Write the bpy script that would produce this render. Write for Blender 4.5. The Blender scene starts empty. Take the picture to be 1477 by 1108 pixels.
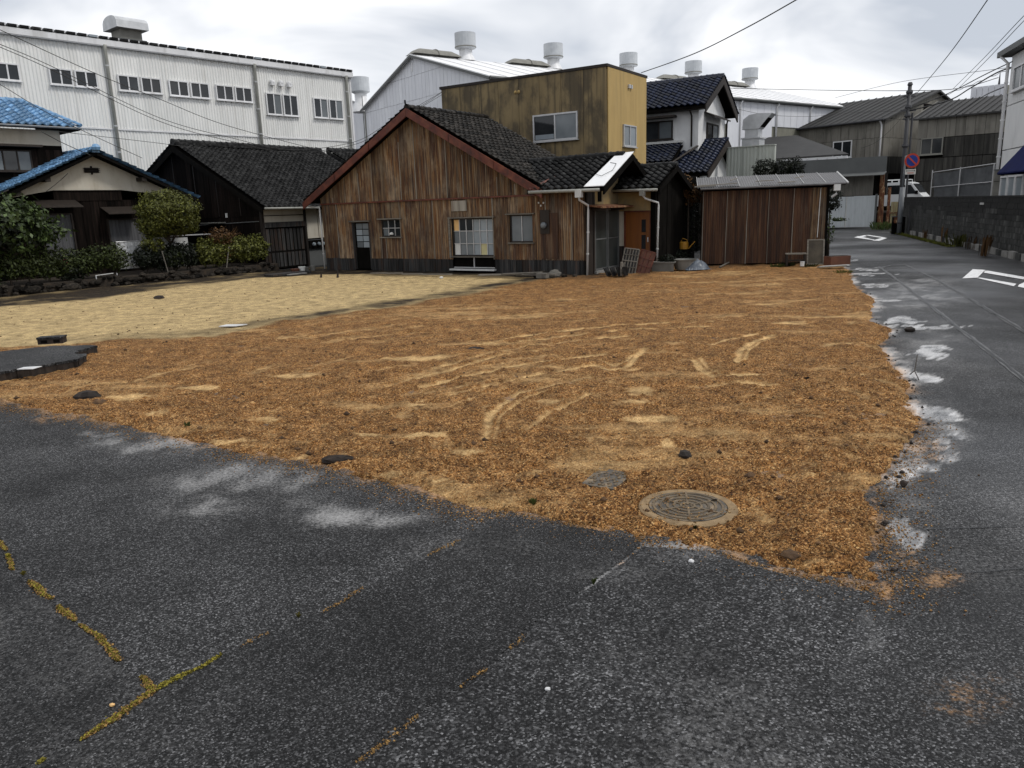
import bpy, math, random
import numpy as np
from mathutils import Matrix, Vector
random.seed(7); rng = np.random.default_rng(7)
S = bpy.context.scene; C = S.collection
# ---------------- camera ----------------
EYE = 2.2; FPX = 1100.0; PITCH = math.radians(13.0); ROLL = math.atan(.034)
fw = Vector((0, math.cos(PITCH), -math.sin(PITCH))); up0 = Vector((0, math.sin(PITCH), math.cos(PITCH))); rt0 = Vector((1, 0, 0))
rt = rt0*math.cos(ROLL) - up0*math.sin(ROLL); up = rt0*math.sin(ROLL) + up0*math.cos(ROLL)
cd = bpy.data.cameras.new('camera'); cam = bpy.data.objects.new('camera', cd); C.objects.link(cam)
m = Matrix((rt, up, -fw)).transposed().to_4x4(); m.translation = (0, 0, EYE); cam.matrix_world = m
cd.sensor_fit = 'HORIZONTAL'; cd.sensor_width = 36; cd.lens = 36*FPX/1477; cd.clip_end = 2000; cd.clip_start = .05
S.camera = cam
# ---------------- overcast sky ----------------
W = bpy.data.worlds.new("World"); S.world = W; W.use_nodes = True
nt = W.node_tree; nt.nodes.clear(); L = nt.links.new
def nn(t, **k):
    n = nt.nodes.new(t)
    for a, b in k.items(): setattr(n, a, b)
    return n
SUN_AZ, SUN_EL = 105, 52
sky = nn('ShaderNodeTexSky', sky_type='NISHITA', sun_disc=False, sun_elevation=math.radians(SUN_EL), sun_rotation=math.radians(SUN_AZ))
tc = nn('ShaderNodeTexCoord'); mp = nn('ShaderNodeMapping'); mp.inputs['Scale'].default_value = (1, 1, 2.6)
n1 = nn('ShaderNodeTexNoise'); n1.inputs['Scale'].default_value = 2.3; n1.inputs['Detail'].default_value = 5; n1.inputs['Roughness'].default_value = .5; n1.inputs['Distortion'].default_value = .5
cr = nn('ShaderNodeValToRGB'); e = cr.color_ramp.elements
e[0].position = .4; e[0].color = (4.75, 5.1, 5.7, 1); e[1].position = .6; e[1].color = (9.6, 9.6, 9.7, 1)
mx = nn('ShaderNodeMix', data_type='RGBA'); mx.inputs['Factor'].default_value = .94
bg = nn('ShaderNodeBackground'); bg.inputs['Strength'].default_value = .1; wo = nn('ShaderNodeOutputWorld')
L(tc.outputs['Generated'], mp.inputs['Vector']); L(mp.outputs[0], n1.inputs['Vector']); L(n1.outputs['Fac'], cr.inputs['Fac'])
L(sky.outputs[0], mx.inputs['A']); L(cr.outputs[0], mx.inputs['B']); L(mx.outputs['Result'], bg.inputs['Color']); L(bg.outputs[0], wo.inputs['Surface'])
sd = bpy.data.lights.new('sun', 'SUN'); sd.energy = 1.5; sd.angle = math.radians(12); sd.color = (1, .97, .92)
sun = bpy.data.objects.new('sun', sd); C.objects.link(sun)
az, el = math.radians(SUN_AZ), math.radians(SUN_EL)
sdir = Vector((math.sin(az)*math.cos(el), math.cos(az)*math.cos(el), math.sin(el)))
sun.rotation_euler = sdir.to_track_quat('Z', 'Y').to_euler(); sun.location = (30, -10, 40)
S.view_settings.view_transform = 'Standard'; S.view_settings.look = 'None'; S.view_settings.exposure = .32; S.view_settings.gamma = 1
S.view_settings.use_curve_mapping = False
# ---------------- placing: a point at a given depth along a line of sight ----------------
def ray(x, y): return fw + rt*((x-738.5)/FPX) - up*((y-554)/FPX)
def G(x, y, z=0):
    d = ray(x, y); k = (z-EYE)/d.z; return Vector((0, 0, EYE)) + d*k
def at(x, y, depth):
    d = ray(x, y); return Vector((0, 0, EYE)) + d*(depth/d.y)
# ---------------- materials ----------------
def mat(name, cols, scale=(3, 3, 3), rough=.8, rough2=None, bump=0, bscale=40, metal=0, rnd=.15, det=6, pos=None, over=None, spec=.4, hue=0):
    """cols: ramp colours over noise; over: list of (scale3, colour, lo, hi, strength)"""
    M = bpy.data.materials.new(name); M.use_nodes = True; t = M.node_tree; t.nodes.clear(); L = t.links.new
    def N(ty, **k):
        n = t.nodes.new(ty)
        for a, b in k.items(): setattr(n, a, b)
        return n
    geo = N('ShaderNodeTexCoord'); oi = N('ShaderNodeObjectInfo'); at_ = N('ShaderNodeAttribute', attribute_name='rnd')
    ad = N('ShaderNodeMath', operation='ADD'); L(oi.outputs['Random'], ad.inputs[0]); L(at_.outputs['Fac'], ad.inputs[1])
    fr = N('ShaderNodeMath', operation='FRACT'); L(ad.outputs[0], fr.inputs[0])
    wn = N('ShaderNodeVectorMath', operation='SCALE'); wn.inputs[0].default_value = (7, 3, 5); L(fr.outputs[0], wn.inputs['Scale'])
    vadd = N('ShaderNodeVectorMath', operation='ADD'); L(geo.outputs['Object'], vadd.inputs[0]); L(wn.outputs[0], vadd.inputs[1])
    def noise(sc, detail=det, src=vadd):
        mp = N('ShaderNodeMapping'); mp.inputs['Scale'].default_value = sc; L(src.outputs[0], mp.inputs[0])
        n = N('ShaderNodeTexNoise'); n.inputs['Scale'].default_value = 1; n.inputs['Detail'].default_value = detail; n.inputs['Roughness'].default_value = .62
        L(mp.outputs[0], n.inputs['Vector']); return n
    n = noise(scale); r = N('ShaderNodeValToRGB'); L(n.outputs['Fac'], r.inputs[0])
    el = r.color_ramp.elements; k = len(cols)
    ps = pos or ([.5] if k == 1 else [.3+.4*i/(k-1) for i in range(k)])
    while len(el) > 1: el.remove(el[-1])
    el[0].position = ps[0]; el[0].color = (*cols[0], 1)
    for p, c in zip(ps[1:], cols[1:]):
        q = el.new(p); q.color = (*c, 1)
    col = r.outputs[0]
    for sc, c, lo, hi, st in (over or []):
        nz = noise(sc, 5); mr = N('ShaderNodeMapRange'); mr.inputs['From Min'].default_value = lo; mr.inputs['From Max'].default_value = hi
        mr.inputs['To Max'].default_value = st; L(nz.outputs['Fac'], mr.inputs[0])
        x = N('ShaderNodeMix', data_type='RGBA'); L(mr.outputs[0], x.inputs['Factor']); L(col, x.inputs['A']); x.inputs['B'].default_value = (*c, 1); col = x.outputs['Result']
    if rnd:
        mr = N('ShaderNodeMapRange'); mr.inputs['To Min'].default_value = 1-rnd; mr.inputs['To Max'].default_value = 1+rnd; L(fr.outputs[0], mr.inputs[0])
        x = N('ShaderNodeVectorMath', operation='SCALE'); L(col, x.inputs[0]); L(mr.outputs[0], x.inputs['Scale']); col = x.outputs[0]
    b = N('ShaderNodeBsdfPrincipled'); L(col, b.inputs['Base Color']); b.inputs['Metallic'].default_value = metal
    b.inputs['Specular IOR Level'].default_value = spec
    if rough2 is None: b.inputs['Roughness'].default_value = rough
    else:
        mr = N('ShaderNodeMapRange'); mr.inputs['From Min'].default_value = .35; mr.inputs['From Max'].default_value = .65
        mr.inputs['To Min'].default_value = rough; mr.inputs['To Max'].default_value = rough2; L(n.outputs['Fac'], mr.inputs[0]); L(mr.outputs[0], b.inputs['Roughness'])
    if bump:
        nb = noise((bscale,)*3, 4); bp = N('ShaderNodeBump'); bp.inputs['Strength'].default_value = bump; bp.inputs['Distance'].default_value = .01
        L(nb.outputs['Fac'], bp.inputs['Height']); L(bp.outputs[0], b.inputs['Normal'])
    o = N('ShaderNodeOutputMaterial'); L(b.outputs[0], o.inputs[0]); return M
K = {}
K['white_metal'] = mat('white_metal', [(.6, .6, .6), (.74, .74, .75)], (1, 1, .4), .45, rnd=.03, over=[((3, 3, .3), (.3, .29, .27), .52, .75, .45)])
K['factory'] = mat('cream_corrugated_steel', [(.68, .68, .66), (.78, .775, .75)], (2, 2, .5), .5, rnd=.04, over=[((4, 4, .25), (.36, .33, .28), .54, .78, .45)])
K['alu'] = mat('aluminium', [(.42, .42, .42), (.52, .52, .53)], (4, 4, 4), .4, metal=.3, rnd=.08)
K['glass'] = mat('dark_glass', [(.012, .014, .016), (.03, .033, .036)], (1, 1, 1), .06, rnd=.3, spec=.5)
K['glass_grey'] = mat('grey_glass', [(.1, .115, .125), (.16, .175, .185)], (1, 1, 1), .2, rnd=.25)
K['glass_frost'] = mat('frosted_glass', [(.2, .235, .26), (.27, .3, .325)], (2, 2, 2), .3, rnd=.1)
K['paper'] = mat('white_paper_pane', [(.55, .55, .53), (.65, .65, .62)], rough=.8, rnd=.05)
K['amber'] = mat('amber_board_pane', [(.62, .38, .15), (.72, .46, .2)], rough=.7, rnd=.05)
K['yellowpane'] = mat('yellowed_pane', [(.42, .38, .2), (.5, .46, .26)], rough=.7, rnd=.05)
K['rust_sheet'] = mat('rusty_corrugated_iron', [(.028, .011, .005), (.12, .048, .014), (.22, .125, .052), (.33, .255, .165)], (11, 11, .4), .75, bump=.3, bscale=30, rnd=.3, pos=[.28, .43, .54, .7],
    over=[((14, 14, .6), (.03, .015, .01), .46, .62, .8), ((2.0, 2.0, .9), (.12, .11, .09), .5, .7, .6), ((1.1, 1.1, .7), (.34, .27, .18), .52, .68, .55), ((1.6, 1.6, .6), (.045, .018, .009), .52, .66, .7), ((26, 26, .7), (.25, .2, .15), .58, .68, .6), ((34, 34, .9), (.02, .01, .008), .52, .62, .75)])
K['rust_shed'] = mat('rusted_brown_iron', [(.018, .007, .003), (.048, .019, .008), (.085, .038, .016), (.15, .098, .056)], (6, 6, .4), .75, bump=.3, rnd=.2, pos=[.28, .45, .58, .74],
    over=[((16, 16, .5), (.012, .006, .004), .48, .64, .7), ((24, 24, .5), (.14, .1, .07), .58, .7, .5), ((3, 3, .8), (.1, .08, .06), .6, .78, .5)])
K['grey_sheet'] = mat('weathered_grey_iron', [(.1, .09, .075), (.22, .2, .165), (.3, .28, .24)], (6, 6, .4), .7, rnd=.2, over=[((9, 9, .5), (.09, .045, .025), .5, .7, .6)])
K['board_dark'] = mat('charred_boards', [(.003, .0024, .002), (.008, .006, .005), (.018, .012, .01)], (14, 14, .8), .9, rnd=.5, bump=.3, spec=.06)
K['board_grey'] = mat('grey_weathered_boards', [(.012, .012, .012), (.03, .03, .03), (.06, .058, .055)], (16, 16, .7), .85, spec=.1, rnd=.4, bump=.3, over=[((5, 5, 1), (.07, .035, .02), .5, .7, .5)])
K['barge'] = mat('oxide_red_board', [(.035, .008, .004), (.1, .02, .008), (.15, .045, .02)], (3, 3, 3), .55, rnd=.12, bump=.2, over=[((6, 6, 2), (.03, .012, .008), .5, .7, .6)])
K['tile_dark'] = mat('old_grey_roof_tile', [(.003, .003, .003), (.01, .01, .01), (.035, .035, .034)], (8, 8, 8), .36, .55, bump=.2, rnd=.9, spec=.14)
K['tile_brown'] = mat('dull_brown_roof_tile', [(.004, .0035, .003), (.014, .012, .01), (.05, .045, .041)], (8, 8, 8), .38, .6, bump=.2, rnd=.9, spec=.14)
K['tile_navy'] = mat('glazed_navy_roof_tile', [(.002, .004, .012), (.004, .009, .03)], (6, 6, 6), .1, .22, rnd=.6, spec=.45)
K['tile_blue'] = mat('blue_glazed_roof_tile', [(.09, .2, .36), (.2, .36, .54)], (5, 5, 5), .2, .4, rnd=.4, over=[((3, 3, 3), (.03, .06, .11), .5, .7, .6)])
K['plaster'] = mat('cream_plaster', [(.42, .38, .31), (.5, .47, .4)], (2, 2, 1), .85, rnd=.04, over=[((4, 4, 1), (.27, .23, .17), .55, .75, .5)])
K['plaster_white'] = mat('white_plaster', [(.62, .62, .62), (.72, .72, .71)], (2, 2, 1), .85, rnd=.03, over=[((4, 4, .7), (.33, .32, .3), .55, .75, .4)])
K['ochre'] = mat('ochre_render', [(.25, .17, .07), (.34, .24, .1)], (2, 2, .6), .85, rnd=0, bump=.15, over=[((3, 3, .9), (.2, .16, .095), .48, .66, .75), ((1.1, 1.1, .9), (.15, .12, .075), .46, .62, .7)])
K['ochre_shaded'] = mat('shaded_stained_ochre_render', [(.17, .125, .062), (.24, .178, .09)], (2, 2, .6), .85, rnd=0, bump=.15, over=[((1.6, 1.6, .9), (.065, .052, .034), .44, .6, .8), ((8, 8, .22), (.04, .033, .024), .52, .66, .7)])  # real stains over a darker base that has the front face's shade painted in
K['ochre_lit'] = mat('lit_clean_ochre_render', [(.38, .26, .1), (.46, .32, .125)], (2, 2, .6), .85, rnd=0, bump=.15, over=[((5, 5, .4), (.3, .22, .1), .5, .72, .6)])  # same render with a lighter base: light on the right face painted in
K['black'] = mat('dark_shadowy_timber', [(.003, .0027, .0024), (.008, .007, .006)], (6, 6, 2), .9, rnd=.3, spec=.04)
K['darkwood'] = mat('dark_brown_timber', [(.01, .007, .005), (.025, .017, .012)], (10, 10, 1.5), .7, rnd=.3)
K['orange_door'] = mat('orange_wood_door', [(.13, .042, .006), (.19, .062, .009)], (12, 12, 1), .45, rnd=.03)
K['pipe'] = mat('white_plastic_pipe', [(.42, .42, .41), (.55, .55, .54)], (5, 5, 2), .5, rnd=.05)
K['pipe_grey'] = mat('grey_plastic_pipe', [(.2, .2, .18), (.3, .3, .27)], (5, 5, 2), .55, rnd=.05)
K['whitepanel'] = mat('white_sheet_metal', [(.7, .7, .7), (.78, .78, .78)], (3, 3, 3), .5, rnd=.02, over=[((3, 3, 3), (.5, .49, .46), .58, .75, .5)])
K['concrete'] = mat('stained_concrete', [(.16, .155, .145), (.28, .275, .26)], (5, 5, 5), .85, rnd=.12, bump=.4)
K['block'] = mat('sooty_concrete_block', [(.009, .009, .0085), (.032, .033, .031), (.085, .085, .082)], (6, 6, 1.6), .9, rnd=.3, bump=.5, over=[((3, 3, .7), (.01, .01, .009), .46, .62, .85)])
K['block_black'] = mat('mould_blackened_block', [(.003, .003, .003), (.009, .009, .008)], (6, 6, 2), .9, rnd=.3, bump=.5, over=[((5, 5, 1.2), (.05, .05, .045), .56, .72, .5)])
K['stone_pale'] = mat('dusty_stone', [(.06, .055, .048), (.15, .14, .12)], (6, 6, 6), .85, rnd=.2, bump=.5)
K['stone'] = mat('garden_stone', [(.004, .0035, .003), (.014, .012, .01), (.045, .037, .028)], (5, 5, 5), .85, spec=.1, rnd=.95, bump=.5)
K['fibre'] = mat('weathered_fibre_cement', [(.15, .14, .12), (.2, .19, .165)], (3, 3, .6), .85, rnd=.1, over=[((7, 7, .35), (.07, .065, .055), .5, .68, .6), ((.5, .5, .5), (.06, .056, .048), .52, .68, .6)])
K['fibre_soot'] = mat('sooty_fibre_cement', [(.02, .019, .016), (.06, .057, .05)], (4, 4, .5), .85, rnd=.16, over=[((6, 6, .4), (.012, .011, .01), .44, .62, .8)])
K['fibre_roof'] = mat('charcoal_slate_roof', [(.018, .0175, .017), (.034, .033, .032)], (2, 2, 2), .7, rnd=.12, over=[((1, 4, 1), (.02, .02, .02), .5, .7, .6)])
K['grey_paint'] = mat('grey_painted_steel', [(.085, .088, .087), (.11, .115, .113)], (1, 1, 1), .6, rnd=.03)
K['duct'] = mat('galvanised_duct', [(.4, .41, .42), (.55, .56, .57)], (3, 3, 3), .4, metal=.2, rnd=.05)
K['monitor'] = mat('old_grey_ridge_hood', [(.14, .135, .12), (.22, .215, .19)], (2, 2, 2), .7, rnd=.05)
K['drum'] = mat('pale_grey_drum', [(.38, .4, .42), (.5, .52, .54)], (2, 2, 2), .5, rnd=.04)
K['white_roof'] = mat('white_painted_roof', [(.72, .72, .73), (.8, .8, .8)], (1, 1, 1), .6, rnd=0, over=[((2, .4, 2), (.66, .66, .66), .55, .75, .5)])
K['ware_panel'] = mat('pale_siding_panel', [(.58, .59, .63), (.67, .68, .71)], (1, 1, .5), .6, rnd=.035, over=[((3, 3, .4), (.35, .35, .36), .55, .75, .4)])
K['ware_low'] = mat('mossy_lower_panel', [(.13, .13, .1), (.2, .195, .16)], (2, 2, 1), .8, rnd=.1)
K['ribbed'] = mat('pale_green_ribbed_steel', [(.38, .4, .36), (.46, .48, .43)], (2, 2, 1), .5, rnd=.05)
K['shed_roof'] = mat('grey_corrugated_roof', [(.06, .06, .062), (.11, .108, .11), (.18, .177, .18)], (2, 9, 9), .5, .7, rnd=.12, bump=.2, over=[((7, 7, 7), (.1, .09, .085), .52, .7, .6)])
K['wire'] = mat('black_cable', [(.015, .015, .015), (.02, .02, .02)], rough=.6)
K['pole'] = mat('dark_steel_pole', [(.03, .03, .033), (.055, .055, .06)], (6, 6, 2), .6, rnd=.05)
K['pole_grey'] = mat('grey_steel_pole', [(.12, .13, .14), (.17, .18, .19)], (6, 6, 2), .55, rnd=.05)
K['sign_blue'] = mat('sign_blue', [(.01, .03, .2), (.015, .04, .24)], rough=.45, rnd=0)
K['sign_red'] = mat('sign_red', [(.42, .035, .015), (.5, .06, .02)], rough=.45, rnd=0)
K['sign_white'] = mat('sign_white', [(.55, .53, .48), (.62, .6, .55)], rough=.5, rnd=0)
K['rust_post'] = mat('flaking_rusty_steel', [(.05, .018, .008), (.15, .05, .02), (.3, .2, .1)], (5, 5, 3), .8, rnd=.2, bump=.5, over=[((9, 9, 5), (.45, .38, .22), .58, .66, .7)])
K['yellow_fence'] = mat('faded_yellow_sheet', [(.3, .26, .14), (.42, .38, .23)], (5, 5, 1), .7, rnd=.15, over=[((6, 6, .6), (.2, .1, .04), .52, .7, .7)])
K['gate_white'] = mat('white_slatted_gate', [(.5, .53, .54), (.6, .63, .64)], (3, 3, .7), .5, rnd=.04, over=[((4, 4, .8), (.3, .32, .32), .55, .75, .5)])
K['mesh'] = mat('grey_mesh_tarp', [(.05, .053, .058), (.1, .105, .11)], (2, 2, 2), .8, rnd=.1)
K['van'] = mat('white_van_paint', [(.68, .69, .69), (.74, .75, .75)], (1, 1, 1), .25, rnd=0, spec=.5)
K['navy_paint'] = mat('navy_awning', [(.002, .005, .045), (.004, .009, .07)], (2, 2, 2), .8, spec=.08, rnd=.03)
K['marking'] = mat('worn_white_road_paint', [(.3, .3, .3), (.62, .62, .62), (.75, .75, .75)], (9, 9, 9), .6, rnd=.03, pos=[.32, .42, .6])
K['joint'] = mat('road_joint_seal', [(.012, .012, .012), (.03, .03, .03)], (4, 4, 4), .4, rnd=.1)
K['joint_edge'] = mat('pale_joint_silt', [(.04, .04, .04), (.12, .12, .118)], (5, 5, 5), .5, rnd=.1)
K['iron'] = mat('sandy_cast_iron', [(.03, .027, .024), (.085, .072, .055), (.22, .16, .095)], (9, 9, 9), .6, rnd=.05, bump=.4, pos=[.35, .52, .68])
K['iron_pale'] = mat('sand_filled_iron', [(.07, .058, .045), (.2, .15, .095)], (8, 8, 8), .8, rnd=.05, bump=.4, spec=.15)
K['collar'] = mat('sandy_concrete_collar', [(.13, .085, .042), (.29, .2, .105)], (7, 7, 7), .85, rnd=.05, bump=.5)
K['clod'] = mat('damp_soil_clod', [(.04, .022, .011), (.13, .07, .03)], (20, 20, 20), .9, rnd=.4, bump=.5)
K['slab'] = mat('broken_asphalt_slab', [(.04, .043, .046), (.085, .09, .095)], (9, 9, 9), .7, rnd=.05, bump=.7, bscale=60, over=[((50, 50, 50), (.2, .2, .2), .6, .72, .6)])
K['slab_side'] = mat('wet_slab_edge', [(.008, .006, .005), (.03, .02, .014)], (12, 12, 4), .8, rnd=.2, bump=.8)
K['soil'] = mat('dark_damp_soil', [(.01, .008, .006), (.025, .018, .012), (.05, .034, .02)], (6, 6, 6), .85, rnd=.1, bump=.7)
K['timber'] = mat('weathered_plank', [(.09, .08, .065), (.2, .18, .15)], (3, 20, 20), .85, rnd=.3, bump=.3)
K['terracotta'] = mat('brown_planter', [(.08, .03, .018), (.14, .055, .03)], rough=.7, rnd=.1)
K['pot'] = mat('pale_plastic_pot', [(.1, .098, .088), (.17, .165, .148)], rough=.6, rnd=.2)
K['bucket'] = mat('yellow_plastic', [(.3, .15, .012), (.4, .2, .02)], rough=.5, rnd=.05)
K['board_tan'] = mat('dull_tan_board', [(.04, .032, .022), (.1, .082, .056)], (3, 3, 3), .7, rnd=.05)
K['glass_dim'] = mat('dim_green_glass', [(.02, .025, .024), (.05, .058, .055)], (2, 2, 1), .3, rnd=.2)
K['sheet'] = mat('crumpled_grey_sheet', [(.04, .05, .065), (.13, .15, .18)], (6, 6, 6), .4, rnd=.1)
K['curtain'] = mat('pale_curtain', [(.05, .05, .053), (.11, .11, .115)], (20, 20, .5), .9, rnd=.1)
K['plastic_white'] = mat('white_vinyl', [(.5, .5, .5), (.7, .7, .7)], (5, 5, 5), .35, rnd=.05)
K['bark'] = mat('dark_bark', [(.02, .015, .011), (.05, .038, .028)], (10, 10, 3), .9, rnd=.2, bump=.6)
def leafm(n, a, b, r=.45): return mat(n, [a, b], (3, 3, 3), r+.12, rnd=.6, spec=.22)
K['leaf_mid'] = leafm('mid_green_leaves', (.01, .016, .004), (.045, .058, .013))
K['leaf_olive'] = leafm('olive_leaves', (.022, .027, .005), (.12, .125, .022))
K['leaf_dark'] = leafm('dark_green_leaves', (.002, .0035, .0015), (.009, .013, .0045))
K['leaf_rust'] = leafm('bronze_leaves', (.04, .02, .007), (.1, .05, .015))
K['leaf_bright'] = leafm('broad_green_leaves', (.014, .025, .007), (.07, .1, .03), .35)
K['moss'] = leafm('yellow_green_moss', (.1, .09, .012), (.26, .22, .035), .8)
K['moss_brown'] = leafm('brown_dry_moss', (.14, .08, .03), (.25, .15, .05), .8)
K['petal'] = leafm('crimson_petals', (.3, .01, .06), (.4, .02, .1))

def asphalt_mat(name, tint=1.0, chip=.3, chips=95):
    M = bpy.data.materials.new(name); M.use_nodes = True; t = M.node_tree; t.nodes.clear(); L = t.links.new
    def N(ty, **k):
        n = t.nodes.new(ty)
        for a, b in k.items(): setattr(n, a, b)
        return n
    g = N('ShaderNodeNewGeometry'); P = g.outputs['Position']
    v = N('ShaderNodeTexVoronoi'); v.inputs['Scale'].default_value = chips; L(P, v.inputs['Vector'])
    sp = N('ShaderNodeSeparateColor'); L(v.outputs['Color'], sp.inputs[0])
    r = N('ShaderNodeValToRGB'); L(sp.outputs[0], r.inputs[0]); el = r.color_ramp.elements
    cs = [(0, .004), (.35, .01), (.68, .026), (.88, .06), (.97, .11), (1.0, chip)]
    while len(el) > 1: el.remove(el[-1])
    el[0].position = 0; el[0].color = (.006*tint, .006*tint, .0062*tint, 1)
    for p, c in cs[1:]:
        q = el.new(p); q.color = (c*tint, c*tint, c*tint*1.02, 1)
    n1 = N('ShaderNodeTexNoise'); n1.inputs['Scale'].default_value = .9; n1.inputs['Detail'].default_value = 8; n1.inputs['Roughness'].default_value = .65; L(P, n1.inputs['Vector'])
    mr = N('ShaderNodeMapRange'); mr.inputs['From Min'].default_value = .3; mr.inputs['From Max'].default_value = .7; mr.inputs['To Min'].default_value = .45; mr.inputs['To Max'].default_value = 1.7; L(n1.outputs['Fac'], mr.inputs[0])
    sc = N('ShaderNodeVectorMath', operation='SCALE'); L(r.outputs[0], sc.inputs[0]); L(mr.outputs[0], sc.inputs['Scale']); col = sc.outputs[0]
    n2 = N('ShaderNodeTexNoise'); n2.inputs['Scale'].default_value = 38; n2.inputs['Detail'].default_value = 5; n2.inputs['Roughness'].default_value = .7; L(P, n2.inputs['Vector'])
    def attr(nm):
        a = N('ShaderNodeAttribute', attribute_name=nm); return a.outputs['Fac']
    def modmix(a, c, gain):
        nonlocal col
        m1 = N('ShaderNodeMath', operation='SUBTRACT'); L(n2.outputs['Fac'], m1.inputs[0]); m1.inputs[1].default_value = .5
        m2 = N('ShaderNodeMath', operation='MULTIPLY_ADD'); L(m1.outputs[0], m2.inputs[0]); m2.inputs[1].default_value = gain; L(attr(a), m2.inputs[2])
        m3 = N('ShaderNodeMath', operation='MULTIPLY'); L(m2.outputs[0], m3.inputs[0]); 
        m4 = N('ShaderNodeMath', operation='MULTIPLY'); L(attr(a), m4.inputs[0]); m4.inputs[1].default_value = 6; m4.use_clamp = True
        L(m4.outputs[0], m3.inputs[1]); m3.use_clamp = True
        x = N('ShaderNodeMix', data_type='RGBA'); L(m3.outputs[0], x.inputs['Factor']); L(col, x.inputs['A']); x.inputs['B'].default_value = (*c, 1); col = x.outputs['Result']
    modmix('silt_glare', (.62, .61, .6), 1.1)  # pale sediment colour, also standing in for sky glare on puddles
    modmix('sand', (.48, .27, .12), 2.2)
    b = N('ShaderNodeBsdfPrincipled'); L(col, b.inputs['Base Color']); sp_ = N('ShaderNodeMapRange'); sp_.inputs['To Min'].default_value = .14; sp_.inputs['To Max'].default_value = .6; L(attr('wet'), sp_.inputs[0]); L(sp_.outputs[0], b.inputs['Specular IOR Level'])
    w = N('ShaderNodeMapRange'); w.inputs['To Min'].default_value = .62; w.inputs['To Max'].default_value = .06; L(attr('wet'), w.inputs[0]); 
    L(w.outputs[0], b.inputs['Roughness'])
    bp = N('ShaderNodeBump'); bp.invert = True; bp.inputs['Distance'].default_value = .004
    bs = N('ShaderNodeMapRange'); bs.inputs['To Min'].default_value = .9; bs.inputs['To Max'].default_value = .08; L(attr('wet'), bs.inputs[0]); L(bs.outputs[0], bp.inputs['Strength'])
    L(v.outputs['Distance'], bp.inputs['Height'])
    bp2 = N('ShaderNodeBump'); bp2.inputs['Distance'].default_value = .01; bp2.inputs['Strength'].default_value = .35; L(n2.outputs['Fac'], bp2.inputs['Height']); L(bp.outputs[0], bp2.inputs['Normal'])
    L(bp2.outputs[0], b.inputs['Normal'])
    o = N('ShaderNodeOutputMaterial'); L(b.outputs[0], o.inputs[0]); return M
K['asphalt'] = asphalt_mat('worn_asphalt', 1.12, .15, 125)
K['asphalt_smooth'] = asphalt_mat('dark_fine_asphalt', .78, .18, 140)
K['asphalt_coarse'] = asphalt_mat('coarse_asphalt', 1.08, .17, 105)

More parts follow.
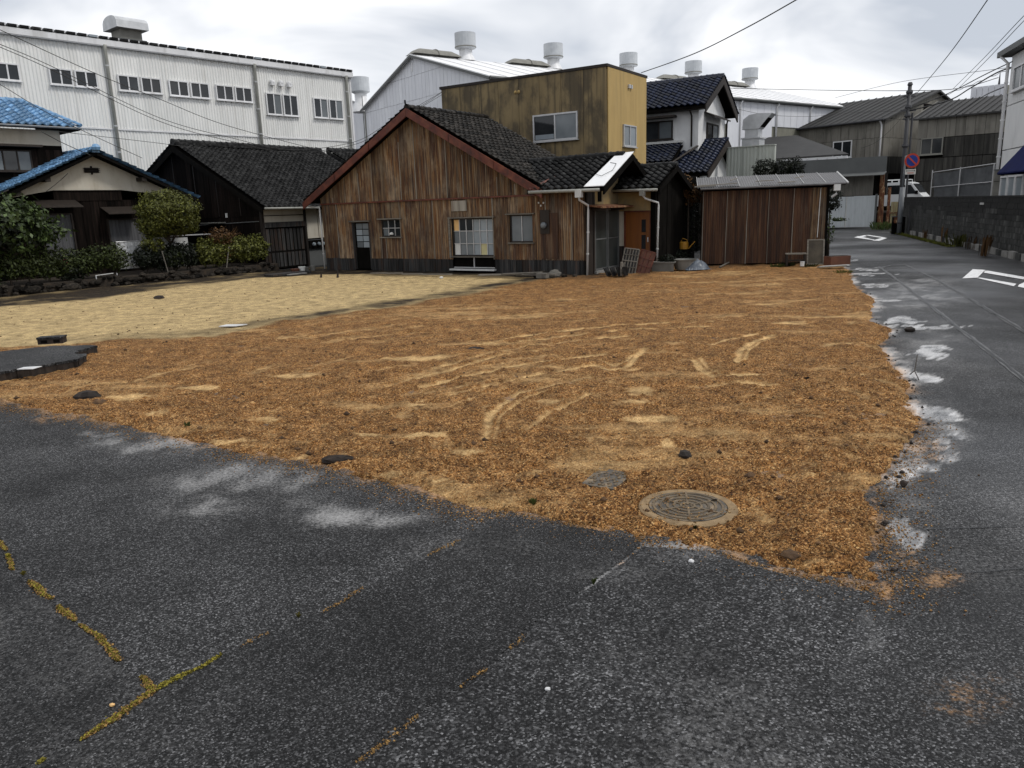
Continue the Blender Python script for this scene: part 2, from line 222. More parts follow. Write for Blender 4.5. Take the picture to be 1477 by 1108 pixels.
def gravel_mat():
    M = bpy.data.materials.new('decomposed_granite'); M.use_nodes = True; t = M.node_tree; t.nodes.clear(); L = t.links.new
    def N(ty, **k):
        n = t.nodes.new(ty)
        for a, b in k.items(): setattr(n, a, b)
        return n
    g = N('ShaderNodeNewGeometry'); P = g.outputs['Position']
    v = N('ShaderNodeTexVoronoi'); v.inputs['Scale'].default_value = 92; L(P, v.inputs['Vector'])
    sp = N('ShaderNodeSeparateColor'); L(v.outputs['Color'], sp.inputs[0])
    def ramp(cs, src):
        r = N('ShaderNodeValToRGB'); L(src, r.inputs[0]); el = r.color_ramp.elements
        while len(el) > 1: el.remove(el[-1])
        el[0].position = cs[0][0]; el[0].color = (*cs[0][1], 1)
        for p, c in cs[1:]:
            q = el.new(p); q.color = (*c, 1)
        return r.outputs[0]
    brown = ramp([(0, (.028, .011, .004)), (.25, (.1, .042, .012)), (.6, (.24, .108, .031)), (.88, (.4, .2, .066)), (1, (.6, .38, .165))], sp.outputs[0])
    pale = ramp([(0, (.34, .2, .08)), (.5, (.55, .345, .145)), (1, (.72, .5, .24))], sp.outputs[1])
    yellow = ramp([(0, (.24, .165, .075)), (.4, (.45, .325, .155)), (1, (.68, .52, .27))], sp.outputs[1])
    dark = ramp([(0, (.008, .006, .004)), (1, (.035, .024, .015))], sp.outputs[2])
    n2 = N('ShaderNodeTexNoise'); n2.inputs['Scale'].default_value = 14; n2.inputs['Detail'].default_value = 6; n2.inputs['Roughness'].default_value = .7; L(P, n2.inputs['Vector'])
    col = brown
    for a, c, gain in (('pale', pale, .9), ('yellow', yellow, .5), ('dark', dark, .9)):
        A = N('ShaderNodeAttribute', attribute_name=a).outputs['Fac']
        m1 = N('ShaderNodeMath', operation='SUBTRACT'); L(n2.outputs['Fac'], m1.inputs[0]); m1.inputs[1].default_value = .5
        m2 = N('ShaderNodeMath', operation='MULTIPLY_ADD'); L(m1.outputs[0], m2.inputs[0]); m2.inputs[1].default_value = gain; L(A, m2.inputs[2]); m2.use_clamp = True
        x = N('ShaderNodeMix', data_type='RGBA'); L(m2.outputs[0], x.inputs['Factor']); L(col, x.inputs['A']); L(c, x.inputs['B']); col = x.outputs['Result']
    n3 = N('ShaderNodeTexNoise'); n3.inputs['Scale'].default_value = 3.5; n3.inputs['Detail'].default_value = 9; n3.inputs['Roughness'].default_value = .75; L(P, n3.inputs['Vector'])
    mr = N('ShaderNodeMapRange'); mr.inputs['From Min'].default_value = .3; mr.inputs['From Max'].default_value = .7; mr.inputs['To Min'].default_value = .38; mr.inputs['To Max'].default_value = 1.5; L(n3.outputs['Fac'], mr.inputs[0])  # mottled tone, partly shade between soil lumps put into the colour
    sc = N('ShaderNodeVectorMath', operation='SCALE'); L(col, sc.inputs[0]); L(mr.outputs[0], sc.inputs['Scale'])
    b = N('ShaderNodeBsdfPrincipled'); L(sc.outputs[0], b.inputs['Base Color']); b.inputs['Roughness'].default_value = .9; b.inputs['Specular IOR Level'].default_value = .2
    bp = N('ShaderNodeBump'); bp.invert = True; bp.inputs['Distance'].default_value = .012; bp.inputs['Strength'].default_value = .9; L(v.outputs['Distance'], bp.inputs['Height'])
    bp2 = N('ShaderNodeBump'); bp2.inputs['Distance'].default_value = .03; bp2.inputs['Strength'].default_value = .6; L(n2.outputs['Fac'], bp2.inputs['Height']); L(bp.outputs[0], bp2.inputs['Normal'])
    L(bp2.outputs[0], b.inputs['Normal'])
    o = N('ShaderNodeOutputMaterial'); L(b.outputs[0], o.inputs[0]); return M
K['gravel'] = gravel_mat()

# ---------------- object helpers ----------------
def frame(name, label, cat, O, deg=0, group=None, z=0):
    o = bpy.data.objects.new(name, None); C.objects.link(o); o.empty_display_size = .3
    o.location = (O[0], O[1], z); o.rotation_euler = (0, 0, math.radians(deg)); o['label'] = label; o['category'] = cat
    if group: o['group'] = group
    return o
def tag(o, label=None, cat=None, group=None, kind=None):
    if label: o['label'] = label
    if cat: o['category'] = cat
    if group: o['group'] = group
    if kind: o['kind'] = kind
    return o
def link(name, me, par=None, mtx=None):
    o = bpy.data.objects.new(name, me); C.objects.link(o)
    if par: o.parent = par
    if mtx is not None: o.matrix_basis = mtx
    return o
class MB:
    def __init__(s): s.v = []; s.f = []
    def add(s, vs, fs):
        n = len(s.v); s.v += [tuple(p) for p in vs]; s.f += [tuple(n+i for i in f) for f in fs]; return s
    def box(s, x0, x1, y0, y1, z0, z1):
        return s.add([(x0,y0,z0),(x1,y0,z0),(x1,y1,z0),(x0,y1,z0),(x0,y0,z1),(x1,y0,z1),(x1,y1,z1),(x0,y1,z1)],
                     [(0,3,2,1),(4,5,6,7),(0,1,5,4),(1,2,6,5),(2,3,7,6),(3,0,4,7)])
    def prism(s, poly, y0, y1):            # polygon in x,z extruded along y
        n = len(poly); vs = [(x, y0, z) for x, z in poly]+[(x, y1, z) for x, z in poly]
        return s.add(vs, [tuple(range(n)), tuple(range(2*n-1, n-1, -1))]+[(i, i+n, (i+1) % n+n, (i+1) % n) for i in range(n)])
    def slab(s, poly, z0, z1):             # polygon in x,y extruded along z
        n = len(poly); vs = [(x, y, z0) for x, y in poly]+[(x, y, z1) for x, y in poly]
        return s.add(vs, [tuple(range(n-1, -1, -1)), tuple(range(n, 2*n))]+[(i, (i+1) % n, (i+1) % n+n, i+n) for i in range(n)])
    def plate(s, p, t):                    # quad/polygon of 3d points thickened by vector t
        n = len(p); t = Vector(t); vs = [Vector(q) for q in p]+[Vector(q)+t for q in p]
        return s.add(vs, [tuple(range(n)), tuple(range(2*n-1, n-1, -1))]+[(i, i+n, (i+1) % n+n, (i+1) % n) for i in range(n)])
    def tube(s, path, r, n=6, caps=True):
        P = [Vector(p) for p in path]; rings = []
        rr = r if isinstance(r, (list, tuple)) else [r]*len(P)
        for i, p in enumerate(P):
            d = (P[min(i+1, len(P)-1)]-P[max(i-1, 0)]).normalized()
            a = d.cross(Vector((0, 0, 1)) if abs(d.z) < .9 else Vector((1, 0, 0))).normalized(); b = d.cross(a)
            rings.append([p+a*rr[i]*math.cos(2*math.pi*k/n)+b*rr[i]*math.sin(2*math.pi*k/n) for k in range(n)])
        vs = [q for r_ in rings for q in r_]; fs = []
        for i in range(len(P)-1):
            for k in range(n): fs.append((i*n+k, i*n+(k+1) % n, (i+1)*n+(k+1) % n, (i+1)*n+k))
        if caps: fs += [tuple(range(n-1, -1, -1)), tuple((len(P)-1)*n+k for k in range(n))]
        return s.add(vs, fs)
    def lathe(s, prof, cx=0, cy=0, n=24, sx=1, sy=1, cap=True):
        vs = [(cx+r*sx*math.cos(2*math.pi*k/n), cy+r*sy*math.sin(2*math.pi*k/n), z) for r, z in prof for k in range(n)]; fs = []
        for i in range(len(prof)-1):
            for k in range(n): fs.append((i*n+k, i*n+(k+1) % n, (i+1)*n+(k+1) % n, (i+1)*n+k))
        if cap and prof[-1][0] > 1e-4: fs.append(tuple((len(prof)-1)*n+k for k in range(n)))
        return s.add(vs, fs)
    def build(s, name, m, par=None, smooth=False):
        me = bpy.data.meshes.new(name); me.from_pydata(s.v, [], s.f); me.materials.append(K[m] if isinstance(m, str) else m)
        if smooth:
            for p in me.polygons: p.use_smooth = True
        me.update(); return link(name, me, par)
def npmesh(name, V, F, m, par=None, attrs=None, smooth=False):
    V = np.asarray(V, np.float32).reshape(-1, 3); F = np.asarray(F, np.int32); k = F.shape[1]
    me = bpy.data.meshes.new(name); me.vertices.add(len(V)); me.vertices.foreach_set('co', V.ravel())
    me.loops.add(F.size); me.loops.foreach_set('vertex_index', F.ravel()); me.polygons.add(len(F))
    me.polygons.foreach_set('loop_start', np.arange(0, F.size, k, dtype=np.int32)); me.polygons.foreach_set('loop_total', np.full(len(F), k, np.int32))
    if smooth: me.polygons.foreach_set('use_smooth', np.ones(len(F), bool))
    for a, d in (attrs or {}).items():
        q = me.attributes.new(a, 'FLOAT', 'POINT'); q.data.foreach_set('value', np.asarray(d, np.float32))
    me.materials.append(K[m]); me.update(calc_edges=True); me.validate()
    return link(name, me, par)
def corr(name, m, par, u0, u1, zb, zt, v=0, pitch=.076, amp=.014, rib='sin', tilt=0, out=-1):
    """one corrugated sheet standing in the u,z plane; zb, zt: number or function of u"""
    n = max(2, int(round((u1-u0)/pitch*(6 if rib == 'sin' else 4)))); zb_ = zb if callable(zb) else (lambda u: zb); zt_ = zt if callable(zt) else (lambda u: zt)
    vs = []; fs = []
    for i in range(n+1):
        u = u0+(u1-u0)*i/n
        if rib == 'sin': y = amp*math.sin(2*math.pi*u/pitch)
        else:
            ph = (i % 4); y = amp if ph in (0, 1) else -amp
        vs += [(u, v+y, zb_(u)), (u, v+y+tilt, zt_(u))]
    fs = [(2*i, 2*i+2, 2*i+3, 2*i+1) for i in range(n)]
    me = bpy.data.meshes.new(name); me.from_pydata(vs, [], fs); me.materials.append(K[m])
    if rib == 'sin':
        for p in me.polygons: p.use_smooth = True
    return link(name, me, par)
def pieces(name, m, par, us, zrows, v=0, t=.02, top=None, apex=None, gap=.012, skip=None, jit=.003):
    """flat sheets in the u,z plane, each an object; top(u) clips them"""
    for i in range(len(us)-1):
        a, b = us[i]+gap/2, us[i+1]-gap/2
        for j in range(len(zrows)-1):
            z0, z1 = zrows[j]+gap/2, zrows[j+1]-gap/2
            if skip and skip(a, b, z0, z1): continue
            if top:
                ta, tb = top(a), top(b)
                if max(ta, tb, top((a+b)/2)) <= z0+.03: continue
                pts = [(a, z0), (b, z0)]
                seq = [(b, tb)]+([(apex, top(apex))] if apex is not None and a < apex < b else [])+[(a, ta)]
                cl = []
                for q in seq: cl.append((q[0], min(z1, max(z0, q[1]))))
                if tb <= z0: # triangle: find crossing
                    x = a+(b-a)*(ta-z0)/(ta-tb); pts = [(a, z0), (x, z0)]; cl = [(a, min(z1, ta))]
                    if ta > z1: cl = [(a+(b-a)*(ta-z1)/(ta-tb), z1), (a, z1)]
                elif ta <= z0:
                    x = b-(b-a)*(tb-z0)/(tb-ta); pts = [(x, z0), (b, z0)]; cl = [(b, min(z1, tb))]
                    if tb > z1: cl = [(b, z1), (b-(b-a)*(tb-z1)/(tb-ta), z1)]
                elif (ta-z1)*(tb-z1) < 0 and not (apex is not None and a < apex < b):
                    x = a+(b-a)*(z1-ta)/(tb-ta)
                    cl = [(b, min(z1, tb)), (x, z1), (a, min(z1, ta))]
                poly = pts+cl
            else: poly = [(a, z0), (b, z0), (b, z1), (a, z1)]
            y = v+random.uniform(-jit, jit)
            MB().prism(poly, y-t, y).build(name, m, par)
def window(par, u0, u1, z0, z1, v=0, n=2, fr='alu', gl='glass', fw_=.045, sill=True, d=.07, name='window'):
    w = MB().box(u0, u1, v-d, v, z1-fw_, z1).box(u0, u1, v-d, v, z0, z0+fw_).box(u0, u0+fw_, v-d+.004, v, z0+fw_, z1-fw_).box(u1-fw_, u1, v-d+.004, v, z0+fw_, z1-fw_)
    for i in range(1, n):
        x = u0+(u1-u0)*i/n; w.box(x-fw_/2, x+fw_/2, v-d+.008, v, z0+fw_, z1-fw_)
    if sill: w.box(u0-.04, u1+.04, v-d-.05, v, z0-.04, z0-.002)
    o = w.build(name, fr, par)
    g = gl if isinstance(gl, (list, tuple)) else [gl]*n
    for i in range(n):
        a = u0+(u1-u0)*i/n+fw_/2+.003; b = u0+(u1-u0)*(i+1)/n-fw_/2-.003
        MB().box(a, b, v-.03-.008*(i % 2), v-.012, z0+fw_+.003, z1-fw_-.003).build('pane', g[i], o)
    return o
# ---- roof tiles
def tile_mesh(w, h, m, amp=.04, t=.045):
    key = ('tile', round(w, 3), round(h, 3), m)
    if key in K: return K[key]
    n = 7; V = []
    for (y, dz) in ((0, -.004), (0, t), (h*1.12, .002)):
        for i in range(n):
            x = w*1.06*i/(n-1); V.append((x, y, dz+amp*math.cos(2*math.pi*(i/(n-1))**1.25)+amp))
    F = [(r*n+i, r*n+i+1, (r+1)*n+i+1, (r+1)*n+i) for r in (0, 1) for i in range(n-1)]
    me = bpy.data.meshes.new('roof_tile'); me.from_pydata(V, [], F); me.materials.append(K[m])
    for p in me.polygons: p.use_smooth = p.index >= n-1
    K[key] = me; return me
def tiles(par, p0, U, Sv, lu, ls, m, w=.27, h=.24, parts=True, keep=None, deck='black', sag=0, skipdeck=False, name='roof_tile'):
    """p0 lower left eave corner, U along eave, Sv up the slope (vectors), lengths lu, ls"""
    p0 = Vector(p0); U = Vector(U).normalized(); Sv = Vector(Sv).normalized(); N = U.cross(Sv).normalized()
    nu, ns = max(1, int(round(lu/w))), max(1, int(round(ls/h))); w, h = lu/nu, ls/ns
    me = tile_mesh(w, h, m)
    R = Matrix((U, Sv, N)).transposed()
    cells = [(i, j) for j in range(ns) for i in range(nu) if keep is None or keep((i+.5)*w, (j+.5)*h)]
    if not skipdeck: pass
    def pos(i, j):
        s = sag*(math.sin(math.pi*(i+.5)/nu)); return p0+U*(i*w)+Sv*(j*h)+N*(.012+random.uniform(-.004, .004)-s)
    use = cells[:300] if parts else []
    for c in use:
        rr = R @ Matrix.Rotation(random.uniform(-.025, .025), 3, 'Z'); mt = rr.to_4x4(); mt.translation = pos(*c); link(name, me, par, mt)
    rest = cells[300:] if parts else cells
    if rest:
        base = np.array([v.co for v in me.vertices]); Fb = np.array([list(p.vertices) for p in me.polygons]); Rn = np.array(R); V = []; F = []; A = []
        for q, c in enumerate(rest):
            a = random.uniform(-.03, .03); rz = np.array([[math.cos(a), -math.sin(a), 0], [math.sin(a), math.cos(a), 0], [0, 0, 1]])
            V.append(base @ (Rn @ rz).T + np.array(pos(*c))); F.append(Fb+q*len(base)); A.append(np.full(len(base), random.random()))
        o = npmesh('roof_tiles', np.concatenate(V), np.concatenate(F), m, par, {'rnd': np.concatenate(A)}, smooth=True); o['kind'] = 'stuff'
def ridge(par, a, b, m, r=.11, step=.3, base=True, parts=True):
    a = Vector(a); b = Vector(b); d = b-a; n = max(1, int(d.length/step)); U = d.normalized()
    key = ('ridge', m, round(r, 3), round(d.length/n, 2))
    if key not in K:
        V = []; F = []; l = d.length/n; k = 6
        for x, rr in ((0, r*1.12), (l*.25, r*1.12), (l*.27, r), (l*1.05, r*.98)):
            for i in range(k+1):
                th = math.pi*i/k; V.append((x, rr*math.cos(th), rr*math.sin(th)))
        F = [(q*(k+1)+i, q*(k+1)+i+1, (q+1)*(k+1)+i+1, (q+1)*(k+1)+i) for q in range(3) for i in range(k)]+[tuple(range(k+1)), tuple(3*(k+1)+k-i for i in range(k+1))]
        me = bpy.data.meshes.new('ridge_tile'); me.from_pydata(V, [], F); me.materials.append(K[m]); K[key] = me
    me = K[key]; side = Vector((0, 0, 1)).cross(U).normalized(); N = U.cross(side)
    for i in range(n):
        mt = Matrix((U, side, N)).transposed().to_4x4(); mt.translation = a+d*(i/n)+Vector((0, 0, random.uniform(-.006, .006))); link('ridge_tile', me, par, mt)
    if base:
        w = side*(r*1.1); z = Vector((0, 0, -.11))
        MB().plate([a-w+z, b-w+z, b+w+z, a+w+z], (0, 0, .11)).build('ridge_course', m, par)
# ---- leaves
def leafcloud(name, par, blobs, n, size, m, flat=0, shell=.55, lump=.25, aspect=1.7):
    P = []; Nn = []
    tot = sum(b[3]*b[4]*b[5] for b in blobs)
    for bl in blobs:
        cx, cy, cz, rx, ry, rz = bl; k = max(20, int(n*rx*ry*rz/tot))
        d = rng.normal(size=(k, 3)); d /= np.linalg.norm(d, axis=1)[:, None]
        f = 1+lump*(np.sin(d[:, 0]*7+cx*3)*np.sin(d[:, 1]*6+1)+.7*np.sin(d[:, 2]*9+cy)+.5*np.sin(d[:, 0]*15)*np.sin(d[:, 2]*13))*.6
        r = (shell+(1-shell)*rng.random(k)**.5)*f*(1+.06*rng.normal(size=k))
        P.append(np.array([cx, cy, cz])+d*r[:, None]*np.array([rx, ry, rz])); Nn.append(d)
    P = np.concatenate(P); d = np.concatenate(Nn); k = len(P)
    nrm = d+rng.normal(size=(k, 3))*.7; nrm[:, 2] += .35; nrm /= np.linalg.norm(nrm, axis=1)[:, None]
    a = np.cross(nrm, rng.normal(size=(k, 3))); a /= np.linalg.norm(a, axis=1)[:, None]; b = np.cross(nrm, a)
    s = size*(.6+.8*rng.random(k))[:, None]
    V = np.stack([P-a*s*aspect*.5, P+b*s*.4+nrm*s*.12, P+a*s*aspect*.5, P-b*s*.4+nrm*s*.12], 1)
    F = np.arange(k*4).reshape(-1, 4)
    o = npmesh(name, V.reshape(-1, 3), F, m, par, {'rnd': np.repeat(rng.random(k), 4)}); return o
def trunk(par, pts, r0, r1, name='trunk'):
    n = len(pts); return MB().tube(pts, [r0+(r1-r0)*i/(n-1) for i in range(n)], 7).build(name, 'bark', par, smooth=True)
def lumprock(cx, cy, cz, rx, ry, rz, mb, seg=6, rows=4):
    r = random.Random(random.random()); vs = []; fs = []
    ph = [r.uniform(0, 6) for _ in range(4)]
    vs.append((cx, cy, cz+rz))
    for j in range(1, rows):
        th = math.pi*j/rows
        for i in range(seg):
            a = 2*math.pi*i/seg+r.uniform(-.2, .2); k = r.uniform(.8, 1.12)
            vs.append((cx+rx*k*math.sin(th)*math.cos(a), cy+ry*k*math.sin(th)*math.sin(a), cz+rz*k*math.cos(th)))
    vs.append((cx, cy, cz-rz))
    for i in range(seg): fs.append((0, 1+i, 1+(i+1) % seg))
    for j in range(rows-2):
        for i in range(seg): a = 1+j*seg; fs.append((a+i, a+seg+i, a+seg+(i+1) % seg, a+(i+1) % seg))
    a = 1+(rows-2)*seg
    for i in range(seg): fs.append((a+i, len(vs)-1, a+(i+1) % seg))
    mb.add(vs, fs); return mb
# ---- 2d noise
TB = rng.random((256, 256))
def vn(x, y, s=0):
    x = x+s*17.3; y = y+s*9.1; xi = np.floor(x).astype(int); yi = np.floor(y).astype(int); fx = x-xi; fy = y-yi; fx = fx*fx*(3-2*fx); fy = fy*fy*(3-2*fy)
    a = TB[xi & 255, yi & 255]; b = TB[(xi+1) & 255, yi & 255]; c = TB[xi & 255, (yi+1) & 255]; d = TB[(xi+1) & 255, (yi+1) & 255]
    return (a*(1-fx)+b*fx)*(1-fy)+(c*(1-fx)+d*fx)*fy-.5
def fbm(x, y, f, o=4, s=0):
    r = 0; a = 1
    for k in range(o): r = r+a*vn(x*f, y*f, s+k*3); f *= 2.1; a *= .55
    return r
def polydist(x, y, poly, closed=True):
    """distance to outline, and inside mask"""
    P = np.array(poly); n = len(P); D = np.full(x.shape, 1e9); ins = np.zeros(x.shape, bool)
    for i in range(n if closed else n-1):
        a = P[i]; b = P[(i+1) % n]; ab = b-a; t = np.clip(((x-a[0])*ab[0]+(y-a[1])*ab[1])/(ab@ab+1e-9), 0, 1)
        D = np.minimum(D, np.hypot(x-a[0]-ab[0]*t, y-a[1]-ab[1]*t))
        if closed:
            c = (a[1] > y) != (b[1] > y); ins ^= c & (x < ab[0]*(y-a[1])/(ab[1] if abs(ab[1]) > 1e-9 else 1e-9)+a[0])
    return D, ins

# ================= GROUND =================
FRONT = [(-6.9,9.75),(-6.68,9.69),(-5.93,9.07),(-5.02,8.63),(-4.05,7.94),(-2.7,7.07),(-2.38,6.93),(-1.92,6.68),(-1.54,6.35),(-0.8,5.81),(-0.34,5.45),(0.08,5.25),(0.42,5.06),(0.74,4.88),(1.16,4.66),(1.51,4.33),(1.85,4.12),(2.11,4.02),(2.29,4.51),(2.45,4.83),(2.77,5.52),(3.07,5.9),(3.5,6.58),(4.0,7.2),(4.3,7.99),(4.65,8.6),(5.1,9.92),(5.5,11.15),(6.4,12.63),(6.42,13.45),(8.0,16.7),(8.8,19.55),(10.3,23.0),(10.75,24.6)]
BACK = [(11.0,27.2),(7.2,30),(-6,33.5),(-10.2,31.25),(-15.95,23.7),(-21,17.3),(-15,9.5),(-9,9.6)]
LOT = FRONT+BACK
PALE = [(-9.24,13.66),(-7.91,13.98),(-5.72,14.3),(-4.84,15.78),(-3.24,17.33),(-1.65,19.3),(-.27,21.77),(1.44,23.97),(2.89,25.19)]
YEL = PALE+[(7,34),(-8,34),(-16,24),(-22,17),(-15,12.2)]
def blobs(X, Y, L_):
    r = np.zeros(X.shape)
    for (px, py, rx, ry, a) in L_:
        c = G(px, py); d = c.y; wx = rx*d/1100; wy = ry*d*d/(1100*2.2); sx = c.x/c.y
        dx = (X-c.x)-sx*(Y-c.y); dy = Y-c.y      # sheared along the line of sight so a blob keeps its drawn outline
        r = np.maximum(r, a*np.exp(-((dx/wx)**2+(dy/wy)**2)**1.3))
    return r
def roadz(X, Y): return .012*fbm(X, Y, .5, 3, 5)
def grid(rows, cols, y0, y1, s0, s1):
    ys = y0*(y1/y0)**(np.arange(rows)/(rows-1)); ss = np.linspace(s0, s1, cols); Y, Sx = np.meshgrid(ys, ss, indexing='ij'); return Sx*Y, Y
def gridfaces(r, c):
    i = np.arange(r*c).reshape(r, c); return np.stack([i[:-1, :-1], i[:-1, 1:], i[1:, 1:], i[1:, :-1]], -1)
tag(MB().slab([(-300,-120),(300,-120),(300,420),(-300,420)], -.6, -.05).build('ground', 'asphalt'), kind='structure')
# asphalt road sheet with puddles, pale sediment, painted sky glare and spilled sand
X, Y = grid(430, 620, 1.2, 62, -1.45, 1.45)
Dl, inl = polydist(X, Y, LOT); sdl = np.where(inl, -Dl, Dl)
nz = fbm(X, Y, 1.3, 4, 2); nf = fbm(X, Y, 6, 4, 9)
PUD = [(1345,507,26,9,1),(1302,462,30,5,.9),(1335,472,36,4,.7),(1352,596,24,9,.9),(1325,545,26,7,.5),(1365,655,16,12,.8),(1320,692,30,8,.8),(1345,673,16,8,.8),(1290,770,20,14,.75),(1160,812,60,6,.8),(1225,812,40,10,.8),(1265,395,30,2,.6),(1258,412,10,3,.6),(1245,388,18,2.5,.6),(1275,432,22,3,.6),(1375,473,50,2,.62),(1225,372,10,3,.5),(1355,625,14,12,.8),(1300,700,18,12,.7)]
SIL = [(210,640,90,14,.22),(150,625,40,8,.2),(330,690,120,26,.22),(490,742,95,26,.22),(560,745,70,18,.18),(300,730,80,20,.16),(40,1060,110,60,.06),(430,700,60,30,.16),(880,830,80,18,.22),(1000,800,90,14,.3),(1235,900,20,40,.1),(60,490,30,6,.2),(1300,740,40,30,.12),(240,640,50,10,.25),(1350,620,45,50,.14),(1340,490,60,40,.12),(640,790,80,20,.1),(1320,420,70,25,.22)]
wx_ = X+(.10+.012*Y)*fbm(X, Y, 2.2, 4, 71); wy_ = Y+(.16+.03*Y)*fbm(X, Y, 2.0, 4, 72)
sl = np.clip(blobs(wx_, wy_, SIL)*(.8+1.1*nz+1.0*nf), 0, 1)
edge = np.clip(1-np.abs(sdl-.03)/(.12+.1*(nz+.5)), 0, 1)*(Y < 26)
right = (X > 2.2)
pd = blobs(wx_, wy_, PUD); wet = np.clip((pd+.45*nz+.6*nf-.38)*5, 0, 1)*(pd > .05)
rim = np.exp(-((pd-.3-.25*nz)/.07)**2)*(.75+1.5*nf)
sl = np.clip(sl+wet*np.clip((Y-6)/5, .12, .75)*(.7+1.3*nf)+np.clip(fbm(X, Y, .5, 4, 34)-.02, 0, 1)*.16*(sdl > 0)*(Y < 14)+np.clip(rim, 0, 1)*np.clip((Y-3)/5, .35, .7)*(Y < 10)+edge*np.where(right, np.clip(.26+.9*fbm(X, Y, 1.1, 3, 33), 0, .6), .03)*(1+2.4*nf), 0, 1)  # puddle cores whitened: sky reflection painted into the albedo along with sediment
sand = np.clip(np.exp(-np.maximum(sdl, 0)/.05)*.3+.7*nf+.3*nz, 0, 1)*np.exp(-np.maximum(sdl, 0)/.1)
sand = np.maximum(sand, np.clip(blobs(X, Y, [(1125,945,45,22,.42),(1200,860,60,20,.55),(1100,830,50,18,.5),(985,815,18,6,.4),(1310,805,28,16,.34),(1350,835,40,14,.2),(1280,845,20,18,.6),(1440,995,30,30,.24),(880,810,40,10,.28),(100,580,90,12,.5),(1380,1010,50,40,.18),(1330,650,40,20,.35),(90,600,40,10,.3)])*(.6+2.6*nf+1.5*vn(X*24, Y*24, 44)), 0, 1))
broad = np.clip((fbm(X, Y, .35, 4, 31)+.4), 0, 1)*.62*(sdl > 0)*(X > .35*Y-1)   # damp sheen on the lane
V = np.stack([X, Y, roadz(X, Y)], -1)
tag(npmesh('road', V.reshape(-1, 3), gridfaces(*X.shape).reshape(-1, 4), 'asphalt', None, {'silt_glare': sl.ravel(), 'wet': np.maximum(wet, broad).ravel(), 'sand': sand.ravel()}, True), kind='structure')
# gravel lot and pale sand yard
X, Y = grid(820, 760, 3.85, 34, -.98, .66)
D0, ins = polydist(X, Y, LOT); sd_ = np.where(ins, D0, -D0)+.07*fbm(X, Y, 2.2, 4, 3)+.05*vn(X*11, Y*11, 4)
DY, iy = polydist(X, Y, YEL); sy = np.where(iy, DY, -DY)+.35*fbm(X, Y, .8, 4, 8)
DPl, _ = polydist(X, Y, PALE, False)
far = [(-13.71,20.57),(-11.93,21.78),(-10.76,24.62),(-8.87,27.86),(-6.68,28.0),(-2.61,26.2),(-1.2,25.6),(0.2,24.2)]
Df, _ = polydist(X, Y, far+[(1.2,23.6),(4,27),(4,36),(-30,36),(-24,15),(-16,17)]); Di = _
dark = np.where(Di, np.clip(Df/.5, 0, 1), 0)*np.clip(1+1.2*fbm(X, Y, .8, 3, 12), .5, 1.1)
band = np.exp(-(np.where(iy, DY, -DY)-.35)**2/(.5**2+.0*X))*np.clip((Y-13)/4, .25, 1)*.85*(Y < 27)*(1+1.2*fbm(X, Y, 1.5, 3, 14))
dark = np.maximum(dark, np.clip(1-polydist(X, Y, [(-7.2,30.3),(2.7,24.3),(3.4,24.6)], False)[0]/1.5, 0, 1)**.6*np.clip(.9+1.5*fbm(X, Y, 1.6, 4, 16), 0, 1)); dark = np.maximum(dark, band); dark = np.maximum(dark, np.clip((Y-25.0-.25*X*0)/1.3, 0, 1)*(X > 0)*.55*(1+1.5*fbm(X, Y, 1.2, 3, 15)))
TR = [([(690,500),(740,490),(815,480),(900,472),(1025,466)],.04,.9),([(735,497),(815,488),(900,480),(1020,474)],.035,.8),([(610,560),(680,543),(760,528),(820,520),(870,515)],.045,.85),([(600,548),(640,538),(740,512),(800,508)],.04,.75),([(640,575),(700,560),(760,545),(860,528)],.04,.7),
 ([(1000,522),(1012,537),(1030,545)],.035,.95),([(1010,520),(1022,534),(1042,544)],.02,.8),([(1063,525),(1068,510),(1085,497),(1115,487)],.035,.95),([(1074,522),(1080,508),(1095,497),(1118,490)],.02,.7),([(1025,500),(1050,493),(1090,484)],.03,.7),([(862,530),(880,536),(905,531),(918,518),(930,508)],.035,.9),([(868,524),(886,529),(903,524),(912,516)],.02,.6),([(700,640),(708,600),(745,570),(850,545)],.045,.6),([(712,640),(722,603),(760,574),(860,548)],.025,.5),([(760,625),(790,600),(850,570)],.035,.55),([(560,560),(640,530),(760,500),(900,488)],.05,.5),([(1000,560),(1060,555),(1110,560)],.06,.5),([(440,500),(560,484),(680,476)],.05,.35)]
BL = [(600,520,55,4,.9),(435,545,45,4,.8),(290,563,40,4,.8),(925,568,26,8,.8),(940,612,55,7,.85),(915,585,30,5,.7),(615,634,42,5,.8),(600,588,30,4,.6),(535,632,26,4,.7),(385,607,40,5,.65),(670,660,40,6,.6),(790,582,24,5,.7),(965,645,14,10,.8),(1170,688,14,6,.7),(190,577,60,5,.6),(560,690,55,7,.55),(1140,470,30,3,.7),(1210,502,36,3,.6),(340,640,50,5,.6),(980,500,60,3,.4),(230,600,40,5,.6),(1075,545,30,3,.7),(640,700,40,5,.5),(420,490,60,2.5,.5),(1230,470,20,3,.4),(850,640,50,10,.35),(730,690,60,9,.4),(500,660,40,5,.4)]
pale = np.clip((blobs(X, Y, BL)-.3+.5*fbm(X, Y, 9, 4, 25))*2.4, 0, 1); gro = np.zeros(X.shape)
for pl, w, a in TR:
    d, _ = polydist(X, Y, [tuple(G(*q)[:2]) for q in pl], False); w2 = w*(.6+Y/14); k = np.exp(-(d/w2)**2)
    pale = np.maximum(pale, np.clip((a*k-.1+.4*fbm(X, Y, 6, 4, 23))*1.8, 0, .95)*(k > .12)); gro = np.maximum(gro, k)
pale = np.clip(np.maximum(pale, np.clip(fbm(X*.5+Y*.15, Y*1.6, 1.1, 5, 21)-.2, 0, 1)*1.6), 0, 1)*(sy < 0)
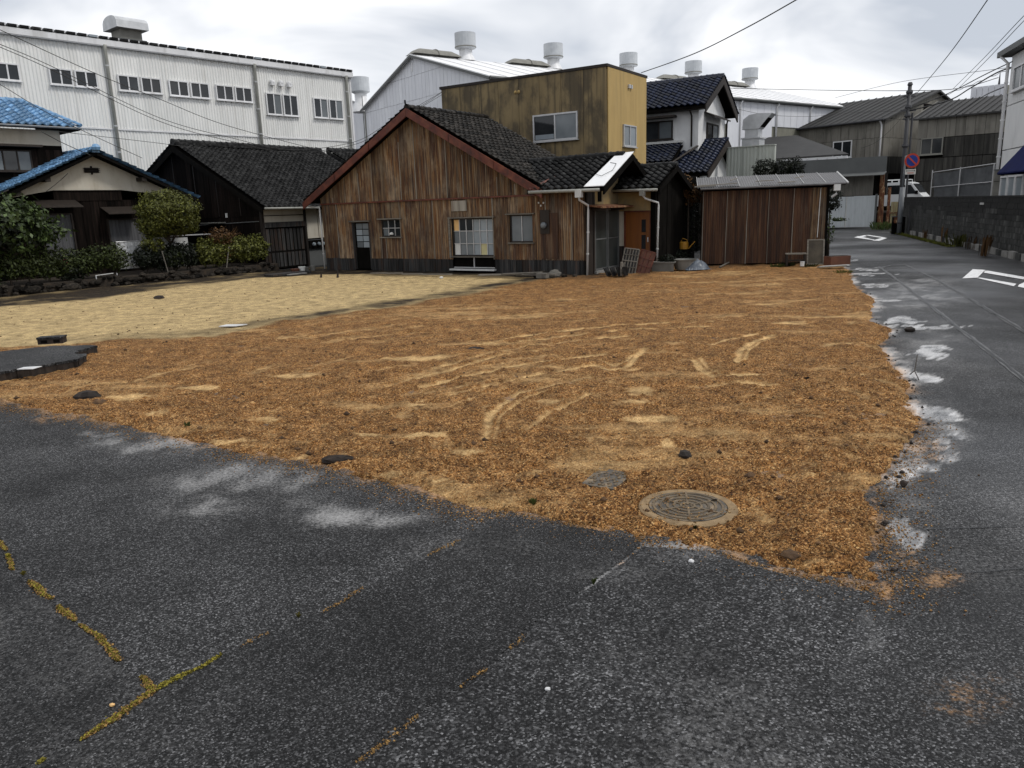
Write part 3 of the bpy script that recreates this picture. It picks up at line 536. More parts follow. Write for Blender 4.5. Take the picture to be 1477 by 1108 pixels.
cc = G(915, 660); rd = np.hypot(X-cc.x, (Y-cc.y)*.8); an = np.arctan2(Y-cc.y, X-cc.x)
rut = .8*fbm(rd*1.0+.25*fbm(X, Y, .8, 3, 90), an*1.3, 4.5, 2, 91)+.7*fbm(rd*2.6+.3*fbm(X, Y, 1.5, 3, 95), an*1.8, 5, 2, 92); zone = np.clip((fbm(X, Y, .45, 3, 93)+.22)*3, 0, 1)*np.clip(1-np.abs(rd-5.5)/5.5, 0, 1)**.5
rutk = np.clip((rut-.22)*3.2, 0, 1)*zone
pale = np.clip(np.maximum(pale, rutk*np.clip(.62+1.1*fbm(X, Y, 10, 3, 94), 0, 1)), 0, 1)*(sy < 0); gro = np.maximum(gro, rutk*.5)-.5*np.clip((-rut-.1)*2, 0, 1)*zone
yel = np.clip(sy/.25+.5, 0, 1)
yel = np.maximum(yel, 0)
g1 = fbm(X, Y, .9, 3, 40); g2 = fbm(X, Y, 5, 3, 41); g3 = vn(X*26, Y*26, 42); g4 = vn(X*60, Y*60, 43)
rough_ = (1-.75*np.clip(pale*1.4, 0, 1))*(1-.6*yel)
Z = np.minimum(sd_*.35, .038)+.03*g1*np.clip(sd_*3, 0, 1)+rough_*(.034*g2+.034*g3*np.clip(16/Y-.7, 0, 1)+.02*g4*np.clip(10/Y-.7, 0, 1)+.03*fbm(X, Y, 2.2, 3, 49))-.025*gro
Z = np.where(sd_ < 0, np.minimum(Z, -.02), Z)+roadz(X, Y)
idx = gridfaces(*X.shape); ok = (sd_[:-1, :-1] > -.06) & (sd_[1:, 1:] > -.06) & (sd_[:-1, 1:] > -.06) & (sd_[1:, :-1] > -.06)
isy = (sy[:-1, :-1] > 0)
dc, dr = G(989, 736), G(873, 695)
for nm, mask in (('gravel_lot', ok & ~isy), ('sand_yard', ok & isy)):
    F = idx[mask]; u, inv = np.unique(F.ravel(), return_inverse=True)
    VV = np.stack([X, Y, Z], -1).reshape(-1, 3)
    # press the gravel down round the covers
    dd = np.hypot(VV[:, 0]-dc.x, VV[:, 1]-dc.y); VV[:, 2] = np.where(dd < .36, np.minimum(VV[:, 2], .006), VV[:, 2])
    dd = np.maximum(np.abs(VV[:, 0]-dr.x), np.abs(VV[:, 1]-dr.y)); VV[:, 2] = np.where(dd < .17, np.minimum(VV[:, 2], .012), VV[:, 2])
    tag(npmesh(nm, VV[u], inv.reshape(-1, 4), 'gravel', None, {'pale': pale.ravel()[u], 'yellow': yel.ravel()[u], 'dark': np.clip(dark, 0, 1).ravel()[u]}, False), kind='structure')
# loose grit and lumps over the gravel: nobody could count them
def scatter(name, n, fn, smin, smax, m, zoff=0, label=None):
    octa = np.array([[1,0,0],[0,1,0],[-1,0,0],[0,-1,0],[0,0,.8],[0,0,-.6]], float); Fo = np.array([[0,1,4],[1,2,4],[2,3,4],[3,0,4],[1,0,5],[2,1,5],[3,2,5],[0,3,5]])
    P = fn(n); n = len(P); s = (smin+(smax-smin)*rng.random(n)**3); a = rng.random(n)*6.28
    B = octa[None]*s[:, None, None]*(.7+.6*rng.random((n, 6, 1))); c, d = np.cos(a)[:, None], np.sin(a)[:, None]
    x = B[..., 0]*c-B[..., 1]*d; y = B[..., 0]*d+B[..., 1]*c; V = np.stack([x+P[:, :1], y+P[:, 1:2], B[..., 2]+P[:, 2:3]+zoff], -1)
    F = (Fo[None]+6*np.arange(n)[:, None, None]).reshape(-1, 3)
    o = npmesh(name, V.reshape(-1, 3), F, m, None, {'rnd': np.repeat(rng.random(n), 6), 'pale': np.repeat(rng.random(n)*.5, 6)}); tag(o, label, name.replace('_', ' '), kind='stuff'); return o
okv = (sd_ > .0) & (sy < 0) & (Y < 20); ii = np.flatnonzero(okv.ravel()); wgt = (1/np.maximum(Y.ravel()[ii], 4)**.3)*np.clip(1-pale.ravel()[ii], .1, 1); wgt /= wgt.sum()
def fg(n):
    k = rng.choice(ii, n, p=wgt); return np.stack([X.ravel()[k], Y.ravel()[k], Z.ravel()[k]], -1)
scatter('gravel_grit', 36000, fg, .0035, .0095, 'gravel', .002, 'brown grit lying loose on the gravel lot')
scatter('soil_lump', 260, fg, .012, .036, 'clod', .008, 'small dark soil lumps strewn over the gravel lot')
ky = np.flatnonzero(((sd_ > .1) & (sy > .1) & (dark < .5)).ravel())
def fy(n):
    k = rng.choice(ky, n); return np.stack([X.ravel()[k], Y.ravel()[k], Z.ravel()[k]], -1)
scatter('dark_pebble', 450, fy, .006, .03, 'clod', .004, 'small dark pebbles scattered over the pale sand')
def fe(n):
    q = np.array(FRONT); k = rng.integers(1, 24, n); t = rng.random(n)[:, None]; p = q[k]*(1-t)+q[k-1]*t+rng.normal(size=(n, 2))*.16
    d, i_ = polydist(p[:, 0], p[:, 1], LOT); p = p[~i_]; return np.stack([p[:, 0], p[:, 1], roadz(p[:, 0], p[:, 1])], -1)
scatter('spilled_grit', 17000, fe, .003, .011, 'gravel', .002, 'grit spilled from the lot over the asphalt edge')
def fr_(n):
    q = np.array(FRONT); k = rng.integers(18, 32, n); t = rng.random(n)[:, None]; p = q[k]*(1-t)+q[k-1]*t+rng.normal(size=(n, 2))*.09+np.array([.03, 0]); return np.stack([p[:, 0], p[:, 1], roadz(p[:, 0], p[:, 1])], -1)
scatter('dark_crumb', 260, fr_, .004, .026, 'slab_side', .01, 'dark asphalt crumbs along the road side edge of the gravel')
def fa(n):
    y = 2.3*(9/2.3)**rng.random(n); x = (rng.random(n)*1.5-.75)*y; d, i_ = polydist(x, y, LOT); x, y = x[~i_], y[~i_]; return np.stack([x, y, roadz(x, y)], -1)
K['chip'] = mat('asphalt_chips', [(.03, .03, .03), (.1, .1, .1), (.4, .38, .35)], (30, 30, 30), .7, rnd=.6)
scatter('stone_chips', 2200, fa, .0015, .0048, 'chip', .001, 'pale stone chips scattered on the asphalt')
# asphalt patches of other ages
def wob(a, b): return .035*vn(a*4, b*4, 81)+.02*vn(a*13, b*13, 82)
def patch(name, poly, m, z=.006):
    P = np.array(poly); n = 26; NG = 210
    mn, mx_ = P.min(0), P.max(0); xs = np.linspace(mn[0], mx_[0], NG); ys = np.linspace(mn[1], mx_[1], NG); A, B = np.meshgrid(xs, ys, indexing='ij')
    D, i_ = polydist(A+wob(A, B), B+wob(B, A), poly); s_ = np.where(i_, D, -D)
    f = gridfaces(NG, NG); good = (s_[:-1, :-1] > 0) & (s_[1:, 1:] > 0) & (s_[:-1, 1:] > 0) & (s_[1:, :-1] > 0); F = f[good]; u, inv = np.unique(F.ravel(), return_inverse=True)
    Vv = np.stack([A, B, roadz(A, B)+z*np.clip(s_*30, .35, 1)], -1).reshape(-1, 3)
    sil = (np.clip(fbm(A, B, 1.1, 4, 77)*.22, 0, 1)+blobs(A, B, SIL)*.5)
    tag(npmesh(name, Vv[u], inv.reshape(-1, 4), m, None, {'silt_glare': sil.ravel()[u]*.6, 'wet': np.zeros(len(u)), 'sand': np.zeros(len(u))}, True), kind='structure')
MA = [(-4.5,6.1),(-3.62,4.98),(-3.15,4.48),(-2.44,3.86),(-2.03,3.5),(-1.76,3.24)]
MBl = [(-1.76,3.24),(-1.52,3.56),(-1.17,3.9),(-.41,4.83),(-.2,5.2)]
MC = [(-1.76,3.24),(-1.94,2.91),(-2.03,2.77),(-2.4,2.2)]
MD = [(-1.3,1.9),(-.68,2.71),(-.48,2.98),(-.18,3.33),(.03,3.63),(.52,4.26),(.83,4.66)]
patch('asphalt_strip', MBl+[(.0,5.22),(.4,5.0),(.8,4.8)]+MD[::-1]+[(-3.2,1.9)]+MC[::-1][:-1], 'asphalt_smooth')
patch('asphalt_patch', MA+MC[1:]+[(-6,2.2),(-8,6.1)], 'asphalt_smooth', .005)
patch('asphalt_apron', MD+[(1.2,4.55),(1.6,4.2),(2.02,3.95),(1.75,3.6),(1.5,3.3),(1.35,2.9),(1.2,1.9)], 'asphalt_coarse', .007)
# moss in the joints
def moss(name, lines, dens, m, w=.018, h=.012):
    P = []
    for l in lines:
        for a, b in zip(l[:-1], l[1:]):
            a, b = np.array(a), np.array(b); k = int(np.linalg.norm(b-a)*dens); t = rng.random(k)[:, None]; q = a*(1-t)+b*t
            dn = vn(q[:, 0]*7, q[:, 1]*7, 50)+.5; keep_ = dn > .42; q = q[keep_]; P.append(q+rng.normal(size=q.shape)*w*(dn[keep_][:, None]**1.5)*1.3)
    P = np.concatenate(P); P = P-np.stack([wob(P[:, 0], P[:, 1]), wob(P[:, 1], P[:, 0])], 1); k = len(P); z = roadz(P[:, 0], P[:, 1])+rng.random(k)*h
    P3 = np.stack([P[:, 0], P[:, 1], z], -1); n = rng.normal(size=(k, 3)); n[:, 2] = abs(n[:, 2])+.6; n /= np.linalg.norm(n, axis=1)[:, None]; a = np.cross(n, rng.normal(size=(k, 3))); a /= np.linalg.norm(a, axis=1)[:, None]; b = np.cross(n, a); s = .0045*(.6+rng.random(k))[:, None]
    V = np.stack([P3-a*s, P3+b*s, P3+a*s, P3-b*s], 1); return npmesh(name, V.reshape(-1, 3), np.arange(4*k).reshape(-1, 4), m, None, {'rnd': np.repeat(rng.random(k), 4)})
tag(moss('moss', [MA, MC[:3], MBl[:2]], 2500, 'moss', .009), 'yellow green moss growing in the asphalt joint at the lower left', 'moss', kind='stuff')
tag(moss('moss', [MBl[1:4], MD[1:5]], 420, 'moss_brown', .012), 'thin brown moss in the long joints of the asphalt strip', 'moss', kind='stuff')
tag(moss('moss', [MA, MC[:2]], 2200, 'moss_brown', .014), 'dry brown moss fringing the joint at the lower left', 'moss', kind='stuff')
def weed(px, py, r, h, n, label, m='leaf_mid'):
    c = G(px, py); V = []; F = []; z0 = roadz(np.array([c.x]), np.array([c.y]))[0]
    for i in range(n):
        a = random.uniform(0, 6.28); l = random.uniform(.5, 1); ro = random.uniform(0, .75 if r > .2 else .04)*r; hs_ = random.uniform(.35, 1.1)*h; l *= .35+.65*random.random(); bx, by = c.x+ro*math.cos(a), c.y+ro*math.sin(a); tx, ty = bx+r*.5*l*math.cos(a)+.1*h, by+r*.5*l*math.sin(a); w = .004+.03*h
        nx, ny = -math.sin(a)*w, math.cos(a)*w; k = len(V); zz = z0+.01
        V += [(bx-nx*.5, by-ny*.5, zz), (bx+nx*.5, by+ny*.5, zz), ((bx+tx)/2+nx, (by+ty)/2+ny, zz+hs_*.8), (tx, ty, zz+hs_), ((bx+tx)/2-nx, (by+ty)/2-ny, zz+hs_*.8)]; F.append((k, k+1, k+2, k+3, k+4))
    me = bpy.data.meshes.new('weed'); me.from_pydata(V, [], F); me.materials.append(K[m]); tag(link('weed', me), label, 'weed', 'weeds at the asphalt edge')
weed(856,846,.05,.04,26,'small dark weed tuft alone on the asphalt below the round cover')
weed(768,734,.09,.07,30,'green weed tuft at the gravel edge left of the square cover')
weed(271,621,.14,.09,34,'green grass tuft at the gravel edge on the left')
weed(431,893,.05,.03,20,'tiny yellow green weed on the asphalt joint in the lower left','moss')
weed(1003,768,.06,.04,18,'tiny weed touching the near rim of the round manhole cover')
weed(104,588,.15,.05,24,'low weed beside the broken asphalt on the far left')
weed(12,805,.06,.025,30,'yellow moss cushion at the far left end of the joint','moss'); weed(34,832,.06,.03,34,'bright yellow green cushion second along the left joint','moss')
# covers
mh = frame('manhole_cover', 'round cast iron manhole cover with ring pattern in a sandy concrete collar', 'manhole cover', G(992,736)[:2], 20, z=.02)
MB().lathe([(.285,0),(.285,.012),(.335,.014),(.355,.004),(.36,-.03)], n=48).build('collar', 'collar', mh)
MB().lathe([(.0001,.014),(.279,.014),(.279,-.01)][::-1], n=48).build('cover_plate', 'iron', mh)
for r_ in (.05,.1,.15,.2,.25): MB().lathe([(r_-.011,.0145),(r_-.009,.021),(r_+.006,.021),(r_+.008,.0145)], n=48, cap=False).build('ring_ridge', 'iron_pale', mh)
for k in range(6):
    a = k*math.pi/3; c_, s_ = math.cos(a), math.sin(a); MB().plate([(.02*c_-.008*s_, .02*s_+.008*c_, .0143), (.27*c_-.008*s_, .27*s_+.008*c_, .0143), (.27*c_+.008*s_, .27*s_-.008*c_, .0143), (.02*c_+.008*s_, .02*s_-.008*c_, .0143)], (0, 0, .007)).build('spoke', 'iron_pale', mh)
MB().box(.2,.25,-.012,.012,.0215,.0225).build('lifting_slot', 'black', mh)
gq = [G(838,703),G(866,679),G(912,688),G(886,711)]
c0 = sum(gq, Vector())/4; gr = frame('square_cover', 'small rusty rectangular cover half buried in gravel left of the manhole', 'drain cover', c0[:2], 0, z=.022)
q2 = [(p.x-c0.x, p.y-c0.y) for p in gq]; MB().slab(q2, -.02, .008).build('cover_plate', 'iron', gr)
A_, B_, C_, D_ = [Vector((*p, 0)) for p in q2]
for i in range(1, 8):
    for j in range(1, 10):
        if random.random() < .25: continue
        p = A_.lerp(B_, i/8).lerp(D_.lerp(C_, i/8), j/10); e1 = (B_-A_)*.045; e2 = (D_-A_)*(.03)
        if j == 1 or j == 9 or i in (1, 7) or (i+j) % 2: MB().plate([p-e1-e2, p+e1-e2, p+e1+e2, p-e1+e2], (0, 0, .006)).build('stud', 'iron_pale', gr).location.z = .0085
# broken asphalt slab at the left
sl_ = frame('broken_slab', 'raised broken asphalt slab with dark crumbling edge at the left of the lot', 'asphalt slab', (-7.4, 11.6), 0)
sp = [(-12.5,10.6),(-8.9,12.3),(-8.47,12.51),(-7.84,12.95),(-7.0,12.8),(-7.1,12.35),(-6.95,12.05),(-6.72,11.95),(-6.62,11.6),(-6.75,11.4),(-7.0,11.05),(-7.2,10.8),(-7.35,10.6),(-7.3,10.3),(-7.6,9.9),(-9.5,9.6),(-12.5,8.6)]
sp = [(x+7.4, y-11.6) for x, y in sp]
def jag(P, k=6, a=.035):
    o = []
    for i in range(len(P)):
        p, q = P[i], P[(i+1) % len(P)]
        for t in range(k): o.append((p[0]+(q[0]-p[0])*t/k+random.uniform(-a, a), p[1]+(q[1]-p[1])*t/k+random.uniform(-a, a)))
    return o
jp = jag(sp); MB().slab(jp, .13, .165).build('asphalt_crust', 'asphalt_coarse', sl_); MB().slab([(x*.985, y*.985) for x, y in jp], -.1, .129).build('base_course', 'slab_side', sl_)
c = G(76,495,.165); bl = frame('concrete_block', 'dark rectangular concrete block lying on the broken slab', 'concrete block', c[:2], 12, z=.165)
MB().box(-.2,.2,-.1,.1,0,.09).build('block_body', 'slab_side', bl); MB().box(-.21,.21,-.11,.11,.0915,.12).build('block_top', 'asphalt_coarse', bl)
for x in (-.1, .1): MB().box(x-.05,x+.05,-.103,-.1,.02,.07).build('block_hole', 'black', bl)
for (px, py, rx, ry, rz, m, lb) in [(128,577,.2,.09,.1,'slab_side','dark broken asphalt chunk standing in the gravel near the left edge'),(146,585,.1,.08,.05,'clod','brown stone beside the dark asphalt chunk at left'),(230,432,.16,.12,.09,'slab_side','small dark heap on the pale sand below the topiary tree'),(988,663,.07,.06,.06,'slab_side','dark clod on the gravel above the round manhole cover'),(1165,553,.07,.05,.05,'stone','pale rounded stone on the right part of the gravel'),(1140,808,.07,.06,.035,'clod','orange clay lump at the lower right edge of the gravel'),(687,507,.14,.1,.05,'slab_side','dark clod in the middle of the gravel among the tyre tracks'),(1303,703,.03,.03,.03,'slab_side','dark pebble by the road edge'),(1312,478,.1,.08,.05,'slab_side','dark asphalt crumb at the road edge beside the puddles'),(490,668,.16,.05,.05,'slab_side','dark asphalt crumb at the front edge of the gravel'),(997,812,.02,.02,.012,'plastic_white','white pebble on the asphalt under the manhole'),(1082,692,.05,.04,.03,'clod','brown clod right of the manhole cover'),(1105,712,.035,.03,.025,'clod','small brown clod nearest the right of the manhole cover'),(790,997,.014,.01,.008,'plastic_white','white stone chip alone on the lower middle asphalt'),(162,1020,.014,.01,.008,'amber','orange chip on the asphalt patch at the lower left')]:
    p = G(px, py); tag(lumprock(p.x, p.y, .03 if rz > .02 else .012, rx, ry, rz, MB(), 9, 5).build('clod' if m != 'stone' else 'stone', m), lb, 'lump' if m != 'stone' else 'stone')
p = G(335,474); tag(MB().plate([(p.x-.25,p.y-.05,.05),(p.x+.1,p.y-.08,.05),(p.x+.28,p.y+.1,.055),(p.x-.15,p.y+.1,.06)],(0,0,.015)).build('paper_scrap','plastic_white'),'white scrap lying between the pale sand and the brown gravel','scrap')
p = G(40,529,.2); tag(MB().plate([(p.x-.13,p.y-.05,.17),(p.x+.1,p.y-.06,.17),(p.x+.14,p.y+.1,.175),(p.x-.1,p.y+.07,.175)],(0,0,.01)).build('paper_scrap','plastic_white'),'white scrap lying on the broken slab at left','scrap')
a_ = [G(1323,515),G(1319,540),G(1312,548)]; b_ = [G(1319,540),G(1325,553)]; tw = MB().tube([(q.x,q.y,.03+.02*i) for i,q in enumerate(a_)],.007,5); tw.tube([(q.x,q.y,.04) for q in b_],.006,5); tag(tw.build('twig','bark'),'forked bare twig at the road edge beside the puddles','twig')
# road joints and painted marks
def strip(name, line, w, m, z, lab=None, cat=None, kind='structure'):
    P = [G(*q) for q in line] if len(line[0]) == 2 else line; Q = []
    for a, b in zip(P[:-1], P[1:]):
        k = max(2, int((b-a).length/.25)); Q += [a.lerp(b, i/k) for i in range(k)]
    Q.append(P[-1]); vs = []; fs = []
    for i, q in enumerate(Q):
        d = (Q[min(i+1, len(Q)-1)]-Q[max(i-1, 0)]); n = Vector((-d.y, d.x, 0)).normalized(); ww = w*random.uniform(.7, 1.25)/2
        zz = roadz(np.array([q.x]), np.array([q.y]))[0]+z; o = random.uniform(-.008, .008); vs += [(q.x+n.x*(ww+o), q.y+n.y*(ww+o), zz), (q.x-n.x*(ww-o), q.y-n.y*(ww-o), zz)]
    fs = [(2*i, 2*i+1, 2*i+3, 2*i+2) for i in range(len(Q)-1)]; me = bpy.data.meshes.new(name); me.from_pydata(vs, [], fs); me.materials.append(K[m]); return tag(link(name, me), lab, cat, kind=kind)
J1 = [(1268,385),(1300,408),(1340,440),(1400,487),(1477,548),(1560,612)]; J2 = [(1308,383),(1350,403),(1400,432),(1477,478),(1560,528)]
for J in (J1, J2): strip('joint_silt', J, .085, 'joint_edge', .006); strip('road_joint', J, .035, 'joint', .01)
strip('road_joint', [(1268,387),(1285,383),(1308,382)], .1, 'joint', .01); strip('joint_silt', [(1240,388),(1268,387),(1308,386)], .12, 'joint_edge', .006)
strip('road_crack', [(1200,828),(1290,822),(1370,830),(1477,820)], .009, 'joint', .008); strip('road_crack', [(1330,765),(1400,762),(1477,760)], .008, 'joint', .008)
def mark(polys, lab):
    r_ = frame('road_marking', lab, 'road marking', (0, 0), 0)
    for pl in polys:
        P = [G(*q) for q in pl]; me = bpy.data.meshes.new('painted_stroke'); me.from_pydata([(q.x, q.y, roadz(np.array([q.x]), np.array([q.y]))[0]+.012) for q in P], [], [tuple(range(len(P)))]); me.materials.append(K['marking']); link('painted_stroke', me, r_)
mark([[(1388,402),(1403,389),(1421,390),(1410,401)],[(1421,391),(1425,391),(1477,400),(1477,404),(1419,394)],[(1409,401.5),(1414,401),(1466,410),(1462,413.5)],[(1470,411),(1477,408),(1490,412),(1486,418),(1468,414)],[(1477,400),(1540,408),(1536,413),(1477,404)]], 'worn white painted figure on the road in front of the block wall')
mark([[(1232,343),(1238,340.8),(1262,346.4),(1268,348)],[(1232,343),(1247,339.5),(1250,341),(1240,343.5)],[(1247,339.5),(1253,339.3),(1278,343),(1272,343.6)],[(1258,347.3),(1273,343.2),(1280,343.7),(1268,348)]], 'small worn white painted square on the road before the white gate')

# ================= BUILDINGS =================
from contextlib import contextmanager
XF = [None]
def link(name, me, par=None, mtx=None):
    o = bpy.data.objects.new(name, me); C.objects.link(o)
    if par: o.parent = par
    if XF[0] is not None and par is not None and par.parent is None: mtx = XF[0] @ (mtx if mtx is not None else Matrix())
    if mtx is not None: o.matrix_basis = mtx
    return o
@contextmanager
def turned(side, u0, v0=0):
    """right: x runs along v, outside is +u; left: x runs along -v, outside is -u"""
    a = math.pi/2 if side == 'right' else -math.pi/2
    XF[0] = Matrix.Translation((u0, v0, 0)) @ Matrix.Rotation(a, 4, 'Z'); yield; XF[0] = None
def Bx(name, m, par, *a): return MB().box(*a).build(name, m, par)
def pipe(name, m, par, pts, r=.035, brackets=True):
    o = MB().tube(pts, r, 8).build(name, m, par, smooth=True)
    if brackets:
        a, b = Vector(pts[-2]), Vector(pts[-1]); n = max(2, int(abs(a.z-b.z)/.55))
        for i in range(1, n): 
            q = a.lerp(b, i/n); MB().lathe([(r*1.3, q.z-.02), (r*1.3, q.z+.02)], q.x, q.y, 8).build('pipe_bracket', m, o)
    return o
# ---------- rusty corrugated house ----------
hs = frame('corrugated_house', 'rusty corrugated iron gabled house with red barge boards and dark tile roof', 'house', (-7.15, 30.57), -33)
rl = lambda u: 5.5-.548*abs(u-4.86)
Bx('inner_wall', 'black', hs, .05, 9.7, .14, 4.2, 0, 2.6); MB().prism([(.05, 2.6), (9.7, 2.6), (4.86, 5.35)], .14, 4.2).build('inner_gable', 'black', hs); Bx('inner_wall', 'black', hs, 9.7, 11.44, .14, 3.2, 0, 2.62)
cols = [-.04, .76, 1.52, 2.38, 2.97, 3.93, 4.7, 5.46, 6.22, 7.1, 8.0, 8.63, 9.57, 10.05, 10.55, 11.0, 11.48]
hole = {(1.52, 2.38): (.1, 1.86), (2.97, 3.93): (1.3, 1.95), (6.22, 7.1): (.17, 1.92), (7.1, 8.0): (.17, 1.92), (8.63, 9.57): (1.05, 2.0)}
for i, (a, b) in enumerate(zip(cols[:-1], cols[1:])):
    h = hole.get((a, b)); y = -.012*(i % 2)-random.uniform(0, .006); top = 2.6 if b < 9.6 else 2.66
    m_ = 'rust_sheet' if random.random() < .9 or b > 9.6 else 'grey_sheet'; n_ = 'corrugated_sheet'
    segs = [(.5, top)] if not h else [(max(h[1], .5), top)]+([(.5, h[0])] if h[0] > .5 else [])
    for z0, z1 in segs:
        corr(n_, m_, hs, a-.02, b+.02, z0, z1, y, tilt=random.uniform(-.01, .01))
    if not (h and h[0] < .5):
        k = int((b-a)/.2)
        for q in range(k):
            w0 = a+(b-a)*q/k; Bx('base_board', 'board_grey', hs, w0+.006, w0+(b-a)/k-.006, -.005-random.uniform(0, .012), .03, .04+random.uniform(-.02, .02), .52)
g2 = [-.04+.69*i for i in range(15)]
for i, (a, b) in enumerate(zip(g2[:-1], g2[1:])):
    b = min(b, 9.72)
    if b > a+.2: corr('corrugated_sheet', 'rust_sheet', hs, a-.02, b+.02, 2.58, (lambda u: max(2.6, rl(u)-.02)), -.03-.012*(i % 2), tilt=random.uniform(-.015, .0))
for i, u in enumerate(g2[1:-1]):
    if i % 3 != 1 and rl(u) > 2.9: Bx('lap_edge', 'grey_sheet', hs, u-.014, u+.01, -.064, -.05, 2.62, rl(u)-random.uniform(.05, .5))
for u in (.76, 3.2, 3.93, 5.46, 8.0, 10.05, 11.0, 2.97): Bx('lap_edge', 'grey_sheet', hs, u-.012, u+.01, -.04, -.026, .52, 1.3 if u in (2.97, 3.2) else 2.55)
Bx('patch_sheet', 'grey_sheet', hs, 6.3, 6.95, -.045, -.03, 2.15, 2.5); Bx('patch_sheet', 'rust_shed', hs, 9.85, 10.5, -.04, -.025, .55, 2.0)
Bx('drip_board', 'barge', hs, -.05, 9.72, -.075, -.05, 2.55, 2.6)
# door and windows
dr = Bx('door', 'black', hs, 1.58, 2.34, .06, .11, .12, 1.84)
Bx('door_frame', 'board_grey', hs, 1.5, 1.575, -.03, .12, .1, 1.86); Bx('door_frame', 'board_grey', hs, 2.345, 2.4, -.03, .12, .1, 1.86); Bx('door_head', 'timber', hs, 1.4, 2.45, -.09, .06, 1.87, 1.92)
for i in range(2):
    for j in range(4):
        Bx('pane', 'glass_frost' if j < 3 and (i+j) % 3 else 'glass_grey', dr, 1.66+.33*i, 1.96+.33*i, .045, .058, .92+.23*j, 1.12+.23*j)
def sashwin(u0, u1, z0, z1, nx, nz, gl, nm='window', v=.05, head=True):
    f = MB().box(u0, u1, v-.03, v+.04, z1-.04, z1).box(u0, u1, v-.03, v+.04, z0, z0+.04).box(u0, u0+.04, v-.028, v+.04, z0+.04, z1-.04).box(u1-.04, u1, v-.028, v+.04, z0+.04, z1-.04).build(nm, 'darkwood', hs)
    for i in range(1, nx): MB().box(u0+(u1-u0)*i/nx-.011, u0+(u1-u0)*i/nx+.011, v-.02, v+.01, z0+.04, z1-.04).build('glazing_bar', 'alu', f)
    for j in range(1, nz): MB().box(u0+.04, u1-.04, v-.017, v+.008, z0+(z1-z0)*j/nz-.01, z0+(z1-z0)*j/nz+.01).build('glazing_bar', 'alu', f)
    for i in range(nx):
        for j in range(nz): Bx('pane', gl(i, j), f, u0+(u1-u0)*i/nx+.013, u0+(u1-u0)*(i+1)/nx-.013, v+.012, v+.02, z0+(z1-z0)*j/nz+.012, z0+(z1-z0)*(j+1)/nz-.012)
    if head: Bx('head_board', 'timber', f, u0-.12, u1+.1, -.1, -.02, z1+.005, z1+.045)
    Bx('sill', 'timber', f, u0-.05, u1+.05, -.09, 0, z0-.045, z0-.005); return f
sashwin(2.98, 3.92, 1.31, 1.93, 3, 2, lambda i, j: 'glass_grey' if (i+j) % 4 == 0 else 'glass'); MB().lathe([(.0001, 1.37), (.1, 1.38), (.11, 1.42), (.05, 1.47), (.0001, 1.48)], 3.4, .1, 10).build('bag_inside', 'paper', hs)
big = sashwin(6.26, 7.98, .62, 1.9, 6, 3, lambda i, j: ('amber' if (i, j) == (0, 2) else 'paper' if (i, j) == (0, 0) else 'glass' if i < 3 and j == 2 else 'glass_grey' if i < 3 else 'yellowpane' if (i, j) == (4, 0) else 'glass_frost'))
Bx('lower_panel', 'black', hs, 6.26, 7.98, .06, .1, .2, .6); Bx('lower_rail', 'alu', hs, 7.1, 7.13, .02, .06, .22, .6); Bx('threshold', 'pipe', hs, 6.15, 8.05, -.14, .1, .13, .185); Bx('rail', 'alu', hs, 6.26, 7.98, .0, .05, .215, .24)
Bx('post', 'timber', hs, 6.14, 6.21, -.08, .05, .55, 1.95)
sashwin(8.65, 9.55, 1.08, 1.97, 2, 1, lambda i, j: 'glass_grey')
# electricity meter and insulators
Bx('meter_board', 'darkwood', hs, 9.86, 10.2, -.07, -.045, 1.35, 2.1); MB().lathe([(.085, 0), (.1, .03), (.1, .09), (.06, .13), (.0001, .135)], 0, 0, 14).build('electricity_meter', 'glass_grey', hs).matrix_basis = Matrix.Translation((10.02, -.07, 1.62)) @ Matrix.Rotation(math.pi/2, 4, 'X')
for x, z in ((9.82, 2.33), (10.0, 2.32), (9.9, 2.24)): MB().lathe([(.02, z-.03), (.032, z), (.015, z+.03)], x, -.06, 8).build('insulator', 'paper', hs)
# roof
def deck(par, P, t=-.06, m='black', n='roof_deck'): return MB().plate(P, (0, 0, t)).build(n, m, par)
deck(hs, [(10.15, -.36, 2.72), (10.15, 4.45, 2.72), (4.86, 4.45, 5.6), (4.86, -.36, 5.6)]); deck(hs, [(-.5, -.36, 2.68), (4.86, -.36, 5.6), (4.86, 4.45, 5.6), (-.5, 4.45, 2.68)])
tiles(hs, (10.2, -.36, 2.70), (0, 1, 0), (-1, 0, .545), 4.85, 6.05, 'tile_brown', .27, .24, parts=False)
tiles(hs, (-.55, 4.45, 2.66), (0, -1, 0), (1, 0, .545), 4.85, 6.1, 'tile_brown', .27, .24, parts=False)
ridge(hs, (4.86, -.4, 5.66), (4.86, 4.45, 5.7), 'tile_brown', .11, .3)
def bargeseg(p, q, w=.27, m='barge', y0=-.46, y1=-.41, n=3):
    for i in range(n):
        a = Vector(p).lerp(Vector(q), i/n); b = Vector(p).lerp(Vector(q), (i+1)/n-.004)
        MB().prism([(a.x, a.y-w), (b.x, b.y-w), (b.x, b.y), (a.x, a.y)] if a.x < b.x else [(b.x, b.y-w), (a.x, a.y-w), (a.x, a.y), (b.x, b.y)], y0-.006*i, y1-.006*i).build('barge_board', m, hs)
bargeseg((4.855, 5.64), (-.6, 2.66)); bargeseg((4.865, 5.64), (10.2, 2.72)); bargeseg((4.865, 5.68), (10.1, 2.86), .2, 'barge', 4.46, 4.5)
MB().tube([(4.86, -.44, 5.7), (4.86, -.46, 5.9)], .03, 6).build('ridge_finial', 'tile_dark', hs)
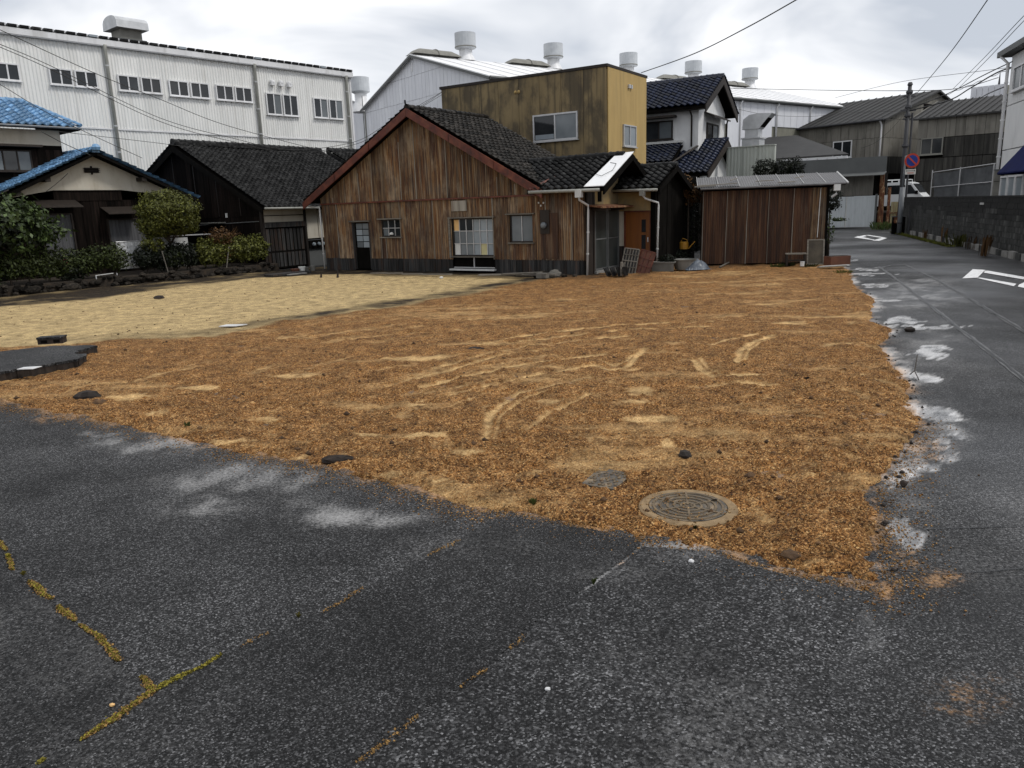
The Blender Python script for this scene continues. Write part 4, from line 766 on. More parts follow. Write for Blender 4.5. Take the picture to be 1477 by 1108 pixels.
# annex roof
sa = .49
deck(hs, [(9.6, -.4, 2.66), (12.3, -.4, 2.66), (12.3, 1.6, 3.62), (8.5, 1.6, 3.62)]); deck(hs, [(8.5, 1.62, 3.62), (12.3, 1.62, 3.62), (12.3, 3.4, 2.8), (8.5, 3.4, 2.8)])
tiles(hs, (8.4, -.44, 2.67), (1, 0, 0), (0, 1, sa), 3.25, 2.3, 'tile_dark', .25, .23, keep=lambda u, s: u+8.4 > 9.95-s*.6)
tiles(hs, (12.3, 3.4, 2.8), (-1, 0, 0), (0, -1, sa), 3.4, 2.0, 'tile_dark', .27, .24, parts=False)
ridge(hs, (8.55, 1.6, 3.72), (12.05, 1.6, 3.74), 'tile_dark', .11, .24)
MB().plate([(11.66, -.47, 2.745), (12.33, -.47, 2.745), (12.33, 1.72, 3.8), (11.78, 1.66, 3.78)], (0, 0, .02)).build('white_roof_sheet', 'whitepanel', hs)
MB().tube([(11.75, .2, 3.12), (12.0, .05, 3.06), (12.2, .4, 3.22), (12.1, .9, 3.44), (11.85, 1.0, 3.49)], .008, 4).build('loose_wire', 'wire', hs)
MB().tube([(9.75, -.5, 2.74), (10.2, .35, 3.1), (8.9, 1.1, 3.52)][:2], .05, 6).build('valley_strip', 'barge', hs)
Bx('rake_board', 'black', hs, 12.26, 12.3, -.4, -.38, 2.5, 2.6)
MB().plate([(12.34, -.45, 2.5), (12.34, 1.65, 3.55), (12.34, 1.65, 3.74), (12.34, -.45, 2.71)], (-.03, 0, 0)).build('rake_board', 'black', hs); MB().plate([(12.34, 1.66, 3.55), (12.34, 3.4, 2.6), (12.34, 3.4, 2.8), (12.34, 1.66, 3.74)], (-.03, 0, 0)).build('rake_board', 'black', hs)
MB().tube([(9.72, -.5, 2.66), (12.2, -.5, 2.64)], .05, 8).build('gutter', 'pipe_grey', hs, smooth=True)
Bx('rain_box', 'pipe', hs, 11.42, 11.62, -.6, -.44, 2.44, 2.66)
pipe('downpipe', 'pipe', hs, [(11.52, -.52, 2.46), (11.52, -.5, 2.36), (11.62, -.12, 2.2), (11.62, -.1, 2.05), (11.56, -.1, .05)], .035)
pipe('downpipe', 'pipe', hs, [(-.62, -.3, 2.55), (-.3, -.12, 2.48), (-.08, -.08, 2.44), (-.08, -.08, .1)], .03)
Bx('corner_post', 'black', hs, 11.42, 11.5, -.02, .1, 0, 2.64)
# ---------- entrance wing ----------
en = frame('entrance_wing', 'low tiled entrance wing with orange wooden door and glazed sliding doors beside the rusty house', 'house', (-7.15, 30.57), -33)
with turned('right', 11.52):
    for i, (a, b) in enumerate(((.5, 1.38), (1.4, 2.26))):
        f = MB().box(a, b, -.03-.02*i, .01, 2.02, 2.08).box(a, b, -.03-.02*i, .01, .14, .2).box(a, a+.05, -.03-.02*i, .01, .2, 2.02).box(b-.05, b, -.03-.02*i, .01, .2, 2.02).box(a+.05, b-.05, -.025-.02*i, .01, 1.1, 1.15).build('sliding_door', 'grey_paint', en)
        for z0, z1 in ((.21, 1.09), (1.16, 2.01)): Bx('pane', 'glass_dim', f, a+.055, b-.055, -.012, -.004, z0, z1)
    Bx('door_sill', 'concrete', en, .4, 2.3, -.12, .05, .04, .13); Bx('post', 'darkwood', en, .38, .48, -.04, .06, .04, 2.6); Bx('post', 'darkwood', en, 0, .36, -.02, .05, 0, 2.6)
    MB().prism([(.1, 2.2), (2.3, 2.2), (2.3, 3.2), (1.6, 3.5), (.1, 2.72)], 0, .04).build('gable_plaster', 'ochre', en)
    Bx('slit_window', 'black', en, .75, 1.0, -.02, -.003, 2.3, 2.72)
MB().plate([(11.5, -.05, 2.17), (12.08, -.05, 2.1), (12.12, 2.25, 2.1), (11.5, 2.25, 2.17)], (0, 0, .05)).build('door_canopy', 'rust_post', en)
Bx('canopy_rafter', 'darkwood', en, 11.5, 12.05, .3, .36, 2.02, 2.1); Bx('canopy_rafter', 'darkwood', en, 11.5, 12.05, 1.6, 1.66, 2.02, 2.1)
Bx('plaster_wall', 'plaster_warm' if 'plaster_warm' in K else 'ochre', en, 11.5, 12.8, 2.3, 2.4, 1.97, 2.66); Bx('plaster_wall', 'plaster', en, 11.52, 11.74, 2.3, 2.4, .82, 1.96); Bx('wall_base', 'board_grey', en, 11.52, 11.74, 2.29, 2.4, 0, .81)
od = Bx('front_door', 'orange_door', en, 11.78, 12.66, 2.33, 2.39, .13, 1.93)
Bx('door_frame', 'barge', en, 11.74, 11.78, 2.27, 2.4, .1, 1.965); Bx('door_frame', 'barge', en, 12.66, 12.7, 2.27, 2.4, .1, 1.965); Bx('door_frame', 'barge', en, 11.78, 12.66, 2.27, 2.4, 1.93, 1.965)
Bx('door_light', 'glass', od, 12.35, 12.5, 2.318, 2.328, 1.27, 1.68); Bx('door_light', 'glass', od, 12.35, 12.5, 2.318, 2.328, .72, 1.18); Bx('handle', 'alu', od, 12.57, 12.6, 2.29, 2.328, .95, 1.1)
Bx('corner_board', 'black', en, 12.7, 12.86, 2.24, 2.4, 0, 2.66); Bx('side_wall', 'black', en, 12.8, 12.85, 2.4, 6.0, 0, 2.7); Bx('inner_wall', 'black', en, 11.4, 12.78, 2.42, 5.8, 0, 2.7)
with turned('right', 12.86):
    for i in range(9): Bx('wall_board', 'black', en, 2.42+.4*i, 2.8+.4*i, -.02-random.uniform(0, .02), .0, .03, 2.95 if i < 1 else 3.1)
deck(en, [(11.3, 1.9, 2.62), (13.15, 1.9, 2.62), (13.15, 3.4, 3.33), (11.3, 3.4, 3.33)]); deck(en, [(11.3, 3.41, 3.33), (13.15, 3.41, 3.33), (13.15, 5.2, 2.5), (11.3, 5.2, 2.5)])
tiles(en, (11.35, 1.86, 2.63), (1, 0, 0), (0, 1, .49), 1.8, 1.7, 'tile_dark', .26, .23); ridge(en, (11.6, 3.4, 3.42), (13.15, 3.4, 3.42), 'tile_dark', .1, .24)
MB().plate([(13.17, 1.86, 2.5), (13.17, 3.4, 3.2), (13.17, 3.4, 3.4), (13.17, 1.86, 2.66)], (-.03, 0, 0)).build('rake_board', 'black', en); MB().plate([(13.17, 3.41, 3.2), (13.17, 5.2, 2.4), (13.17, 5.2, 2.55), (13.17, 3.41, 3.4)], (-.03, 0, 0)).build('rake_board', 'black', en)
MB().tube([(11.5, 1.8, 2.63), (13.1, 1.8, 2.61)], .045, 8).build('gutter', 'pipe_grey', en, smooth=True); Bx('rain_box', 'pipe_grey', en, 12.52, 12.68, 1.72, 1.86, 2.44, 2.6)
pipe('downpipe', 'pipe', en, [(12.6, 1.8, 2.46), (12.65, 1.9, 2.35), (12.98, 2.2, 2.2), (12.99, 2.2, 2.1), (12.95, 2.2, .05)], .033)
# ---------- dark tiled house ----------
dk = frame('dark_tiled_house', 'old dark timber house with wide sagging black tile roof behind the hedge', 'house', (-9.93, 31.74), 57)
Bx('inner_wall', 'black', dk, .06, 8.8, .1, 9.5, 0, 2.5); MB().box(0,0,0,0,0,0)
with turned('left', 0):
    tp = lambda x: 2.6+.545*(-x+.55) if -x < 4.83 else 2.6+.545*(5.38-(-x-4.83))
    us = [-9.7+.37*i for i in range(27)]
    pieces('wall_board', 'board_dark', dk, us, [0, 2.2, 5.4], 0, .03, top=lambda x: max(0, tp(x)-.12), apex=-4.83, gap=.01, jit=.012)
    for x in (-1.2, -2.6, -4.0, -5.4, -6.8): Bx('batten', 'darkwood', dk, x-.02, x+.02, -.045, -.03, 2.25, tp(x)-.3)
    MB().tube([(-.1, -.06, 2.0), (-4.5, -.08, 1.9)], .02, 6).build('conduit', 'grey_paint', dk)
    Bx('small_canopy', 'pipe_grey', dk, -3.3, -2.2, -.5, -.06, 1.98, 2.02); Bx('bracket_box', 'paper', dk, -2.15, -2.05, -.08, -.04, 2.2, 2.38)
Bx('plaster_panel', 'plaster', dk, .06, 2.2, -.02, .06, 1.95, 2.5); Bx('plaster_panel', 'plaster', dk, 2.32, 3.0, -.02, .06, 1.2, 2.45); Bx('plaster_panel', 'plaster', dk, 3.04, 3.6, -.02, .06, 1.2, 2.4)
Bx('plaster_panel', 'plaster', dk, 3.64, 8.8, -.02, .06, 0, 2.45)
Bx('door_head', 'board_grey', dk, .04, 2.24, -.1, .0, 1.74, 1.94); Bx('post', 'darkwood', dk, -.06, .06, -.08, .05, 0, 2.5); Bx('post', 'darkwood', dk, 2.2, 2.31, -.08, .05, 0, 2.45); Bx('middle_rail', 'darkwood', dk, .06, 2.2, -.05, -.021, 2.2, 2.23)
for q in range(2):
    d_ = Bx('sliding_door', 'black', dk, .08+1.05*q, 1.12+1.06*q, -.03+.02*q, .0+.02*q, .06, 1.73)
    for i in range(5): Bx('door_slat', 'board_grey', d_, .12+1.05*q+.2*i, .27+1.05*q+.2*i, -.045+.02*q, -.032+.02*q, .78, 1.68)
    for i in range(5): Bx('door_slat', 'board_grey', d_, .12+1.05*q+.2*i, .27+1.05*q+.2*i, -.045+.02*q, -.032+.02*q, .12, .7)
Bx('lower_wall', 'grey_paint', dk, 2.32, 3.6, -.03, .05, .0, 1.14); Bx('meter_shelf', 'black', dk, 2.35, 3.5, -.12, -.031, .78, 1.12)
for x in (2.55, 2.85, 3.1): MB().lathe([(.07, 0), (.08, .03), (.06, .1), (.0001, .11)], 0, 0, 12).build('meter', 'glass_frost', dk).matrix_basis = Matrix.Translation((x, -.12, .95)) @ Matrix.Rotation(math.pi/2, 4, 'X')
deck(dk, [(-.28, -.5, 2.5), (8.7, -.5, 2.5), (8.7, 4.83, 5.26), (-.28, 4.83, 5.26)]); deck(dk, [(-.28, 4.84, 5.26), (8.7, 4.84, 5.26), (8.7, 10.2, 2.5), (-.28, 10.2, 2.5)])
tiles(dk, (-.3, -.54, 2.52), (1, 0, 0), (0, 1, .518), 8.55, 6.05, 'tile_dark', .26, .24, parts=False, sag=.06)
tiles(dk, (8.3, 10.2, 2.52), (-1, 0, 0), (0, -1, .518), 8.6, 6.05, 'tile_dark', .26, .24, parts=False)
ridge(dk, (-.3, 4.83, 5.42), (8.2, 4.83, 5.42), 'tile_dark', .13, .3)
for s_ in (1, -1): MB().plate([(-.3, 4.83, 5.0), (-.3, 4.83+5.3*s_, 2.3), (-.3, 4.83+5.3*s_, 2.5), (-.3, 4.83, 5.26)], (-.04, 0, 0)).build('rake_board', 'black', dk)
MB().tube([(-.3, -.62, 2.5), (2.6, -.62, 2.48)], .045, 8).build('gutter', 'pipe_grey', dk, smooth=True)
# small roof behind
br = frame('rear_tiled_roof', 'small dark tiled roof peeping out between the dark house and the rusty gable', 'house', (-9.93, 31.74), 57)
Bx('wall', 'black', br, 8.9, 13.5, 1.6, 8, 0, 3.9); tiles(br, (8.7, 1.3, 3.62), (1, 0, 0), (0, 1, .5), 5.2, 3.9, 'tile_dark', .26, .24, parts=False); deck(br, [(8.7, 1.3, 3.58), (13.9, 1.3, 3.58), (13.9, 4.83, 5.32), (8.7, 4.83, 5.32)]); ridge(br, (8.75, 4.83, 5.46), (13.9, 4.83, 5.5), 'tile_dark', .13, .3)
MB().plate([(8.68, 1.3, 3.5), (8.68, 4.83, 5.25), (8.68, 4.83, 5.45), (8.68, 1.3, 3.7)], (-.05, 0, 0)).build('rake_board', 'tile_dark', br)
# ---------- blue tiled bungalow ----------
bg_ = frame('blue_roof_bungalow', 'bungalow with bright blue tile roof and cream plaster gable over dark walls', 'house', (-12.17, 32.41), 50)
Bx('inner_wall', 'black', bg_, -7.6, -.9, .75, 9, 0, 3.0)
MB().prism([(-7.75, 3.0), (-5.7, 3.36), (-3.3, 3.36), (-1.25, 3.12), (-.75, 3.0), (-4.26, 4.6)], .5, .6).build('gable_plaster', 'plaster', bg_)
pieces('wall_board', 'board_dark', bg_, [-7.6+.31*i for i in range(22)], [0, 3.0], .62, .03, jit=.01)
MB().prism([(-5.7, 3.35), (-5.7, 2.98), (-3.3, 2.98), (-3.3, 3.35)], .56, .66).build('gable_skirt', 'board_dark', bg_)
w_ = MB().box(-4.55, -4.05, .46, .497, 3.98, 4.16).box(-4.33, -4.27, .455, .497, 3.92, 4.22).build('gable_vent', 'black', bg_)
for i in range(3): MB().box(-4.6, -4.0, .45, .458, 4.0+.06*i, 4.02+.06*i).build('vent_louvre', 'darkwood', w_)
for x0, x1, zt in ((-6.45, -5.0, 2.88), (-4.15, -2.9, 2.6)):
    MB().plate([(x0, .6, zt+.12), (x1, .6, zt+.12), (x1, -.1, zt-.14), (x0, -.1, zt-.14)], (0, 0, .03)).build('awning', 'darkwood', bg_)
for x0, x1, z0, z1 in ((-6.3, -5.2, .9, 2.55), (-4.0, -2.5, .9, 2.3), (-2.4, -1.7, .7, 1.9)):
    f = MB().box(x0, x1, .5, .6, z1-.05, z1).box(x0, x1, .5, .6, z0, z0+.05).box(x0, x0+.05, .5, .6, z0+.05, z1-.05).box(x1-.05, x1, .5, .6, z0+.05, z1-.05).build('window', 'darkwood', bg_)
    n_ = int((x1-x0-.1)/.06); V = []; 
    for i in range(n_+1):
        x = x0+.05+(x1-x0-.1)*i/n_; y = .57+.012*(i % 2); V += [(x, y, z0+.05), (x, y, z1-.05)]
    me = bpy.data.meshes.new('curtain'); me.from_pydata(V, [], [(2*i, 2*i+2, 2*i+3, 2*i+1) for i in range(n_)]); me.materials.append(K['curtain']); link('curtain', me, f)
deck(bg_, [(-7.95, -.02, 2.96), (-4.26, -.02, 4.68), (-4.26, 8.5, 4.68), (-7.95, 8.5, 2.96)]); deck(bg_, [(-.48, -.02, 2.98), (-.48, 8.5, 2.98), (-4.26, 8.5, 4.68), (-4.26, -.02, 4.68)])
tiles(bg_, (-8.0, 4.35, 2.98), (0, -1, 0), (1, 0, .466), 4.4, 4.1, 'tile_blue', .27, .25); tiles(bg_, (-.45, 0, 2.98), (0, 1, 0), (-1, 0, .455), 8.5, 4.15, 'tile_blue', .3, .3, parts=False)
tiles(bg_, (-8.0, 8.5, 2.98), (0, -1, 0), (1, 0, .466), 4.1, 4.1, 'tile_brown', .27, .25, parts=False)
ridge(bg_, (-4.26, -.05, 4.78), (-4.26, 4.3, 4.78), 'tile_blue', .11, .3); MB().tube([(-4.26, 4.33, 4.8), (-8.0, 4.33, 3.1)], .07, 6).build('verge_tile', 'tile_dark', bg_)
MB().lathe([(.0001, 4.72), (.13, 4.75), (.16, 4.85), (.1, 4.95), (.0001, 4.98)], -4.26, -.08, 10).build('ridge_end', 'tile_blue', bg_)
for a, b in (((-8.0, 2.9), (-4.27, 4.68)), ((-.43, 2.9), (-4.25, 4.68))): MB().plate([(a[0], -.05, a[1]-.1), (b[0], -.05, b[1]-.1), (b[0], -.05, b[1]+.0), (a[0], -.05, a[1]+.0)], (0, .05, 0)).build('rake_board', 'black', bg_)
MB().tube([(-7.95, -.05, 3.05), (-7.3, -.05, 3.35)], .03, 6).build('bracket', 'darkwood', bg_)
for u in (-7.0, -6.0, -2.6, -1.5): Bx('purlin_end', 'darkwood', bg_, u-.09, u+.09, .0, .5, 4.68-.46*abs(u+4.26)-.24, 4.68-.46*abs(u+4.26)-.1)
# ---------- two storey blue roofed house ----------
h2 = frame('blue_roof_house', 'two storey dark house with blue tile hip roof at the left edge', 'house', (-16.73, 30.43), 50)
Bx('upper_wall', 'black', h2, -7, -.08, .0, 2.6, 0, 5.6); Bx('plaster_band', 'plaster', h2, -7, -.1, -.03, -.001, 5.05, 5.6); Bx('hood', 'darkwood', h2, -7, -.9, -.45, -.04, 4.95, 5.03)
pieces('wall_board', 'board_dark', h2, [-1.9+.3*i for i in range(7)], [2.5, 4.9], -.001, .02); f = window(h2, -2.6, -1.2, 4.1, 4.85, -.02, 3, 'darkwood', ['glass_grey', 'glass', 'glass_grey'])
deck(h2, [(-7, -.45, 5.66), (.5, -.45, 5.66), (-.55, 1.8, 6.72), (-7, 1.8, 6.72)]); tiles(h2, (-6.9, -.5, 5.68), (1, 0, 0), (0, 1, .48), 7.45, 2.55, 'tile_blue', .28, .25, keep=lambda u, s: u-6.9 < .5-s*.45)
deck(h2, [(.5, -.45, 5.66), (.5, 3.5, 5.66), (-.55, 1.8, 6.72)]); ridge(h2, (-7, 1.8, 6.82), (-.5, 1.8, 6.82), 'tile_blue', .1, .3); ridge(h2, (-.55, 1.75, 6.8), (.52, -.48, 5.78), 'tile_blue', .08, .28, base=False)
MB().tube([(-7, -.58, 5.66), (.5, -.58, 5.66)], .04, 6).build('gutter', 'pole_grey', h2)
# ---------- left factory ----------
fa_ = frame('left_factory', 'long cream corrugated steel factory with a row of dark windows under a flat eave', 'factory', (-9.2, 49.15), 48.7)
Bx('inner_wall', 'black', fa_, -32, -.06, .1, 18, 0, 10.2)
for i in range(26):
    a = -.05-1.05*i; b = a-1.05
    corr('corrugated_sheet', 'factory', fa_, b-.01, a, 6.5, 10.25, -.012*(i % 2), pitch=.15, amp=.016, rib='box', tilt=0)
    corr('corrugated_sheet', 'factory', fa_, b-.01, a, 0, 6.48, .02-.012*(i % 2), pitch=.15, amp=.016, rib='box')
Bx('seam_strip', 'white_metal', fa_, -32, -.05, -.04, -.01, 6.46, 6.53); Bx('eave_fascia', 'white_metal', fa_, -32, .12, -.22, -.1, 10.2, 10.46); Bx('soffit', 'alu', fa_, -32, .1, -.2, .1, 10.16, 10.198)
Bx('corner_trim', 'white_metal', fa_, -.06, .06, -.05, .1, 0, 10.2); Bx('end_wall', 'factory', fa_, -.05, 0, .1, 18, 0, 10.2)
MB().plate([(-32, -.15, 10.47), (.1, -.15, 10.47), (.1, 9, 11.3), (-32, 9, 11.3)], (0, 0, .03)).build('roof', 'tile_dark', fa_)
k = 0; u = .1
while u > -27:
    Bx('roof_rib', 'tile_dark' if k % 9 != 4 else 'glass_frost', fa_, u-.4, u-.06, -.26, 1.5, 10.5, 10.6); Bx('rib_clip', 'alu', fa_, u-.06, u, -.24, .3, 10.5, 10.6); u -= .47; k += 1
for u in (-14.22, -6.47, -.36):
    pipe('downpipe', 'pipe_grey', fa_, [(u, -.2, 10.25), (u, -.14, 10.0), (u, -.12, 0)], .085, False)
    for z in (9.3, 7.9, 6.6, 5.4): MB().lathe([(.105, z), (.105, z+.06)], u, -.12, 8).build('pipe_bracket', 'alu', fa_)
for a, b, z0, z1, gl in ((-21.3, -19.3, 8.28, 9.0, 0), (-19.9, -17.95, 8.28, 9.0, 0), (-16.78, -14.73, 8.28, 9.0, 0), (-13.8, -11.72, 8.27, 9.0, 0), (-11.33, -9.2, 8.24, 9.0, 0), (-8.83, -6.74, 8.24, 9.0, 0), (-5.9, -3.87, 7.7, 8.85, 1), (-2.8, -.72, 7.72, 8.83, 2)):
    if a == -21.3: continue
    c_ = (a+b)/2
    for q, (x0, x1) in enumerate(((a, c_-.05), (c_+.05, b))):
        window(fa_, x0, x1, z0, z1, -.03, 2, 'white_metal', ['glass', 'glass'] if gl == 0 else ['glass', 'glass_grey' if (q == 0 or gl == 2) else 'glass'], .06, d=.08)
for u in (-5.45, -4.9, -4.36):
    MB().lathe([(.13, 0), (.14, .12), (.1, .22), (.0001, .25)], 0, 0, 12).build('vent_hood', 'white_metal', fa_).matrix_basis = Matrix.Translation((u, -.03, 9.42)) @ Matrix.Rotation(math.pi/2, 4, 'X')
    Bx('vent_hood_lip', 'white_metal', fa_, u-.12, u+.12, -.26, -.04, 9.24, 9.4)
vt = MB(); vt.box(-13.0, -11.65, .95, 2.3, 10.55, 10.9); vt.build('ventilator_curb', 'grey_paint', fa_)
MB().plate([(-12.85, 1.1, 10.9), (-11.8, 1.1, 10.9), (-11.8, 2.1, 10.9), (-12.85, 2.1, 10.9)], (0, 0, .5)).build('ventilator_neck', 'monitor', fa_)
hd = [(-.95+1.9*i/10, .0) for i in range(11)]; P = [(.8*math.cos(math.pi*i/10), .6*abs(math.sin(math.pi*i/10))**.5) for i in range(11)]
V = [(-13.1, 1.6+y, 11.36+z) for y, z in P]+[(-11.55, 1.6+y, 11.36+z) for y, z in P]; MB().add(V, [(i, i+1, i+12, i+11) for i in range(10)]+[tuple(range(11)), tuple(21-i for i in range(11)), (0, 11, 21, 10)]).build('ventilator_hood', 'duct', fa_, smooth=False)
# ---------- ochre building ----------
oc = frame('ochre_building', 'flat roofed two storey ochre rendered building with stained walls', 'building', (3.92, 30.25), -33)
Bx('inner_wall', 'black', oc, -7.7, -.05, .05, 3.6, 0, 7.2)
pieces('wall_panel', 'ochre_shaded', oc, [-7.73+.966*i for i in range(9)], [0, 7.2], 0, .045, gap=.014, jit=.002)
with turned('right', 0): pieces('wall_panel', 'ochre_lit', oc, [0, .02, 1.15, 2.6, 3.66][1:], [0, 7.2], 0, .045, gap=.012, jit=.002)
MB().box(-7.8, .06, -.08, .12, 7.2, 7.3).box(-.12, .06, .12, 3.72, 7.2, 7.3).build('parapet_cap', 'darkwood', oc); Bx('flat_roof', 'grey_paint', oc, -7.7, -.12, .12, 3.6, 7.1, 7.2)
window(oc, -3.2, -1.2, 4.72, 5.74, -.05, 2, 'alu', ['glass', 'glass_grey'], .06); Bx('blind', 'glass_frost', oc, -3.1, -2.26, -.098, -.093, 4.8, 4.98)
with turned('right', 0): window(oc, 1.3, 2.5, 4.42, 5.24, -.05, 2, 'alu', ['glass_grey', 'glass_frost'], .05)
for x in (-4.0, -3.85): MB().lathe([(.055, 0), (.07, .05), (.03, .1), (.0001, .1)], 0, 0, 10).build('vent_cap', 'ochre_lit', oc).matrix_basis = Matrix.Translation((x, -.01, 6.7)) @ Matrix.Rotation(math.pi/2, 4, 'X')
with turned('right', 0):
    for x in (1.85, 2.05): MB().box(x-.06, x+.06, -.12, -.01, 6.62, 6.76).build('vent_cap', 'alu', oc)
# ---------- white plaster house with navy tiles ----------
wd = frame('navy_tiled_house', 'two storey white plaster house with glossy navy tile roofs', 'house', (9.0, 36.92), -30)
Bx('upper_wall', 'plaster_white', wd, -6, 0, 0, 4.7, 3.2, 6.5); MB().prism([(0, 6.5), (4.7, 6.5), (2.35, 7.72)], 0, .2)
with turned('right', 0): MB().prism([(0, 6.5), (4.7, 6.5), (2.35, 7.72)], 0, .2).build('gable_wall', 'plaster_white', wd)
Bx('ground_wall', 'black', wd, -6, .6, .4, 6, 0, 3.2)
deck(wd, [(-6, -.55, 6.42), (.5, -.55, 6.42), (.5, 2.35, 7.92), (-6, 2.35, 7.92)], -.1); deck(wd, [(-6, 2.36, 7.92), (.5, 2.36, 7.92), (.5, 5.25, 6.42), (-6, 5.25, 6.42)], -.1)
tiles(wd, (-5.95, -.6, 6.44), (1, 0, 0), (0, 1, .52), 6.5, 3.3, 'tile_navy', .29, .27); tiles(wd, (.55, 5.3, 6.44), (-1, 0, 0), (0, -1, .52), 6.5, 3.3, 'tile_navy', .29, .27, parts=False)
ridge(wd, (-6, 2.35, 8.02), (.5, 2.35, 8.04), 'tile_navy', .1, .28)
for s_ in (1, -1): MB().plate([(.52, 2.35, 7.62), (.52, 2.35+2.95*s_, 6.1), (.52, 2.35+2.95*s_, 6.46), (.52, 2.35, 7.98)], (-.06, 0, 0)).build('rake_board', 'darkwood', wd)
Bx('eave_soffit', 'darkwood', wd, -6, .45, -.5, -.01, 6.3, 6.4); Bx('frame_post', 'plaster_white', wd, -.3, .02, -.05, -.001, 3.3, 6.3)
window(wd, -3.9, -1.2, 5.1, 5.95, -.01, 4, 'darkwood', ['glass', 'glass_grey', 'glass', 'glass_grey'], .06); Bx('window_hood', 'darkwood', wd, -3.9, -1.0, -.5, -.02, 6.05, 6.14); Bx('ledge', 'paper', wd, -3.5, -.72, -.12, -.01, 4.92, 5.02)
with turned('right', 0):
    window(wd, 1.3, 3.3, 4.9, 5.85, -.01, 2, 'darkwood', ['glass', 'glass_grey'], .06); MB().plate([(.9, -.01, 6.25), (3.9, -.01, 6.25), (3.9, -.5, 6.02), (.9, -.5, 6.02)], (0, 0, .07)).build('window_hood', 'darkwood', wd)
pipe('downpipe', 'darkwood', wd, [(-.28, -.5, 6.3), (-.28, -.12, 6.05), (-.28, -.1, 4.7)], .04, False); pipe('downpipe', 'darkwood', wd, [(.1, 4.9, 6.2), (.1, 4.7, 6.0), (.1, 4.7, 3.4)], .05, False)
tiles(wd, (-4.5, -1.55, 4.0), (1, 0, 0), (0, 1, .55), 3.8, 1.75, 'tile_navy', .28, .25, parts=False); deck(wd, [(-4.5, -1.5, 3.95), (-.7, -1.5, 3.95), (-.7, 0, 4.8), (-4.5, 0, 4.8)])
tiles(wd, (-1.2, -2.25, 3.4), (1, 0, 0), (0, 1, .47), 2.35, 3.7, 'tile_navy', .27, .26); deck(wd, [(-1.2, -2.2, 3.36), (1.1, -2.2, 3.36), (1.1, 1.1, 4.9), (-1.2, 1.1, 4.9)], -.08); deck(wd, [(-.5, 1.11, 4.9), (1.1, 1.11, 4.9), (1.1, 4.4, 3.36), (-.5, 4.4, 3.36)], -.08)
ridge(wd, (.02, 1.1, 5.0), (1.12, 1.1, 5.0), 'tile_navy', .09, .25); MB().tube([(-1.1, -2.2, 3.6), (.0, 0, 4.72)], .05, 6).build('valley_gutter', 'darkwood', wd)
for s_ in (1, -1): MB().plate([(1.13, 1.1, 4.62), (1.13, 1.1+3.3*s_, 3.1), (1.13, 1.1+3.3*s_, 3.4), (1.13, 1.1, 4.98)], (-.06, 0, 0)).build('rake_board', 'darkwood', wd)
Bx('low_wall', 'black', wd, -1, .6, -1.7, .39, 0, 3.3)
with turned('right', .62): MB().prism([(-1.75, 2.9), (3.9, 2.9), (3.9, 3.4), (1.1, 4.72), (-1.75, 3.4)], -.02, .01).build('gable_wall', 'plaster_white', wd)
Bx('white_door', 'pipe', wd, -2.15, -1.75, .36, .399, 1.3, 2.7); Bx('grey_gate', 'glass_grey', wd, -2.2, -1.7, .3, .35, .2, 1.1)
pipe('downpipe', 'pipe', wd, [(-1.2, -1.9, 3.1), (-1.9, -.6, 2.9), (-2.1, -.5, 2.6), (-2.1, -.5, .8)], .04, False); Bx('window_box', 'darkwood', wd, -2.5, -1.4, .1, .38, 2.75, 3.15)

# ---------- big white warehouse ----------
wh = frame('white_warehouse', 'large white warehouse with bright roof, gable end and a row of ridge ventilators', 'warehouse', (-6.34, 59.66), -54)
tw_ = lambda u: 13.2-.318*abs(u) if u < 0 else 13.2-.3*u
MB().prism([(-8.5, 0), (9.6, 0), (9.6, 10.2), (0, 13.1), (-8.5, 10.4)], .05, 42).build('inner_wall', 'ware_low', wh)
pieces('siding_panel', 'ware_panel', wh, [-8.5+.5*i for i in range(37)], [6.2, 10.22, 11.9, 13.2], 0, .04, top=tw_, apex=0, gap=.02, jit=.004)
MB().plate([(-8.7, -.35, 10.45), (0, -.35, 13.28), (0, 42.5, 13.28), (-8.7, 42.5, 10.45)], (0, 0, .07)).build('roof_slope', 'white_roof', wh); MB().plate([(0, -.35, 13.28), (9.9, -.35, 10.36), (9.9, 42.5, 10.36), (0, 42.5, 13.28)], (0, 0, .07)).build('roof_slope', 'white_roof', wh)
for i in range(21): MB().plate([(0, 2*i+1, 13.36), (9.9, 2*i+1, 10.44), (9.9, 2*i+1.06, 10.44), (0, 2*i+1.06, 13.36)], (0, 0, .03)).build('roof_seam', 'white_metal', wh)
for a, b in (((-8.75, 10.4), (0, 13.24)), ((9.9, 10.3), (0, 13.24))): MB().plate([(a[0], -.38, a[1]-.12), (b[0], -.38, b[1]-.12), (b[0], -.38, b[1]+.04), (a[0], -.38, a[1]+.04)], (0, .06, 0)).build('verge_trim', 'grey_paint', wh)
MB().tube([(9.95, -.3, 10.3), (9.95, 42.5, 10.3)], .12, 6).build('gutter', 'grey_paint', wh)
with turned('right', 9.62):
    pieces('siding_panel', 'ware_panel', wh, [18+.95*i for i in range(26)], [8.3, 10.2], 0, .04, gap=.03, jit=.004)
    for i in range(5): pipe('downpipe', 'white_metal', wh, [(20.1+5*i, -.3, 10.2), (20.1+5*i, -.1, 9.9), (20.1+5*i, -.1, 5)], .09, False)
    Bx('white_bay', 'ware_panel', wh, 23.5, 29.5, -.1, -.05, 6, 9)
Bx('gable_ladder', 'grey_paint', wh, -8.72, -8.66, -.14, -.1, 5, 11.6); MB().tube([(-8.45, -.1, 5), (-8.45, -.1, 10.3)], .06, 6).build('downpipe', 'pipe_grey', wh)
Bx('vent_grille', 'white_metal', wh, -.35, -.2, -.07, -.041, 12.2, 12.8)
